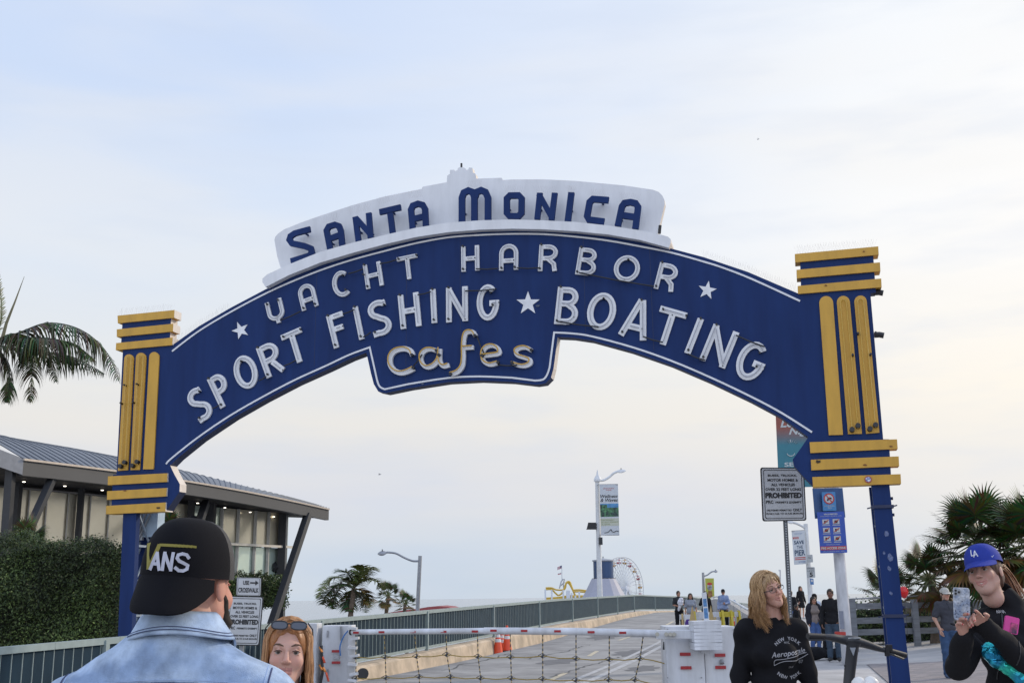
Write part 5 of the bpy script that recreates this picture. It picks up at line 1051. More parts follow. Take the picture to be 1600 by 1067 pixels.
# ================================================================== people
def sdf_eval(prims, X, Y, Z):
    D = np.full(X.shape, 9.0)
    for p in prims:
        op, kind, k = p[0], p[1], p[2]
        if kind == 'cap':
            a, b, r1, r2 = np.array(p[3]), np.array(p[4]), p[5], p[6]; ba = b-a; l2 = max(1e-9, ba@ba)
            h = np.clip(((X-a[0])*ba[0]+(Y-a[1])*ba[1]+(Z-a[2])*ba[2])/l2, 0, 1)
            d = np.sqrt((X-a[0]-h*ba[0])**2+(Y-a[1]-h*ba[1])**2+(Z-a[2]-h*ba[2])**2)-(r1+(r2-r1)*h)
        elif kind == 'ell':
            c, r_ = p[3], p[4]; dx, dy, dz = X-c[0], Y-c[1], Z-c[2]
            if len(p) > 5 and p[5] is not None:
                M = p[5]; dx, dy, dz = (M[0][0]*dx+M[1][0]*dy+M[2][0]*dz, M[0][1]*dx+M[1][1]*dy+M[2][1]*dz, M[0][2]*dx+M[1][2]*dy+M[2][2]*dz)
            k0 = np.sqrt((dx/r_[0])**2+(dy/r_[1])**2+(dz/r_[2])**2); k1 = np.sqrt((dx/r_[0]**2)**2+(dy/r_[1]**2)**2+(dz/r_[2]**2)**2)+1e-9
            d = k0*(k0-1)/k1
        elif kind == 'plane':   # keep the side n.x > c
            n, c = p[3], p[4]; d = c-(n[0]*X+n[1]*Y+n[2]*Z)
        elif kind == 'group': d = sdf_eval(p[3], X, Y, Z)
        if op == '+':
            if k > 0: h = np.clip(.5+.5*(D-d)/k, 0, 1); D = D*(1-h)+d*h-k*h*(1-h)
            else: D = np.minimum(D, d)
        elif op == '-':
            if k > 0: h = np.clip(.5-.5*(D+d)/k, 0, 1); D = D*(1-h)-d*h+k*h*(1-h)
            else: D = np.maximum(D, -d)
        elif op == '&': D = np.maximum(D, d)
    return D
def surface(prims, lo, hi, res, disp=None):
    """surface nets"""
    n = [max(4, int(math.ceil((hi[i]-lo[i])/res))) for i in range(3)]
    ax = [lo[i]+res*np.arange(n[i]+1) for i in range(3)]; X, Y, Z = np.meshgrid(*ax, indexing='ij'); D = sdf_eval(prims, X, Y, Z)
    if disp is not None: D = D+disp(X, Y, Z)
    ins = D < 0; nx, ny, nz = n; acc = np.zeros((nx,ny,nz,3)); cnt = np.zeros((nx,ny,nz))
    sl = lambda o: (slice(o[0], o[0]+nx), slice(o[1], o[1]+ny), slice(o[2], o[2]+nz))
    for axis in range(3):
        o1, o2 = [a for a in range(3) if a != axis]
        for i in (0,1):
            for j in (0,1):
                p = [0,0,0]; p[o1] = i; p[o2] = j; q = list(p); q[axis] = 1
                A, B = D[sl(p)], D[sl(q)]; m_ = ins[sl(p)] != ins[sl(q)]; t = np.where(m_, A/(A-B+1e-12), 0)
                for c in range(3): acc[...,c] += m_*(p[c]+(t if c == axis else 0))
                cnt += m_
    act = cnt > 0; idx = -np.ones(act.shape, int); idx[act] = np.arange(act.sum()); I = np.argwhere(act)
    V = (I+acc[act]/cnt[act][:,None])*res+np.array(lo); Fs = []
    for axis in range(3):
        o1, o2 = [a for a in range(3) if a != axis]
        if axis == 1: o1, o2 = o2, o1
        s0 = [slice(None)]*3; s1 = [slice(None)]*3; s0[axis] = slice(0,-1); s1[axis] = slice(1,None)
        ch = ins[tuple(s0)] != ins[tuple(s1)]; E = np.argwhere(ch)
        E = E[(E[:,o1] > 0)&(E[:,o2] > 0)&(E[:,o1] < n[o1])&(E[:,o2] < n[o2])]
        if not len(E): continue
        fl = ins[tuple(E.T)]; q = []
        for a, b in ((-1,-1),(0,-1),(0,0),(-1,0)):
            c = E.copy(); c[:,o1] += a; c[:,o2] += b; q.append(idx[tuple(c.T)])
        Q = np.stack(q, 1); Q[~fl] = Q[~fl][:, ::-1]; Fs.append(Q)
    Fq = np.concatenate(Fs) if Fs else np.zeros((0,4), int)
    return V, Fq[(Fq >= 0).all(1)]
def np_obj(name, V, Fq, m, parent, col=None, smooth=True):
    me = bpy.data.meshes.new(name); me.from_pydata(V.tolist(), [], Fq.tolist()); me.materials.append(m)
    if col is not None:
        a = me.color_attributes.new('Col', 'FLOAT_COLOR', 'POINT'); a.data.foreach_set('color', np.concatenate([col, np.ones((len(col),1))], 1).ravel())
    me.polygons.foreach_set('use_smooth', [smooth]*len(me.polygons)); o = bpy.data.objects.new(name, me); COL.objects.link(o); o.parent = parent; return o
def bb(prims, pad=.03):
    lo = np.full(3, 9.); hi = -lo
    for p in prims:
        if p[0] != '+': continue
        if p[1] == 'cap': pts = [(np.array(p[3]), p[5]), (np.array(p[4]), p[6])]
        elif p[1] == 'ell': pts = [(np.array(p[3]), max(p[4]))]
        elif p[1] == 'group': l2, h2 = bb(p[3], 0); lo = np.minimum(lo, l2); hi = np.maximum(hi, h2); continue
        else: continue
        for c, r_ in pts: lo = np.minimum(lo, c-r_); hi = np.maximum(hi, c+r_)
    return lo-pad, hi+pad
def rot3(rx=0, ry=0, rz=0): return (Matrix.Rotation(R(rz),3,'Z') @ Matrix.Rotation(R(ry),3,'Y') @ Matrix.Rotation(R(rx),3,'X'))
def head_prims(smile=0, fat=1.0, neck=1):
    P = [('+','ell',0,(0,.015,.03),(.074,.094,.088)), ('+','ell',.03,(0,-.028,-.032),(.058*fat,.060,.074)), ('+','ell',.025,(0,-.060,-.092),(.024*fat,.024,.022))]
    for s in (-1,1):
        P += [('+','cap',.03,(s*.049*fat,.0,-.050),(s*.015,-.052,-.094),.014,.012), ('+','ell',.02,(s*.036,-.060,-.030+.006*smile),(.023*fat,.020,.021)), ('+','ell',.004,(s*.076,.014,-.006),(.008,.017,.029))]
    P += [('+','cap',.015,(-.034,-.076,.021),(.034,-.076,.021),.011,.011), ('+','cap',.009,(0,-.086,.010),(0,-.106,-.029),.0065,.0105), ('+','ell',.006,(.011,-.096,-.033),(.007,.008,.006)), ('+','ell',.006,(-.011,-.096,-.033),(.007,.008,.006))]
    for s in (-1,1): P.append(('-','ell',.010,(s*.031,-.096,.001),(.0165,.014,.0105)))
    w_ = .019+.007*smile; dz = .007*smile
    P += [('+','cap',.006,(-w_,-.078,-.058+dz),(0,-.0895,-.0575),.0025,.0046), ('+','cap',.006,(w_,-.078,-.058+dz),(0,-.0895,-.0575),.0025,.0046), ('+','cap',.006,(-w_*.8,-.078,-.068+dz),(0,-.0875,-.0705-.004*smile),.0025,.0052), ('+','cap',.006,(w_*.8,-.078,-.068+dz),(0,-.0875,-.0705-.004*smile),.0025,.0052)]
    g = .0018+.0028*smile
    yc = -.0990+.0085*smile; zc_ = -.0643-.0014*smile; P += [('-','cap',.0015,(-w_*.95,yc+.011-.002*smile,-.063+dz),(0,yc,zc_),.0012,g), ('-','cap',.0015,(w_*.95,yc+.011-.002*smile,-.063+dz),(0,yc,zc_),.0012,g)]
    for s in (-1,1): P += [('+','cap',.003,(s*.018,-.081,.004),(s*.031,-.0870,.0088),.0026,.0036), ('+','cap',.003,(s*.031,-.0870,.0088),(s*.045,-.078,.003),.0036,.0026), ('+','cap',.003,(s*.019,-.081,-.006),(s*.043,-.078,-.006),.002,.002)]
    if neck: P += [('+','cap',.025,(0,.030,-.070),(0,.032+.006*neck,-.075-.125*neck),.048,.048+.008*neck)]
    return P
def xf(v, c, M, s=1): return tuple(Vector(c)+M @ (Vector(v)*s))
def make_head(root, c, M, tone, res=.003, smile=0, fat=1.0, iris=(.06,.04,.02), s=1.0, brows=(.12,.07,.04), lip=None, eyes=True, neck=1):
    """returns numpy body pieces for the head in root space + builds eyes, brows, teeth"""
    P = head_prims(smile, fat, neck); V, Fq = surface(P, (-.10,-.13,-.20), (.10,.125,.13), res)
    col = np.tile(np.array(tone), (len(V),1)); lip = lip or (tone[0]*.85, tone[1]*.45, tone[2]*.45)
    x, y, z = V[:,0], V[:,1], V[:,2]
    def blend(mask, c_): 
        nonlocal col; mask = np.clip(mask, 0, 1)[:,None]; col = col*(1-mask)+np.array(c_)*mask
    blend(.35*np.exp(-((np.abs(x)-.038)**2+(z+.03)**2)/.0004)*(y < -.03), (tone[0], tone[1]*.62, tone[2]*.60)); blend(.3*np.exp(-(x**2+(z+.03)**2)/.0002)*(y < -.08), (tone[0], tone[1]*.65, tone[2]*.62))
    dz = .007*smile*(np.abs(x)/.02)**2; lm = ((np.abs(x) < .022+.006*smile)&(z-dz > -.077)&(z-dz < -.0525)&(y < -.074)).astype(float); blend(.75*lm, lip)
    blend(.25*np.exp(-((np.abs(x)-.031)**2/.0004+(z+.0)**2/.0002))*(y < -.05), (tone[0]*.6, tone[1]*.45, tone[2]*.42))  # shading painted into the skin colour around the eyes
    Mn = np.array(M); W = (V*s) @ Mn.T+np.array(c)
    if eyes:
        for sg in (-1,1):
            mb = MB(); ec = Vector((sg*.031,-.0735,.0015)); n = 14
            for t in (0,.14,.24,.27,.50,.60,.63,.9,1.5,2.2,3.14159):
                for k in range(n):
                    a = 2*math.pi*k/n; d = Vector((math.sin(t)*math.cos(a), -math.cos(t), math.sin(t)*math.sin(a))); mb.c = (.01,.01,.01) if t < .22 else (iris if t < .61 else (.34,.31,.29)); mb.v.append(xf(ec+d*.0118, c, M, s)); mb.col.append(mb.c)
            mb.f = [(i*n+k, i*n+(k+1)%n, (i+1)*n+(k+1)%n, (i+1)*n+k) for i in range(10) for k in range(n)]; mb.mi = [0]*len(mb.f); mb.c = (1,1,1); mb.build('eye', mat('eye_wet', attr=True, rough=.35, spec=.3, var=.02), root, 'full')
            mb = MB(); mb.tube([xf(q, c, M, s) for q in ((sg*.014,-.0875,.0215),(sg*.028,-.0905,.0275),(sg*.040,-.083,.0275),(sg*.050,-.070,.0225))], [.0022*s,.0038*s,.0032*s,.0012*s], 6, flat=1); mb.build('eyebrow', mat('brow_%02d' % int(brows[0]*100), brows, .9), root, True)
            mb = MB(); mb.tube([xf(q, c, M, s) for q in ((sg*.018,-.0845,.0035),(sg*.024,-.0885,.0062),(sg*.031,-.0905,.0070),(sg*.039,-.087,.0058),(sg*.047,-.079,.0022))], [.0008*s,.0013*s,.0015*s,.0015*s,.0008*s], 5); mb.build('eyelashes', mat('lash_dark', (.02,.012,.01), .8), root)
        if smile > .3:
            mb = MB(); mb.tube([xf(q, c, M, s) for q in ((-.019,-.072,-.0585),(-.010,-.0815,-.0628),(0,-.0842,-.0645),(.010,-.0815,-.0628),(.019,-.072,-.0585))], [.0012*s,.0026*s,.003*s,.0026*s,.0012*s], 6); mb.build('teeth', mat('teeth_enamel', (.66,.63,.56), .3), root, True)
    return W, Fq, col
def hand_prims(w_, d, nrm, s=1, curl=(.5,.5,.55,.6), side=1, thumb=.5, spread=.12):
    """palm + 4 three-jointed fingers + side thumb; d = finger direction, nrm = direction palm faces"""
    w_, d, nrm = Vector(w_), Vector(d).normalized(), Vector(nrm); nrm = (nrm-d*nrm.dot(d)).normalized(); sd_ = d.cross(nrm)*side
    P = [('+','cap',.012*s, tuple(w_+d*.018*s+sd_*.012*s), tuple(w_+d*.078*s+sd_*.026*s), .018*s,.0125*s), ('+','cap',.012*s, tuple(w_+d*.018*s-sd_*.010*s), tuple(w_+d*.075*s-sd_*.024*s), .018*s,.012*s), ('+','cap',.01*s, tuple(w_+d*.02*s), tuple(w_+d*.078*s), .016*s,.0125*s)]
    L_ = (.072,.080,.074,.058); F = []
    for i in range(4):
        o = (.030,.010,-.010,-.029)[i]*s; b = w_+d*(.082-.004*abs(i-1.2))*s+sd_*o; dd = (d+sd_*spread*(1.5-i)*.6).normalized(); r_ = (.0088,.0090,.0086,.0076)[i]*s; pts = [b]; q = b; ang = 0
        for j, fr_ in enumerate((.46,.30,.24)):
            ang += curl[i]*(.9,1.1,.8)[j]; v = dd*math.cos(ang)+nrm*math.sin(ang); q = q+v*L_[i]*fr_*s; pts.append(q)
        F.append((pts, r_))
    b = w_+d*.025*s+sd_*.026*s; v1 = (d*.62+sd_*.75+nrm*.25*thumb).normalized(); v2 = (d*.9+sd_*.15+nrm*.5*thumb).normalized(); p1 = b+v1*.040*s; p2 = p1+v2*.032*s; p3 = p2+(v2+nrm*.3*thumb).normalized()*.025*s; F.append(([b, p1, p2, p3], .0100*s))
    for pts, r_ in F:
        for j in range(3): P.append(('+','cap',.004*s if j == 0 else .001, tuple(pts[j]), tuple(pts[j+1]), r_*(1,.93,.86)[j], r_*(.93,.86,.72)[j]))
    return P, F
M_skin = mat('skin', attr=True, rough=.6, var=.05, scale=30, sss=.08, bump=.08, bscale=300)
def J(h=1.75, **kw):
    k = h/1.75; j = dict(pel=(0,0,.95), hipL=(.09,0,.92), hipR=(-.09,0,.92), knL=(.10,-.02,.50), knR=(-.10,-.02,.50), anL=(.10,.02,.085), anR=(-.10,.02,.085), toL=(.12,-.15,.03), toR=(-.12,-.15,.03),
        wa=(0,0,1.08), ch=(0,0,1.29), shL=(.16,.01,1.40), shR=(-.16,.01,1.40), elL=(.225,.04,1.14), elR=(-.225,.04,1.14), wrL=(.24,-.05,.90), wrR=(-.24,-.05,.90), hdL=(0,-.15,-1), hdR=(0,-.15,-1), nmL=(-1,0,0), nmR=(1,0,0), nk=(0,.015,1.46), hd=(0,-.01,1.615), rot=(0,0,0))
    j.update(kw); o = {}
    for a, v in j.items(): o[a] = v if a in ('rot','hdL','hdR','nmL','nmR') else tuple(c*k for c in v)
    o['k'] = k; return o
def torso(j, t, fat, bust=0):
    k = j['k']; e = lambda c, r_, kk=.05: ('+','ell',kk,c,tuple((q*k+t) for q in r_))
    sh = np.array(j['shL'])*.5+np.array(j['shR'])*.5; ch = j['ch']; wa = j['wa']; pe = j['pel']
    P = [e(ch, (.150*fat,.100*fat,.16), 0), e(wa, (.130*fat,.095*fat,.14)), e(pe, (.160*fat,.112*fat,.11)), ('+','cap',.06,tuple(np.array(j['shL'])*.85+sh*.15),tuple(np.array(j['shR'])*.85+sh*.15),.058*k+t,.058*k+t), ('+','cap',.05,tuple(sh*.55+np.array(j['nk'])*.45),j['nk'],.07*k+t,.052*k+t)]
    if bust:
        for s in (-1,1): P.append(('+','ell',.04,(ch[0]+s*.07*k, ch[1]-.085*k*fat, ch[2]-.02*k),(.065*k+t,.055*k*bust+t,.065*k+t)))
    return P
def limb(j, names, rad, t, kk=.03):
    P = []
    for i in range(len(names)-1): P.append(('+','cap',kk if i else .05,j[names[i]],j[names[i+1]],rad[i]*j['k']+t,rad[i+1]*j['k']+t))
    return P
def fold_noise(sc=18, amp=.006, seed=0):
    return lambda X, Y, Z: amp*.45*np.sin(Z*sc*3.1+3*np.sin(X*sc*.9+seed)+Y*sc*1.3)*np.sin(X*sc*1.1+Y*sc+seed)+amp*1.15*(np.sin(X*sc*.7+3*np.sin(Z*sc*.35+seed)+Y*sc*.5)*np.sin(Z*sc*.8+2*np.sin(X*sc*.5+seed*2)+Y*sc*.6))
def cloth(root, name, prims, m, res, disp=None, pad=.03):
    lo, hi = bb(prims, pad); V, Fq = surface(prims, lo, hi, res, disp); return np_obj(name, V, Fq, m, root)
def fabric(name, col=(.012,.013,.016), rough=.85, var=.12, **k): return mat(name, col, rough, var=var, scale=k.pop('scale', 14), bump=k.pop('bump', .18), bscale=k.pop('bscale', 60), spec=.2, **k)
def strands(root, name, c, M, s, phis, n, length, m_, col, rad=.0016, seg=13, lift=1.06, wave=.008, part=0.0, spread=.03, back=.02, top=.108, fade=None, inward=.0, pull=None):
    """long falling hair: each strand leaves the parting, follows the skull, then hangs"""
    gv = M.transposed() @ Vector((0,0,-1)); mb = MB(); ce = Vector((0,.018,.028)); rx, ry, rz = .079*lift, .100*lift, .090*lift
    for _ in range(n):
        lo, hi = random.choice(phis); ph = R(random.uniform(lo, hi)); cg_ = round(math.degrees(ph)/9); rc_ = random.Random(cg_*7+n); jit = random.uniform(.96, 1.07)+rc_.uniform(-.02,.05); L_ = length*random.uniform(.68,1.05)*rc_.uniform(.86,1.08); sw = rc_.uniform(0,6.28)+random.uniform(-.5,.5); wave_ = wave*random.uniform(.6,2.0); pts = []
        sx = math.sin(ph); cy = -math.cos(ph)      # ph=0 is the face side, +90 = person's left
        y0 = random.uniform(-.75, .45) if abs(math.degrees(ph)) < 150 else .3; e0 = math.asin(min(1,abs(y0)))
        st_ = Vector((part+.004*random.uniform(-1,1), y0*.8, 1)).normalized(); en = Vector((sx, cy, -.05)).normalized()
        for i in range(7):
            t = i/6; d = (st_*(1-t)+en*t); d.x += .45*math.sin(math.pi*t)*sx*.5; d.normalize(); pts.append(ce+Vector((d.x*rx, d.y*ry, d.z*rz))*jit)
        q = pts[-1].copy(); out_ = Vector((sx, cy*.6+back*4, 0))
        for i in range(seg-7+5):
            t = (i+1)/(seg-2); dz_ = L_/(seg-2); q = q+gv*dz_+out_*spread*math.exp(-t*2.2)*dz_*6-Vector((sx,0,0))*inward*dz_; q = q+Vector((math.sin(sw+t*9), math.cos(sw*1.7+t*8), 0))*wave_*(.25+t)*.5
            if pull: q = q+Vector(pull(q, t))*dz_
            pts.append(q.copy())
        tt_ = random.random(); cc = tuple(lerp(a, b, tt_) for a, b in zip(*col)); mb.c = cc; n_ = len(pts); r_ = rad*random.uniform(.8,1.6); W = [xf(p, c, M, s) for p in pts]; b0 = len(mb.v)
        mb.tube(W, [r_*s*(.6 if i == 0 else 1)*(1-.75*(i/(n_-1))**3) for i in range(n_)], 4, cap=False)
        if fade:
            for i in range(n_):
                f_ = fade(i/(n_-1)); 
                for k in range(4): mb.col[b0+i*4+k] = tuple(x*y for x, y in zip(cc, f_))
    return mb.build(name, m_, root, 'full')
M_hair = mat('hair', attr=True, rough=.42, var=.1, scale=60, spec=.4)
def scalp(root, c, M, s, col, res=.005, low=-.02, thick=.008, name='hair', bangs=True):
    P = [('+','ell',0,(0,.018,.030),(.076+thick,.096+thick,.089+thick)), ('+','ell',.02,(0,.055,-.03),(.066+thick*.6,.05+thick,.06)), ('-','ell',.012,(0,-.085,-.03),(.062,.06,.088 if bangs else .10)), ('&','plane',0,(0,.35,1),-.075+low*.5)]
    V, Fq = surface(P, (-.12,-.13,-.13), (.12,.15,.15), res, lambda X,Y,Z: .002*np.sin(X*220+Z*40)*np.sin(Y*160)); W = (V*s) @ np.array(M).T+np.array(c)
    cc = np.array(col)*(.8+.4*rng.random((len(W),1))); return np_obj(name, W, Fq, M_hair, root, cc)
def cap_mesh(root, c, M, s, m_crown, m_brim, front=0, brim_drop=.35, brim_len=.075, high=.0, name='cap', mesh_back=None, brim_w=.075):
    """baseball cap: crown of panels, button, brim; front = yaw of the front (deg)"""
    Rf = Matrix.Rotation(R(front),3,'Z'); T = lambda v: xf(Rf @ Vector(v), c, M, s)
    mb = MB(); n = 36; m = 11; ce = (0,.012 if abs(front) < 90 else .012,.030); rx, ry, rz = .086, .104, .098+high
    for i in range(m+1):
        t = i/m*math.pi*.5
        for k in range(n):
            a = 2*math.pi*k/n; fr_ = max(0, -math.sin(a))   # -y front
            groove = 1-.010*(abs(((a*6/(2*math.pi))+.0)%1-.5) > .47)
            rr = math.cos(t)**.72; z = math.sin(t)**.9*rz*(1+.05*fr_*math.sin(2*t)); mb.v.append(T((math.cos(a)*rx*rr*groove, ce[1]*1+math.sin(a)*ry*rr*groove*(1.0+.05*fr_*math.sin(2*t)), ce[2]+z))); mb.col.append((1,1,1))
    mb.f = [(i*n+k, i*n+(k+1)%n, (i+1)*n+(k+1)%n, (i+1)*n+k) for i in range(m) for k in range(n)]
    mb.mi = [1 if (mesh_back and (k < n*.5) and i < m) else 0 for i in range(m) for k in range(n)]
    root_o = mb.build(name, [m_crown, mesh_back or m_crown], root, 'full')
    b = MB(); b.tube([T((0, ce[1], ce[2]+rz-.002)), T((0, ce[1], ce[2]+rz+.006))], .008*s, 8); b.build('cap_button', m_crown, root_o)
    b = MB(); nu, nv = 18, 6; vs = []
    for side_ in (0, 1):
        for j in range(nv+1):
            for i in range(nu+1):
                u = lerp(-1, 1, i/nu); a = math.pi*1.5+u*R(62); bx, by = math.cos(a)*rx*1.0, math.sin(a)*ry*1.0; v = j/nv
                ext = brim_len*(1-.95*abs(u)**3.2)*v; x = bx*(1+.02*v); y = ce[1]+by-ext*math.cos(R(20)); z = ce[2]+.002-brim_drop*ext-.26*(abs(u)**2)*.06*(.3+v)*(1.0)-.003*side_; vs.append(T((x, y, z)))
    k0 = (nu+1)*(nv+1); fs = []
    for j in range(nv):
        for i in range(nu): a = j*(nu+1)+i; fs += [(a, a+1, a+nu+2, a+nu+1), (k0+a, k0+a+nu+1, k0+a+nu+2, k0+a+1)]
    for i in range(nu): a = nv*(nu+1)+i; fs.append((a, a+1, k0+a+1, k0+a))
    b.add(vs, fs); b.build('brim', m_brim, root_o, 'full')
    return root_o, T
def cap_emblem(cap, T, items, high=.0):
    """polylines [(x,z)...] on the cap front (cap-local metres) -> ribbons following the crown"""
    out_ = MB()
    for pts, w_ in items:
        P = []; 
        for x, z in pts:
            zz_ = max(0.001, (z-.030)/(.098+high)); t = math.asin(min(1, zz_**(1/.9))); rr = math.cos(t)**.72; xx = min(.98, abs(x)/(.086*rr)); y = .012-.104*rr*math.sqrt(1-xx*xx)*(1.0+.05*math.sin(2*t)*math.sqrt(1-xx*xx))-.003; P.append(Vector((x, y, z)))
        for a, b in zip(P, P[1:]):
            d = (b-a).normalized(); nn_ = Vector((-d.z, 0, d.x))*w_/2; out_.add([T(a+nn_-d*w_*.25), T(a-nn_-d*w_*.25), T(b-nn_+d*w_*.25), T(b+nn_+d*w_*.25)], [(0,1,2,3)])
    return out_
SK1, SK2, SK3, SK4 = (.50,.29,.21), (.36,.19,.125), (.20,.10,.065), (.52,.33,.26)
def person(label, loc, h, rz, tone, top, bottom, hair, res=.018, sleeves='long', legs='long', shoe=(.02,.02,.022), fat=1.0, bust=0, joints={}, group=None, topname='shirt', hem=None, hres=.006, cap=None, hairstyle='short', neckline=None, skirt=False, smile=0, open_=None):
    root = thing('person', label, 'person', loc, R(rz), group); j = J(h, **joints); k = j['k']; M = rot3(*j['rot'])
    W, Fq, col = make_head(root, j['hd'], M, tone, hres, smile, s=k**.4)
    B = torso(j, -.012, fat, bust)+limb(j, ('shL','elL','wrL'), (.048,.037,.026), 0)+limb(j, ('shR','elR','wrR'), (.048,.037,.026), 0)+limb(j, ('hipL','knL','anL'), (.083,.052,.034), -.004)+limb(j, ('hipR','knR','anR'), (.083,.052,.034), -.004)+limb(j, ('anL','toL'), (.036,.026), 0)+limb(j, ('anR','toR'), (.036,.026), 0)
    lo, hi = bb(B); V, F2 = surface(B, lo, hi, max(res*.8,.011)); Vs = [V, W]; F_ = [F2, Fq+len(V)]; n = len(V)+len(W); cols = [np.tile(np.array(tone), (len(V),1)), col]
    hm = MB()
    for s_, wn, dn, nn_ in ((1,'wrL','hdL','nmL'),(-1,'wrR','hdR','nmR')):
        Pp, Fg = hand_prims(j[wn], j[dn], j[nn_], k, side=-s_)
        V2, F3 = surface(Pp[:3], *bb(Pp[:3], .01), .007); Vs.append(V2); F_.append(F3+n); n += len(V2); cols.append(np.tile(np.array(tone), (len(V2),1)))
        for pts, r_ in Fg:
            t = MB(); t.tube(pts, [r_, r_*.95, r_*.9, r_*.6], 6); hm.add(t.v, t.f)
    body = np_obj('body', np.concatenate(Vs), np.concatenate(F_), M_skin, root, np.concatenate(cols))
    # fingers merged into the body mesh
    bm = bmesh.new(); bm.from_mesh(body.data); cl_ = bm.verts.layers.float_color.get('Col'); vs = [bm.verts.new(v) for v in hm.v]
    for v in vs: v[cl_] = (*tone, 1)
    for f in hm.f: 
        q = bm.faces.new([vs[i] for i in f]); q.smooth = True
    bm.to_mesh(body.data); bm.free()
    hem = (hem or .90)*k
    T_ = torso(j, .012, fat, bust); T_.append(('&','plane',0,(0,0,1),hem)); 
    if sleeves == 'long': S_ = limb(j, ('shL','elL','wrL'), (.055,.046,.036), .010)+limb(j, ('shR','elR','wrR'), (.055,.046,.036), .010)
    else:
        mL = tuple(np.array(j['shL'])*.25+np.array(j['elL'])*.75); mR = tuple(np.array(j['shR'])*.25+np.array(j['elR'])*.75); jj = dict(j); jj['mL'] = mL; jj['mR'] = mR; S_ = limb(jj, ('shL','mL'), (.058,.058), .012)+limb(jj, ('shR','mR'), (.058,.058), .012)
    cloth(root, topname, T_+S_, top, res, fold_noise(22, .006, random.random()*6))
    if skirt:
        Pq = [('+','cap',0,(0,0,.98*k),(0,0,.66*k),.135*k,.20*k),('&','plane',0,(0,0,1),.60*k)]; cloth(root, 'skirt', Pq, bottom, res, fold_noise(30,.01))
    else:
        t = .012; Pq = [('+','ell',0,j['pel'],tuple(q*k+t for q in (.160*fat,.112*fat,.11)))]
        for sd_ in 'LR':
            Pq += limb(j, ('hip'+sd_,'kn'+sd_,'an'+sd_), (.088,.066,.056), t) if legs == 'long' else limb(j, ('hip'+sd_,'kn'+sd_), (.095,.080), t)
        Pq += [('&','plane',0,(0,0,1),(.07 if legs == 'long' else .50)*k),('&','plane',0,(0,0,-1),-(hem+.05))]; cloth(root, 'trousers' if legs == 'long' else 'shorts', Pq, bottom, res, fold_noise(26,.006))
    for sd_ in 'LR':
        a, b = np.array(j['an'+sd_]), np.array(j['to'+sd_]); mb = MB(); 
        Pq = [('+','cap',0,tuple(a+(0,.01,-.025)),tuple(b+(0,.01,.012)),.050*k,.040*k),('+','cap',.02,tuple(a),tuple(a-(0,0,.03)),.046*k,.046*k),('&','plane',0,(0,0,1),min(a[2]-.08,b[2]-.028))]; cloth(root, 'shoe', Pq, mat('shoe_%d' % int(shoe[0]*100), shoe, .6), .012)
    if hairstyle: scalp(root, j['hd'], M, k**.4, hair, .007)
    if hairstyle == 'long': strands(root, 'hair', j['hd'], M, k**.4, [(60,180),(-180,-60)], 170, .22, M_hair, (tuple(x*.7 for x in hair), tuple(x*1.3 for x in hair)), rad=.004, spread=.03)
    if cap: cap_mesh(root, j['hd'], M, k**.4, *cap)
    return root, j
def fab(n, c=(.012,.013,.016), **k): return fabric('cloth_'+n, c, **k)
W_ = 'people walking towards the barrier on the bridge'
# walking group
p = stand(1060, 46); r_, j = person('dark haired walker in black clutching a white bundle to the chest', p, 1.68, 8, SK2, fab('charcoal', (.03,.033,.036)), fab('black', (.010,.011,.014)), (.02,.014,.01), sleeves='short', joints=dict(elL=(.22,-.02,1.17), wrL=(.03,-.22,1.20), hdL=(-1,-.1,0), nmL=(0,1,0), elR=(-.22,0,1.16), wrR=(-.06,-.20,1.10), hdR=(1,-.1,.1), nmR=(0,1,0), knL=(.10,-.08,.50), anL=(.10,-.05,.085), toL=(.12,-.22,.03), anR=(-.1,.08,.10), toR=(-.12,-.08,.03)), group=W_)
bu = thing('baby_bundle', 'white wrapped bundle held against the chest of the first walker', 'bundle', Vector(p)+Vector((0,0,0))); Pq = [('+','ell',0,(.0,-.26,1.22),(.13,.08,.13)),('+','ell',.05,(.04,-.25,1.34),(.08,.07,.06)),('+','cap',.05,(-.02,-.25,1.12),(-.08,-.22,.92),.07,.04)]; cloth(bu, 'blanket', Pq, fab('white', (.62,.62,.66)), .014, fold_noise(40,.012)); bu.rotation_euler = (0,0,R(8))
p = stand(1078.5, 45); person('long haired walker in a grey tee and jeans behind the wedge board', p, 1.58, -5, SK2, fab('grey_tee', (.24,.26,.30)), fab('dark_jeans', (.04,.055,.10)), (.05,.035,.025), sleeves='short', fat=1.15, bust=.9, hairstyle='long', hem=.80, joints=dict(anR=(-.1,.08,.1), knR=(-.1,.0,.5), toR=(-.12,-.08,.04)), group=W_)
bg_ = thing('tote_bag', 'purple bag hanging at knee height between the first two walkers', 'bag', stand(1073, 44.6)); cloth(bg_, 'bag', [('+','ell',0,(0,0,.42),(.12,.06,.19)),('+','ell',.03,(0,0,.33),(.13,.07,.12))], fab('purple', (.07,.035,.18)), .014); MB().tube([(-.05,0,.58),(-.03,0,.72),(.03,0,.72),(.05,0,.58)], .008, 5).build('handle', fab('purple', (.07,.035,.18)), bg_)
p = stand(1102, 46); person('walker in a loose black jacket raising a hand to the face', p, 1.63, 0, SK2, fab('black_jacket', (.014,.014,.016)), fab('tan_trousers', (.25,.18,.10)), (.03,.02,.015), fat=1.15, hairstyle='long', hem=.78, joints=dict(elR=(-.25,-.05,1.20), wrR=(-.10,-.20,1.42), hdR=(.3,.1,1), nmR=(0,1,0)), group=W_)
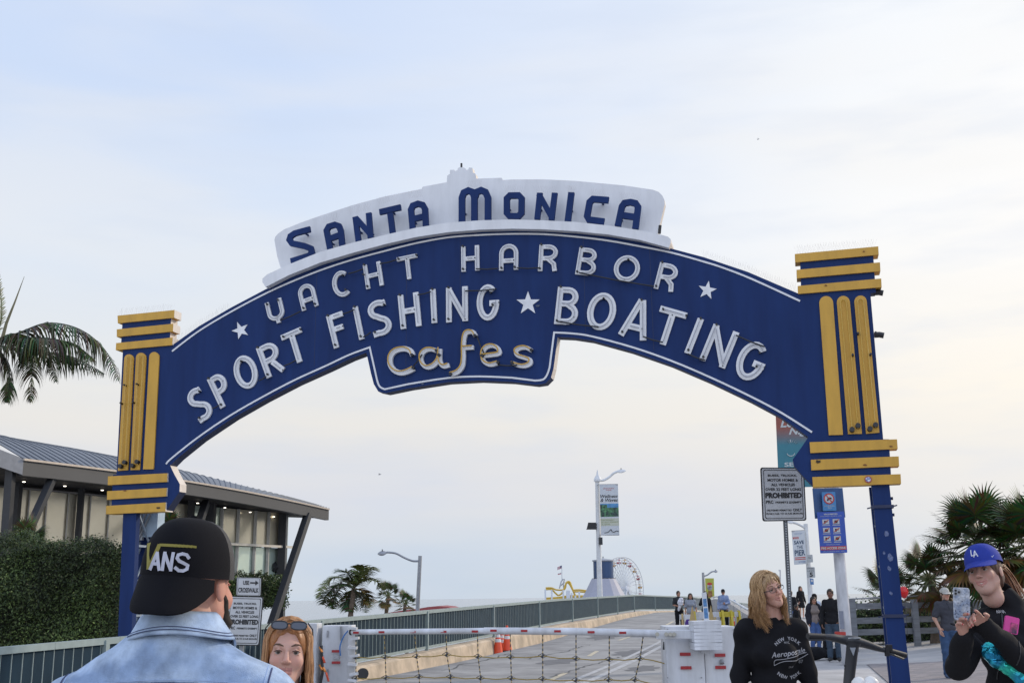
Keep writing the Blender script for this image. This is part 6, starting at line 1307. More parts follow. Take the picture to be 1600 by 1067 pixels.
p = stand(1130, 48); person('walker in a dark cap and blue patterned shirt nearest the parapet', p, 1.68, -12, SK2, fab('blue_shirt', (.17,.23,.38), two=(.26,.31,.44)), fab('black', (.012,.013,.016)), (.02,.014,.01), fat=1.2, hem=.80, cap=(fab('cap_black', (.012,.012,.014)), fab('cap_black')), joints=dict(elL=(.24,-.02,1.15), wrL=(.10,-.20,1.12), hdL=(-1,0,0), nmL=(0,1,0)), group=W_)
G_ = 'crowd on the pavement at the right'
person('man in a black sweatshirt with yellow print and blue shorts behind the perforated post', stand(1235, 44), 1.66, 150, SK3, fab('black', (.012,.013,.016)), fab('royal_shorts', (.05,.11,.36)), (.02,.014,.01), legs='short', hem=.86, group=G_)
person('distant woman in a short black dress with bare legs', stand(1251, 58), 1.62, 20, SK1, fab('black_dress', (.010,.010,.012)), fab('black_dress'), (.05,.03,.02), hairstyle='long', skirt=True, shoe=(.5,.5,.5), group=G_)
person('small dark clothed figure crouched behind the woman in the cardigan', stand(1243, 42), 1.15, 30, SK3, fab('black', (.012,.013,.016)), fab('dark_jeans', (.04,.055,.10)), (.02,.014,.01), group=G_)
p = stand(1270, 34); person('woman in a dark cardigan over a taupe top and blue jeans walking towards the barrier', p, 1.56, 8, SK2, fab('taupe_top', (.20,.165,.15)), fab('blue_jeans', (.06,.11,.26)), (.02,.014,.01), res=.015, fat=1.08, bust=1, hairstyle='long', hem=.86, group=G_, joints=dict(anR=(-.1,.07,.1), toR=(-.12,-.09,.04)))
cg = [q for q in bpy.data.objects if q.get('label','').startswith('woman in a dark cardigan')][0]; jj = J(1.56)
for s_ in (1,-1):
    L1 = 'L' if s_ > 0 else 'R'; Pq = limb(jj, ('sh'+L1,'el'+L1,'wr'+L1), (.055,.046,.038), .022)+[('+','cap',.06,(s_*.15,-.0,1.22),(s_*.16,0,.82),.075,.085),('+','ell',.05,(s_*.13,.04,1.2),(.08,.10,.17)),('-','cap',.02,(0,-.2,1.4),(0,-.2,.7),.13,.13),('&','plane',0,(0,0,1),.74)]; cloth(cg, 'cardigan', Pq, fab('dark_cardigan', (.018,.018,.026)), .015, fold_noise(24,.006))
MB().box((.14,-.16,.86), (.14,.06,.10)).build('pouch', fab('pouch', (.10,.07,.07)), cg)
person('person in a pale blue top and dark cap half hidden behind the cardigan woman', stand(1272, 38), 1.62, -40, SK3, fab('pale_blue', (.42,.48,.58)), fab('dark_jeans', (.04,.055,.10)), (.02,.014,.01), cap=(fab('cap_black', (.012,.012,.014)), fab('cap_black')), group=G_)
p = stand(1297, 29.2); person('tall man in a black jacket and jeans standing behind the white pole', p, 1.80, -20, SK3, fab('black_jacket', (.014,.014,.016)), fab('slate_jeans', (.05,.075,.11)), (.02,.014,.01), hem=.84, group=G_)
p = stand(1284, 30.5); person('bent over person in black between the cardigan woman and the white pole', p, 1.68, 75, SK3, fab('black', (.012,.013,.016)), fab('black', (.012,.013,.016)), (.02,.014,.01), group=G_, fat=1.1,
    joints=dict(wa=(0,-.07,1.06), ch=(0,-.26,1.16), shL=(.17,-.36,1.20), shR=(-.17,-.36,1.20), elL=(.22,-.42,.92), elR=(-.22,-.42,.92), wrL=(.16,-.52,.70), wrR=(-.16,-.52,.70), nk=(0,-.42,1.20), hd=(0,-.54,1.24), rot=(-35,0,0)))
gb = thing('duffel_bags', 'pile of black bags on the pavement behind the blonde woman', 'bags', stand(1282, 30)); cloth(gb, 'bag', [('+','ell',0,(-.25,0,.16),(.32,.18,.17)),('+','ell',.05,(.25,.05,.13),(.28,.16,.14))], fab('black', (.012,.013,.016)), .02, fold_noise(20,.012))
# man in grey tee and pale cap
p = stand(1476, 22.5); r_, j = person('man in a charcoal grey tee, jeans and white cap standing by the timber fence', p, 1.72, 6, SK1, fab('charcoal_tee', (.055,.058,.072)), fab('mid_jeans', (.045,.085,.17)), (.05,.035,.02), res=.014, sleeves='short', hem=.86, shoe=(.05,.10,.2), hres=.0045, cap=(fab('cap_pale', (.45,.44,.40)), fab('cap_pale')),
    joints=dict(elL=(.24,.05,1.15), wrL=(.22,-.04,.92), elR=(-.25,.03,1.15), wrR=(-.20,-.07,.93)))
mb = MB(); mb.tube([(-.045,-.112,1.43),(-.012,-.125,1.36),(0,-.13,1.28)], .004, 4); mb.build('placket', fab('charcoal_line', (.03,.03,.035)), r_)
# ------------------------------------------------------------------ projecting marks on cloth
def projector(obj, d=(0,1,0), eps=.003):
    bv = BVHTree.FromPolygons([v.co for v in obj.data.vertices], [tuple(p.vertices) for p in obj.data.polygons]); d = Vector(d)
    def f(p):
        h = bv.ray_cast(Vector(p)-d*1.5, d)
        return (h[0]-d*eps) if h[0] is not None else None
    return f
def line_on(f, pts, r_, m, name, root, n=10):
    mb = MB(); P = [f(p) for p in spline(pts, n)]; P = [p for p in P if p is not None]
    if len(P) > 1: mb.tube(P, r_, 4); return mb.build(name, m, root)
# ---- man in denim jacket, seen from behind
Yd = 2.42; ppm = F/(Yd*.985); Xd = at(274,1000,Yd).x
dm = thing('person', 'man seen from behind in a light denim jacket and a backwards black cap', 'person', (Xd, Yd, 0), 0); toned = (.50,.27,.20)
zpx = lambda y: CAMZ+(hz(274)-y)/ppm*1.0
hc_ = Vector((.020, .035, 1.630)); Mh = rot3(0,3,180-16)
W, Fq, col = make_head(dm, hc_, Mh, toned, .0032, s=1.0, eyes=True); red = np.clip(1-np.abs((V_:=W)[:,0]-(hc_.x+.072))/.03, 0, 1)[:,None]*.35; col = col*(1-red)+np.array((.50,.16,.10))*red
jd = J(1.76, shL=(.185,.0,1.375), shR=(-.185,.0,1.375), nk=(0,.01,1.50), ch=(0,0,1.25), elL=(.27,-.02,1.12), elR=(-.27,-.02,1.12))
B = torso(jd, -.02, 1.15)+limb(jd, ('shL','elL','wrL'), (.05,.04,.027), 0)+limb(jd, ('shR','elR','wrR'), (.05,.04,.027), 0)+limb(jd, ('hipL','knL','anL'), (.083,.052,.034), 0)+limb(jd, ('hipR','knR','anR'), (.083,.052,.034), 0)+[('+','cap',.02,(0,.0,1.42),(0.01,0,1.56),.058,.056)]
B[-1] = ('+','cap',.02,(0,.01,1.42),(0.015,.01,1.57),.058,.060)
for s_, wn in ((1,'wrL'),(-1,'wrR')): B += hand_prims(jd[wn], (0,.1,-1), (-s_,0,0), 1, side=s_)[0]
V, F2 = surface(B, *bb(B), .009); np_obj('body', np.concatenate([V, W]), np.concatenate([F2, Fq+len(V)]), M_skin, dm, np.concatenate([np.tile(np.array(toned), (len(V),1)), col]))
M_den = mat('light_denim', (.25,.34,.50), .9, var=.28, scale=22, bump=.4, bscale=500, spec=.1, two=(.42,.52,.66))
M_st = mat('denim_seam', (.05,.065,.14), .9); M_st2 = mat('denim_edge', (.35,.46,.66), .9)
def pucker(X, Y, Z):
    z0 = 1.435; w_ = np.exp(-((Z-z0+.02)/.035)**2); return -.0034*w_*np.sin(X*150+2*np.sin(X*40))+.004*np.sin(X*16+Z*9)*np.sin(Z*22+X*7)+.0018*np.sin(X*50+Z*60+3*np.sin(Y*20))
Pq = [('+','ell',0,(0,.0,1.24),(.215,.145,.235)), ('+','cap',.05,(.015,-.010,1.494),(.174,-.005,1.380),.074,.080), ('+','cap',.05,(-.015,-.010,1.494),(-.174,-.005,1.380),.074,.080), ('+','cap',.06,(.182,.0,1.364),(.258,-.01,1.12),.078,.070), ('+','cap',.06,(-.182,.0,1.364),(-.258,-.01,1.12),.078,.070), ('+','cap',.05,(.275,-.01,1.12),(.27,.08,.93),.068,.05), ('+','cap',.05,(-.275,-.01,1.12),(-.27,.08,.93),.068,.05), ('+','ell',.06,(0,0,1.05),(.20,.135,.16)), ('&','plane',0,(0,0,1),.90)]
jk = cloth(dm, 'denim_jacket', Pq, M_den, .0065, pucker)
jb = jk
Pq = [('+','ell',0,(0,0,.95),(.17,.12,.12))]+limb(jd, ('hipL','knL','anL'), (.09,.068,.058), .01)+limb(jd, ('hipR','knR','anR'), (.09,.068,.058), .01)+[('&','plane',0,(0,0,1),.07)]; cloth(dm, 'trousers', Pq, fab('black', (.012,.013,.016)), .016)
for x in (-.1,.1): cloth(dm, 'shoe', [('+','cap',0,(x,0,.05),(x,.16,.04),.05,.042),('&','plane',0,(0,0,1),.0)], fab('black'), .012)
def ring_surf(name, rings, m, th=.0, parent=dm, n=48, a0=0, a1=360):
    mb = MB(); vs = []
    for (rx, ry, z, cx, cy, dipf, dipb) in rings:
        for k in range(n+1):
            a = R(lerp(a0, a1, k/n)); zz_ = z+dipf*max(0, math.sin(a))+dipb*max(0,-math.sin(a))-.024*math.cos(a)**2*max(0,(rx-.075)/.035); vs.append((cx+rx*math.cos(a), cy+ry*math.sin(a), zz_))
    mb.add(vs, [(i*(n+1)+k, i*(n+1)+k+1, (i+1)*(n+1)+k+1, (i+1)*(n+1)+k) for i in range(len(rings)-1) for k in range(n)]); return mb.build(name, m, parent, 'full')
# collar: stands round the neck, folds over; -y = towards camera (his back)
cr = [(.070,.072,1.515,.008,0,-.01,.0),(.071,.073,1.572,.010,0,-.02,.004),(.074,.076,1.578,.010,0,-.02,.004),(.082,.085,1.576,.010,0,-.03,.0),(.096,.094,1.563,.012,0,-.05,-.003),(.110,.103,1.552,.014,0,-.06,-.008),(.112,.104,1.548,.014,0,-.06,-.008),(.107,.099,1.545,.014,0,-.06,-.008)]
ring_surf('collar', cr, M_den)
mb = MB()
for off, zz_ in ((.0, 0),(-.0055, .0055)): mb.tube([(.014+(.1095+off)*math.cos(a), (.1025+off)*math.sin(a)-.0022, 1.5548+zz_-.060*max(0, math.sin(a))-.008*max(0,-math.sin(a))-.024*math.cos(a)**2) for a in np.linspace(R(150), R(390), 44)], .0011, 4)
mb.build('collar_stitching', M_st, dm)
f = projector(jk, (0,1,0), .0012)
for dz_, rr_, mm in ((0,.0022,M_st),(.006,.0009,M_st2),(-.0045,.0010,M_st2)): line_on(f, [(x, 0, 1.432+dz_+.010*math.cos(x*9)) for x in np.linspace(-.185,.185,12)], rr_, mm, 'yoke_seam', dm)
for sx_ in (-1,1):
    line_on(f, [(sx_*x, 0, z) for x, z in ((.205,1.478),(.212,1.45),(.213,1.40),(.205,1.33),(.19,1.25))], .0020, M_st, 'armhole_seam', dm); line_on(f, [(sx_*(x-.007), 0, z) for x, z in ((.205,1.478),(.212,1.45),(.213,1.40),(.205,1.33),(.19,1.25))], .0009, M_st2, 'armhole_seam', dm)
# cap worn backwards: cap front faces the camera
M_capb = fabric('cap_black_cotton', (.005,.005,.007), .95, bump=.15, bscale=500); M_mesh = mat('cap_mesh', (.014,.014,.016), .7, var=.2, scale=100)
tm = M_mesh.node_tree; wv = tm.nodes.new('ShaderNodeTexChecker'); wv.inputs['Scale'].default_value = 260; tcm = tm.nodes.new('ShaderNodeTexCoord'); tm.links.new(tcm.outputs['Object'], wv.inputs[0]); wv.inputs[1].default_value = (.045,.045,.05,1); wv.inputs[2].default_value = (.006,.006,.007,1)
for n_ in tm.nodes:
    if n_.type == 'MIX': tm.links.new(wv.outputs[0], n_.inputs[6])
Mc = Matrix.Rotation(R(4),3,'Y') @ Matrix.Rotation(R(-7),3,'Z')
co_, T = cap_mesh(dm, Vector((.010,.004,1.618)), Mc, 1.10, M_capb, M_capb, 0, brim_drop=1.45, brim_len=.047, high=.015, name='cap', mesh_back=M_mesh)
V_pts = {'V': [[(-.050,.090),(-.034,.046),(-.020,.086),(.045,.088)]], }
em = cap_emblem(co_, T, [([(-.052,.088),(-.037,.043)], .0085), ([(-.036,.043),(-.021,.0855)], .0075)]+[([(-.020+.0065*k, .0865+.0001*k),(-.0135+.0065*k,.0866)], .0052) for k in range(10)], .015); em.build('logo_mark', mat('logo_gold', (.22,.19,.03), .6), co_)
def capletter(strokes, w_): return [(s_, w_) for s_ in strokes]
def sub(pts, n=4):
    o = []
    for a, b in zip(pts, pts[1:]):
        for i in range(n): o.append((lerp(a[0],b[0],i/n), lerp(a[1],b[1],i/n)))
    return o+[pts[-1]]
LT = []
for strokes in ([[(-.0325,.041),(-.0215,.072)],[(-.0215,.072),(-.0115,.041)],[(-.027,.0515),(-.017,.0515)]], [[(-.005,.041),(-.005,.073)],[(-.0045,.071),(.0105,.043)],[(.011,.041),(.011,.073)]],
    [[(.0385,.0655),(.034,.0712),(.027,.0725),(.0205,.070),(.0195,.064),(.024,.0590),(.031,.0560),(.0385,.052),(.0380,.0450),(.032,.0415),(.025,.0418),(.0185,.0465)]]):
    LT += [(sub(s_, 3), .0064) for s_ in strokes]
cap_emblem(co_, T, LT, .015).build('logo_lettering', mat('logo_silver', (.42,.43,.50), .5), co_)
# short hair at nape, beard edge and glasses arm on his right
Pq = [('+','cap',0,xf((-.058,-.03,-.03),hc_,Mh),xf((-.046,-.05,-.08),hc_,Mh),.010,.013),('+','cap',.02,xf((-.046,-.05,-.08),hc_,Mh),xf((.046,-.05,-.08),hc_,Mh),.013,.013)]; o_ = cloth(dm, 'beard', Pq, mat('beard_dark', (.02,.014,.01), .9), .006, lambda X,Y,Z: .003*np.sin(X*300)*np.sin(Z*280))
# ---- red haired woman
Yr2 = 4.2; ppm = F/Yr2; Xr = at(449,1020,Yr2).x; zr = at(449,1020,Yr2).z
rw = thing('person', 'red haired woman with sunglasses on her head behind the denim shoulder', 'person', (Xr, Yr2, 0), 0); hr_ = Vector((0,0,zr)); Mr = rot3(-4,3,10)
W, Fq, col = make_head(rw, hr_, Mr, (.50,.29,.225), .0028, smile=0, iris=(.05,.04,.03), brows=(.10,.06,.04), lip=(.33,.13,.12), fat=.95)
dzh = zr-1.615; jr = J(1.75, **{k_: (v[0], v[1], v[2]+dzh) for k_, v in dict(wa=(0,0,1.08), ch=(0,0,1.29), shL=(.155,.01,1.40), shR=(-.155,.01,1.40), elL=(.20,.04,1.12), elR=(-.20,.04,1.12), wrL=(.22,-.05,.88), wrR=(-.22,-.05,.88), nk=(0,.015,1.45), pel=(0,0,.95), hipL=(.09,0,.92), hipR=(-.09,0,.92)).items()})
B = torso(jr, -.012, .9)+limb(jr, ('shL','elL','wrL'), (.045,.035,.025), 0)+limb(jr, ('shR','elR','wrR'), (.045,.035,.025), 0)+limb(jr, ('hipL','knL','anL'), (.083,.052,.034), 0)+limb(jr, ('hipR','knR','anR'), (.083,.052,.034), 0)
for s_, wn in ((1,'wrL'),(-1,'wrR')): B += hand_prims(jr[wn], (0,-.1,-1), (-s_,0,0), 1, side=-s_)[0]
V, F2 = surface(B, *bb(B), .009); np_obj('body', np.concatenate([V, W]), np.concatenate([F2, Fq+len(V)]), M_skin, rw, np.concatenate([np.tile(np.array((.50,.29,.225)), (len(V),1)), col]))
Pq = torso(jr, .010, .9, .9)+limb(jr, ('shL','elL','wrL'), (.052,.044,.034), .008)+limb(jr, ('shR','elR','wrR'), (.052,.044,.034), .008)+[('&','plane',0,(0,0,1),.70)]; cloth(rw, 'sweater', Pq, fab('cream_sweater', (.45,.42,.40)), .012, fold_noise())
Pq = [('+','ell',0,jr['pel'],(.165,.12,.12))]+limb(jr, ('hipL','knL','anL'), (.085,.062,.05), .01)+limb(jr, ('hipR','knR','anR'), (.085,.062,.05), .01)+[('&','plane',0,(0,0,1),.06)]; cloth(rw, 'trousers', Pq, fab('blue_jeans', (.06,.11,.26)), .016)
RH = ((.24,.105,.045),(.54,.30,.14)); scalp(rw, hr_, Mr, 1.0, (.30,.125,.045), .005, thick=.007, bangs=False)
strands(rw, 'hair', hr_, Mr, 1.0, [(54,180),(-180,-54)], 2200, .25, M_hair, RH, rad=.0011, part=.006, spread=.012, wave=.004, inward=.02)
mb = MB()
def glasses(mb, hc0, M0, y, z, w_, h_, r_, n=20, sep=.034, tilt=0, dy=0):
    for s_ in (-1,1):
        pts = []
        for k in range(n+1):
            a = 2*math.pi*k/n; sx_ = math.copysign(abs(math.cos(a))**.7, math.cos(a)); sz = math.copysign(abs(math.sin(a))**.75, math.sin(a)); pts.append(xf((s_*sep+w_*sx_, y+.25*abs(s_*sep+w_*sx_)**1.0*.35+tilt*h_*sz, z+h_*sz), hc0, M0))
        mb.tube(pts, r_, 6)
    mb.tube([xf((-sep+w_*.95, y+.002, z+h_*.3), hc0, M0), xf((0, y-.002, z+h_*.45), hc0, M0), xf((sep-w_*.95, y+.002, z+h_*.3), hc0, M0)], r_, 6)
glasses(mb, hr_, Mr, -.090, .094, .028, .0145, .0026, tilt=.5)
for s_ in (-1,1): mb.tube([xf((s_*.066,-.082,.104), hr_, Mr), xf((s_*.084,-.03,.085), hr_, Mr), xf((s_*.089,.03,.045), hr_, Mr)], .0024, 6)
sgl = thing('sunglasses', 'black sunglasses pushed up on the red haired woman', 'sunglasses', rw.location); mb.build('frame', M_black, sgl)
for s_ in (-1,1):
    pts = []
    for k in range(20):
        a = 2*math.pi*k/20; sx_ = math.copysign(abs(math.cos(a))**.7, math.cos(a)); sz = math.copysign(abs(math.sin(a))**.75, math.sin(a)); pts.append(xf((s_*.034+.028*sx_, -.090+.0875*abs(s_*.034+.027*sx_)+.5*.0140*sz, .094+.0140*sz), hr_, Mr))
    MB().add(pts, [tuple(range(20))]).build('lens', mat('dark_lens', (.03,.035,.045), .08, spec=.9), sgl)
# ---- blonde woman with glasses
Yb = 7.6; ppm = F/(Yb*.985); Xb = at(1206,1000,Yb).x; zb0 = lambda y: at(1203,y,Yb).z
bw = thing('person', 'blonde woman in glasses and a black printed sweatshirt beside the barrier', 'person', (Xb, Yb, 0), R(-3)); hb_ = Vector((-.008, -.03, zb0(922))); Mb = rot3(-6,-17,27); ts = (.46,.25,.185)
jb_ = J(1.70, shL=(.170,.01,1.41), shR=(-.180,.01,1.415), nk=(.0,.01,1.475), elL=(.225,.02,1.12), elR=(-.225,.02,1.12), wrL=(.255,-.06,.88), wrR=(-.25,-.06,.88), ch=(0,0,1.28))
W, Fq, col = make_head(bw, hb_, Mb, ts, .0030, smile=.8, fat=1.0, brows=(.20,.12,.07), lip=(.36,.15,.12))
B = torso(jb_, -.012, 1.05)+[('+','cap',.02,(0,.01,1.40),tuple(hb_+Vector((.0,.03,-.09))),.062,.058)]+limb(jb_, ('shL','elL','wrL'), (.045,.035,.025), 0)+limb(jb_, ('shR','elR','wrR'), (.045,.035,.025), 0)+limb(jb_, ('hipL','knL','anL'), (.083,.052,.034), 0)+limb(jb_, ('hipR','knR','anR'), (.083,.052,.034), 0)
for s_, wn in ((1,'wrL'),(-1,'wrR')): B += hand_prims(jb_[wn], (0,-.1,-1), (-s_,0,0), 1, side=-s_)[0]
V, F2 = surface(B, *bb(B), .009); np_obj('body', np.concatenate([V, W]), np.concatenate([F2, Fq+len(V)]), M_skin, bw, np.concatenate([np.tile(np.array(ts), (len(V),1)), col]))
Pq = torso(jb_, .014, 1.12, 1.0)+limb(jb_, ('shL','elL','wrL'), (.056,.050,.040), .010)+limb(jb_, ('shR','elR','wrR'), (.056,.050,.040), .010)+[('&','plane',0,(0,0,1),.80)]
swt = cloth(bw, 'sweatshirt', Pq, fabric('black_fleece', (.008,.008,.010), .95), .008, fold_noise(16,.009,2))
Pq = [('+','ell',0,jb_['pel'],(.18,.135,.12))]+limb(jb_, ('hipL','knL','anL'), (.09,.068,.055), .01)+limb(jb_, ('hipR','knR','anR'), (.09,.068,.055), .01)+[('&','plane',0,(0,0,1),.06)]; cloth(bw, 'trousers', Pq, fab('blue_jeans', (.06,.11,.26)), .016)
for x in (-.1,.1): cloth(bw, 'shoe', [('+','cap',0,(x,0,.05),(x,-.16,.04),.05,.042),('&','plane',0,(0,0,1),.0)], fab('black'), .012)
for x in (-.1,.1): cloth(rw, 'shoe', [('+','cap',0,(x,0,.05),(x,-.16,.04),.05,.042),('&','plane',0,(0,0,1),.0)], fab('black'), .012)
f = projector(swt, (0,1,0), .003); M_pr = mat('sweatshirt_print', (.32,.32,.34), .8)
def print_text(s_, cx, cz, size, f, root, m=M_pr, arc=None, **kw):
    mb = MB()
    if arc is None:
        v, fc_ = text(s_, size, **kw); P = [f((cx+a, 0, cz+b)) for a, b in v]
        if all(p is not None for p in P): mb.add(P, fc_)
    else:
        r_, a0, a1, inv = arc; n = len(s_)
        for i, ch in enumerate(s_):
            if ch == ' ': continue
            v, fc_ = text(ch, size, **kw); a = R(lerp(a0, a1, i/max(1,n-1))); ca, sa = math.cos(a), math.sin(a); P = []
            for x, z in v:
                z0 = z-size*.35; 
                if not inv: q = (cx+(r_+z0)*ca+x*sa, cz+(r_+z0)*sa-x*ca)
                else: q = (cx+(r_-z0)*ca-x*sa, cz+(r_-z0)*sa+x*ca)
                P.append(f((q[0], 0, q[1])))
            if all(p is not None for p in P): mb.add(P, fc_)
    return mb.build('printed_lettering', m, root) if mb.v else None
cx_, cz_ = (1223-1203)/ppm*.98, zb0(1024)
print_text('NEW YORK', cx_, cz_-.005, .030, f, bw, arc=(.118, 132, 48, False), bold=.0006); print_text('NYC', cx_-.01, cz_+.082, .018, f, bw)
print_text('NEW YORK', cx_, cz_-.015, .030, f, bw, arc=(.116, 232, 308, True), bold=.0006)
o = print_text('Aeropostale', cx_, cz_+.008, .047, f, bw, shear=.35, bold=.0004); print_text('87', cx_+.085, cz_-.045, .030, f, bw, bold=.0005, m=mat('print_grey', (.16,.16,.17), .8)); print_text('19 87', cx_+.01, cz_-.072, .018, f, bw)
if o: o.rotation_euler = (0, R(-7), 0); o.location = Vector((cx_,0,cz_))-Matrix.Rotation(R(-7),3,'Y') @ Vector((cx_,0,cz_))
line_on(f, [(cx_-.10,0,cz_-.055),(cx_-.04,0,cz_-.028),(cx_+.06,0,cz_-.022),(cx_+.135,0,cz_+.012)], .0022, M_pr, 'printed_line', bw); line_on(f, [(cx_-.10,0,cz_-.055),(cx_-.095,0,cz_-.022),(cx_-.03,0,cz_-.012),(cx_+.125,0,cz_+.022)], .0020, M_pr, 'printed_line', bw)
BH = ((.22,.13,.06),(.50,.34,.18)); scalp(bw, hb_, Mb, 1.0, (.34,.22,.12), .005, thick=.007, bangs=False)
fd = lambda t: (1.15-.45*t, 1.15-.62*t, 1.15-.80*t)
strands(bw, 'hair', hb_, rot3(-4,-13,24), 1.03, [(60,180),(-180,-50)], 1700, .25, M_hair, BH, rad=.0016, part=-.01, spread=.022, wave=.012, fade=fd, pull=lambda q, t: (0, -.5*t, 0) if q.y < .05 else (0,0,0))
mb = MB()
for k in range(34):
    a = random.uniform(-1,1); x0 = -.008+.012*a; pts = [xf(q, hb_, Mb) for q in ((x0+.02*a, -.045+.04*random.random(), .112),(x0+.030*a+.01,-.084,.095),(x0+.050*a+.006,-.094,.066-.01*abs(a)),(.004+.066*a,-.086+.02*abs(a),.036))]; tt_ = random.random(); mb.c = tuple(lerp(p_, q_, tt_) for p_, q_ in zip(*BH)); mb.tube(pts, [.0014,.0015,.0013,.0005], 4, cap=False)
mb.build('fringe', M_hair, bw, 'full')
gl_ = thing('eyeglasses', 'thin dark rimmed glasses worn by the blonde woman', 'glasses', bw.location, R(-3)); mb = MB(); glasses(mb, hb_, Mb, -.101, .000, .024, .0145, .0016)
for s_ in (-1,1): mb.tube([xf((s_*.058,-.094,.004), hb_, Mb), xf((s_*.077,-.04,.004), hb_, Mb), xf((s_*.081,.01,.006), hb_, Mb)], .0024, 6)
mb.build('frame', mat('frame_dark', (.03,.03,.035), .3), gl_)
for s_ in (-1,1): pass
mb = MB(); mb.lathe([(.001,-.006),(.0055,0),(.001,.006)], xf((-.078,-.002,-.042), hb_, Mb), 8); mb.build('earring', mat('pearl', (.8,.8,.8), .2), bw)
# ---- girl with phone
Yg = 5.75; ppm = F/Yg; px2 = lambda x, y, dy=0: (at(x, y, Yg+dy)-Vector((gx, Yg, 0)))
gx = at(1580, 930, Yg).x
gw = thing('person', 'girl in a blue baseball cap and black hoodie taking a picture with her phone', 'person', (gx, Yg, 0), 0); tg = (.43,.255,.20)
hg = px2(1538, 895, -.05); Mg = rot3(-8,-12,-40)
W, Fq, col = make_head(gw, hg, Mg, tg, .0026, smile=1, fat=.93, neck=.35, brows=(.07,.04,.03), lip=(.42,.17,.15))
shR, shL = px2(1543, 974, .0), px2(1632, 974, .05); elR, elL = px2(1497, 1040, -.12), px2(1612, 1046, -.16); wrR, wrL = px2(1507, 993, -.34), px2(1537, 975, -.36)
jg = J(1.75, shL=tuple(shL), shR=tuple(shR), elL=tuple(elL), elR=tuple(elR), wrL=tuple(wrL), wrR=tuple(wrR), nk=tuple(px2(1566,938,.02)), ch=tuple(px2(1586,1012,.02)), wa=tuple(px2(1588,1095,.02)), pel=(.03,.0,.95)); jg['k'] = 1
B = torso(jg, -.015, .95)+[('+','cap',.02,jg['nk'],tuple(hg+Vector((.02,.03,-.09))),.046,.041)]+limb(jg, ('shL','elL','wrL'), (.045,.035,.024), 0)+limb(jg, ('shR','elR','wrR'), (.045,.035,.024), 0)+limb(jg, ('hipL','knL','anL'), (.083,.052,.034), 0)+limb(jg, ('hipR','knR','anR'), (.083,.052,.034), 0)
V, F2 = surface(B, *bb(B), .009); Vs = [V, W]; Fs_ = [F2, Fq+len(V)]; cs2 = [np.tile(np.array(tg), (len(V),1)), col]; n = len(V)+len(W)
pc = px2(1502.5, 943, -.40)                      # phone centre
d1 = (px2(1503, 958, -.42)-wrR); H1, F1 = hand_prims(wrR, (pc+Vector((-.02,.01,-.03))-wrR), (.35,-1,.15), .92, curl=(.35,.5,.6,.7), side=1, thumb=.9, spread=.2)
H2, F2h = hand_prims(wrL, (px2(1506,952,-.44)-wrL), (-.3,-.75,-.5), .92, curl=(.15,.55,.65,.75), side=1, thumb=.6, spread=.22)
for H in (H1, H2):
    V3, F3 = surface(H, *bb(H, .012), .0032); Vs.append(V3); Fs_.append(F3+n); n += len(V3); cs2.append(np.tile(np.array((tg[0]*1.02, tg[1]*.92, tg[2]*.88)), (len(V3),1)))
np_obj('body', np.concatenate(Vs), np.concatenate(Fs_), M_skin, gw, np.concatenate(cs2))
M_nail = mat('red_nail', (.35,.03,.03), .25)
for Fg in (F1, F2h):
    for pts, r_ in Fg[:4]: 
        a, b = pts[2], pts[3]; MB().tube([a.lerp(b,.65), b, b+(b-a).normalized()*r_*.6], [r_*.80, r_*.72, r_*.30], 8).build('fingernail', M_nail, gw)
slv = [('+','cap',.05,tuple(shR),tuple(elR),.068,.060),('+','cap',.04,tuple(elR),tuple(wrR-(wrR-elR).normalized()*.012),.060,.038)], [('+','cap',.05,tuple(shL),tuple(elL),.070,.062),('+','cap',.04,tuple(elL),tuple(wrL-(wrL-elL).normalized()*.012),.062,.038)]
Pq = torso(jg, .016, 1.05, .9)+slv[0]+slv[1]+[('+','cap',.03,jg['nk'],tuple(Vector(jg['nk'])+Vector((-.008,.012,.035))),.068,.064),('+','ell',.05,tuple(Vector(jg['nk'])+Vector((.02,.07,-.03))),(.10,.06,.045)),('-','cap',.01,tuple(Vector(jg['nk'])+Vector((-.012,-.008,.045))),tuple(Vector(jg['nk'])+Vector((-.03,-.03,.15))),.052,.066),('&','plane',0,(0,0,1),.85)]
hd_o = cloth(gw, 'hoodie', Pq, fabric('black_hoodie', (.010,.010,.012), .9), .0075, fold_noise(20,.008,1))
Pq = [('+','ell',0,jg['pel'],(.17,.125,.12))]+limb(jg, ('hipL','knL','anL'), (.088,.064,.052), .01)+limb(jg, ('hipR','knR','anR'), (.088,.064,.052), .01)+[('&','plane',0,(0,0,1),.06)]; cloth(gw, 'trousers', Pq, fab('black', (.012,.013,.016)), .016)
for x in (-.1,.1): cloth(gw, 'shoe', [('+','cap',0,(x,0,.05),(x,-.16,.04),.05,.042),('&','plane',0,(0,0,1),.0)], fab('black'), .012)
f = projector(hd_o, (0,1,0), .004); q = px2(1568.5, 955.5, -.1); 
line_on(f, [(q.x-.022+.0055*k, 0, q.z+(.008 if k%2 else -.006)) for k in range(9)], .0016, mat('print_pale2', (.5,.5,.52), .7), 'printed_mark', gw, 4)
# zip
line_on(f, [tuple(px2(1556,955)), tuple(px2(1553,985)), tuple(px2(1553,1060))], .003, mat('zip_dark', (.03,.03,.033), .4), 'zip', gw)
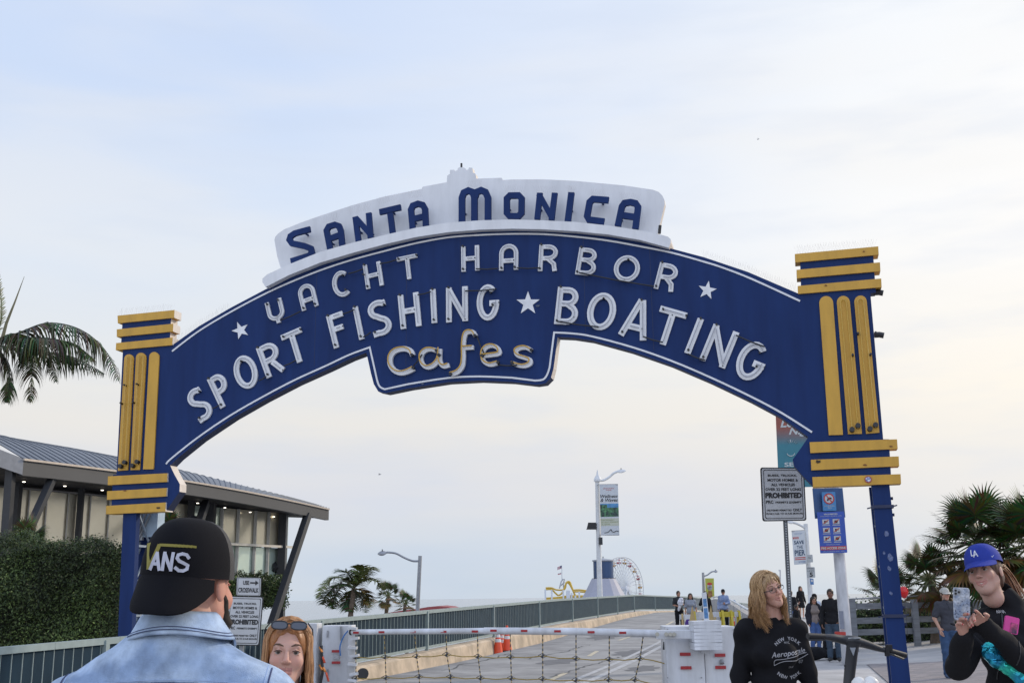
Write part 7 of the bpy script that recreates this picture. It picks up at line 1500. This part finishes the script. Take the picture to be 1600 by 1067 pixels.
# cap with white monogram
M_capr = fabric('royal_cap', (.022,.040,.26), .8, bump=.15, bscale=500)
co2, T = cap_mesh(gw, hg+Vector((.004,0,.013)), Mg, 1.03, M_capr, M_capr, 0, brim_drop=.50, brim_len=.082, name='cap')
LA = [([(-.016,.098),(-.016,.062),(.004,.062)], .005), ([(-.004,.052),(.006,.088),(.018,.052)], .005), ([(.0,.064),(.013,.064)], .004)]
cap_emblem(co2, T, [(sub([(x*.85, z*.85+.008) for x, z in s_], 4), w_*.9) for s_, w_ in LA]).build('cap_monogram', mat('monogram_white', (.62,.63,.68), .6), co2)
cap_emblem(co2, T, [([(.066,.046),(.068,.041),(.073,.050)], .003)]).build('cap_mark', mat('monogram_white'), co2)
DH = ((.09,.034,.016),(.30,.12,.050)); scalp(gw, hg, Mg, 1.0, (.07,.032,.018), .005, thick=.006, low=-.03, bangs=False)
mb = MB()
for k in range(620):
    a, b = random.gauss(0,.35), random.gauss(0,.35); base = Vector((0+.012*a,.108,.010+.02*b)); mid = Vector((.0+.045*a,.175+.03*b,.050+.02*b)); end = Vector((.0+.06*a,.255+.05*b,.015-.03*random.random())); tip = Vector((.01+.07*a,.275+.05*b,-.085-.06*random.random()))
    tt_ = random.random(); mb.c = tuple(lerp(p_, q_, tt_) for p_, q_ in zip(*DH)); mb.tube([xf(p, hg, Mg) for p in spline([base, mid, end, tip], 4)], [.0022]*12+[.0007], 4, cap=False)
mb.build('ponytail', M_hair, gw, 'full'); mb = MB(); mb.tube([xf((.014*math.cos(a),.112,.012+.016*math.sin(a)), hg, Mg) for a in np.linspace(0,6.28,12)], .006, 6); mb.build('scrunchie', fab('plum', (.12,.05,.09)), gw)
# phone
ph = thing('phone', 'phone in a clear speckled case held up by the girl in the blue cap', 'phone', Vector((gx,Yg,0))+pc, 0); Mp = rot3(8,3,-16); c8 = rrect(-.036,.036,-.074,.074,.010,4)
fr = lambda x, y, z: tuple(Mp @ Vector((x,y,z)))
MB().prism(c8, -.005, .005, frame=fr).build('case', mat('speckled_case', (.42,.45,.50), .3, var=.5, scale=90, two=(.18,.22,.30)), ph)
MB().prism(rrect(-.033,-.003,.040,.070,.007,4), -.008, -.0051, frame=fr).build('camera_bump', mat('camera_glass', (.30,.32,.35), .2), ph)
for x, z in ((-.025,.062),(-.025,.048),(-.011,.055)): MB().tube([fr(x,-.0082,z), fr(x,-.010,z)], .0055, 12).build('lens', M_black, ph)
mb = MB()
for i in range(26): x, z = random.uniform(-.030,.030), random.uniform(-.068,.034); s_ = random.uniform(.002,.0042); mb.add([fr(x+s_*math.cos(a), -.0056, z+s_*math.sin(a)) for a in (0,1.57,3.14,4.71)], [(0,1,2,3)])
tag(mb.build('case_speckles', mat('speckle_dark', (.06,.08,.14), .5), ph), None, None)
# pink phone case and iridescent bag
pk = thing('phone', 'pink cased gadget tucked on the chest of the girl with the phone', 'phone', Vector((gx,Yg,0))+px2(1580,976,-.17)); Mk = rot3(0,14,0); fr2 = lambda x, y, z: tuple(Mk @ Vector((x,y,z)))
MB().prism(rrect(-.034,.034,-.040,.040,.008,4), -.006, .006, frame=fr2).build('case', mat('hot_pink', (.62,.05,.28), .4), pk); MB().prism(rrect(-.006,.028,-.036,.012,.004,3), -.009, -.0062, frame=fr2).build('screen', mat('gadget_dark', (.05,.02,.06), .2, var=.6, scale=60, two=(.4,.05,.15)), pk)
bgc = px2(1578, 1036, -.19); bg2 = thing('waist_bag', 'shiny iridescent blue green bag slung across the girl with the phone', 'bag', Vector((gx,Yg,0))+bgc)
Mi = mat('iridescent', (.02,.25,.45), .12, metal=.7, var=.35, scale=22, two=(.03,.50,.36), bump=.6, bscale=30); Mbg = rot3(0,36,0)
Pq = [('+','ell',0,(0,0,0),(.155,.035,.058),Mbg),('+','ell',.03,xf((-.09,0,.0),(0,0,0),Mbg),(.05,.03,.05)),('+','ell',.03,xf((.09,0,0),(0,0,0),Mbg),(.06,.03,.06))]; cloth(bg2, 'bag', Pq, Mi, .006, fold_noise(60,.006)); MB().bar(xf((-.13,-.031,.004),(0,0,0),Mbg), xf((.13,-.031,.004),(0,0,0),Mbg), .006).build('zip', M_black, bg2)
MB().tube([xf((-.15,0,.0),(0,0,0),Mbg), xf((-.24,.05,.03),(0,0,0),Mbg), xf((-.27,.15,.03),(0,0,0),Mbg)], .014, 6, flat=.4).build('strap', fab('black'), bg2)
# ================================================================== scooter
Ys = 6.4; sc0 = at(1326, 1067, Ys); scr = thing('electric_scooter', 'dark grey electric scooter handlebar with curved grips between the blonde woman and the blue post', 'scooter', (sc0.x, Ys, 0)); so_ = Vector(scr.location); SQ = lambda x, y, dy=0: at(x, y, Ys+dy)-so_
M_sc = mat('scooter_grey', (.020,.022,.027), .42, var=.06); ppm = F/Ys
mb = MB(); P = spline([SQ(1286,994.5,-.05), SQ(1300,995.5,-.03), SQ(1318,999,0), SQ(1333,1001,0), SQ(1350,1005,.01), SQ(1370,1011.5,.02), SQ(1388,1016.5,.04)], 5); n = len(P)
mb.tube(P, [lerp(.013,.030,1-abs((i/(n-1))-.48)/.52) for i in range(n)], 12); mb.build('handlebar', M_sc, scr, True)
MB().tube([SQ(1384,1015,.035), SQ(1415,1023.5,.07)], [.017,.0165], 12).build('grip', M_black, scr, True); MB().tube([SQ(1262,993,-.09), SQ(1288,994,-.05)], [.017,.016], 12).build('grip', M_black, scr, True)
MB().tube([SQ(1384,1019,.03), SQ(1397,1023,.02), SQ(1412,1029,.04)], .006, 6).build('brake_lever', M_dark, scr); MB().tube([SQ(1264,999,-.1), SQ(1288,999,-.06)], .006, 6).build('brake_lever', M_dark, scr)
mb = MB(); mb.box(SQ(1389,1011,.03), (.03,.03,.03)); mb.box(SQ(1386,1018,.03), (.02,.03,.045)); mb.build('clamp', M_black, scr)
a = SQ(1332,1010); b = SQ(1326,1067); k = (b-a)/(b.z-a.z); e = a+k*(.20-a.z)
MB().tube([SQ(1333,1003), a, b, e], [.045,.033,.029,.029], 12, flat=1).build('stem', M_sc, scr, True)
MB().prism([(-.016,.018),(.016,.018),(0,-.026)], -.0365, -.03, frame=lambda x,y,z: tuple(SQ(1330,1016)+Vector((x,y,z)))).build('badge', mat('badge_pale', (.25,.27,.30), .4), scr)
MB().box(SQ(1333,996), (.07,.05,.008)).build('display', mat('display_glass', (.3,.31,.32), .15), scr)
for z in (.03,.0,-.03): pass
MB().tube([SQ(1319.5,1040), SQ(1333,1041)], .008, 6).build('bolt', M_black, scr); MB().tube([SQ(1319.5,1045), SQ(1333,1046)], .008, 6).build('bolt', M_black, scr)
for yy in (0, -1.0):
    mb = MB(); mb.lathe([(.04,-.03),(.12,-.035),(.125,0),(.12,.035),(.04,.03)], n=24); o = mb.build('wheel', M_black, scr, loc=(e.x, e.y+ (0 if yy == 0 else .95), .125)); o.rotation_euler = (0,R(90),0)
MB().box((e.x, e.y+.47, .16), (.17,.62,.05)).build('deck', M_sc, scr)
hm_ = thing('helmet', 'glossy white rounded shell at the bottom edge beside the scooter stem', 'helmet', at(1350, 1068, 6.0)); mb = MB()
for dx, r_ in ((-.025,.042),(.035,.045)):
    mb.lathe([(.001,r_*.9),(r_*.5,r_*.75),(r_*.9,r_*.3),(r_,-.02),(r_*.95,-.09)], (dx,0,0), 16)
mb.build('shell', mat('gloss_white', (.7,.69,.66), .15), hm_, 'full'); MB().tube([(0,0,-.09),(0,0,-at(1350,1068,6.0).z)], .02, 8).build('stand', M_dark, hm_)
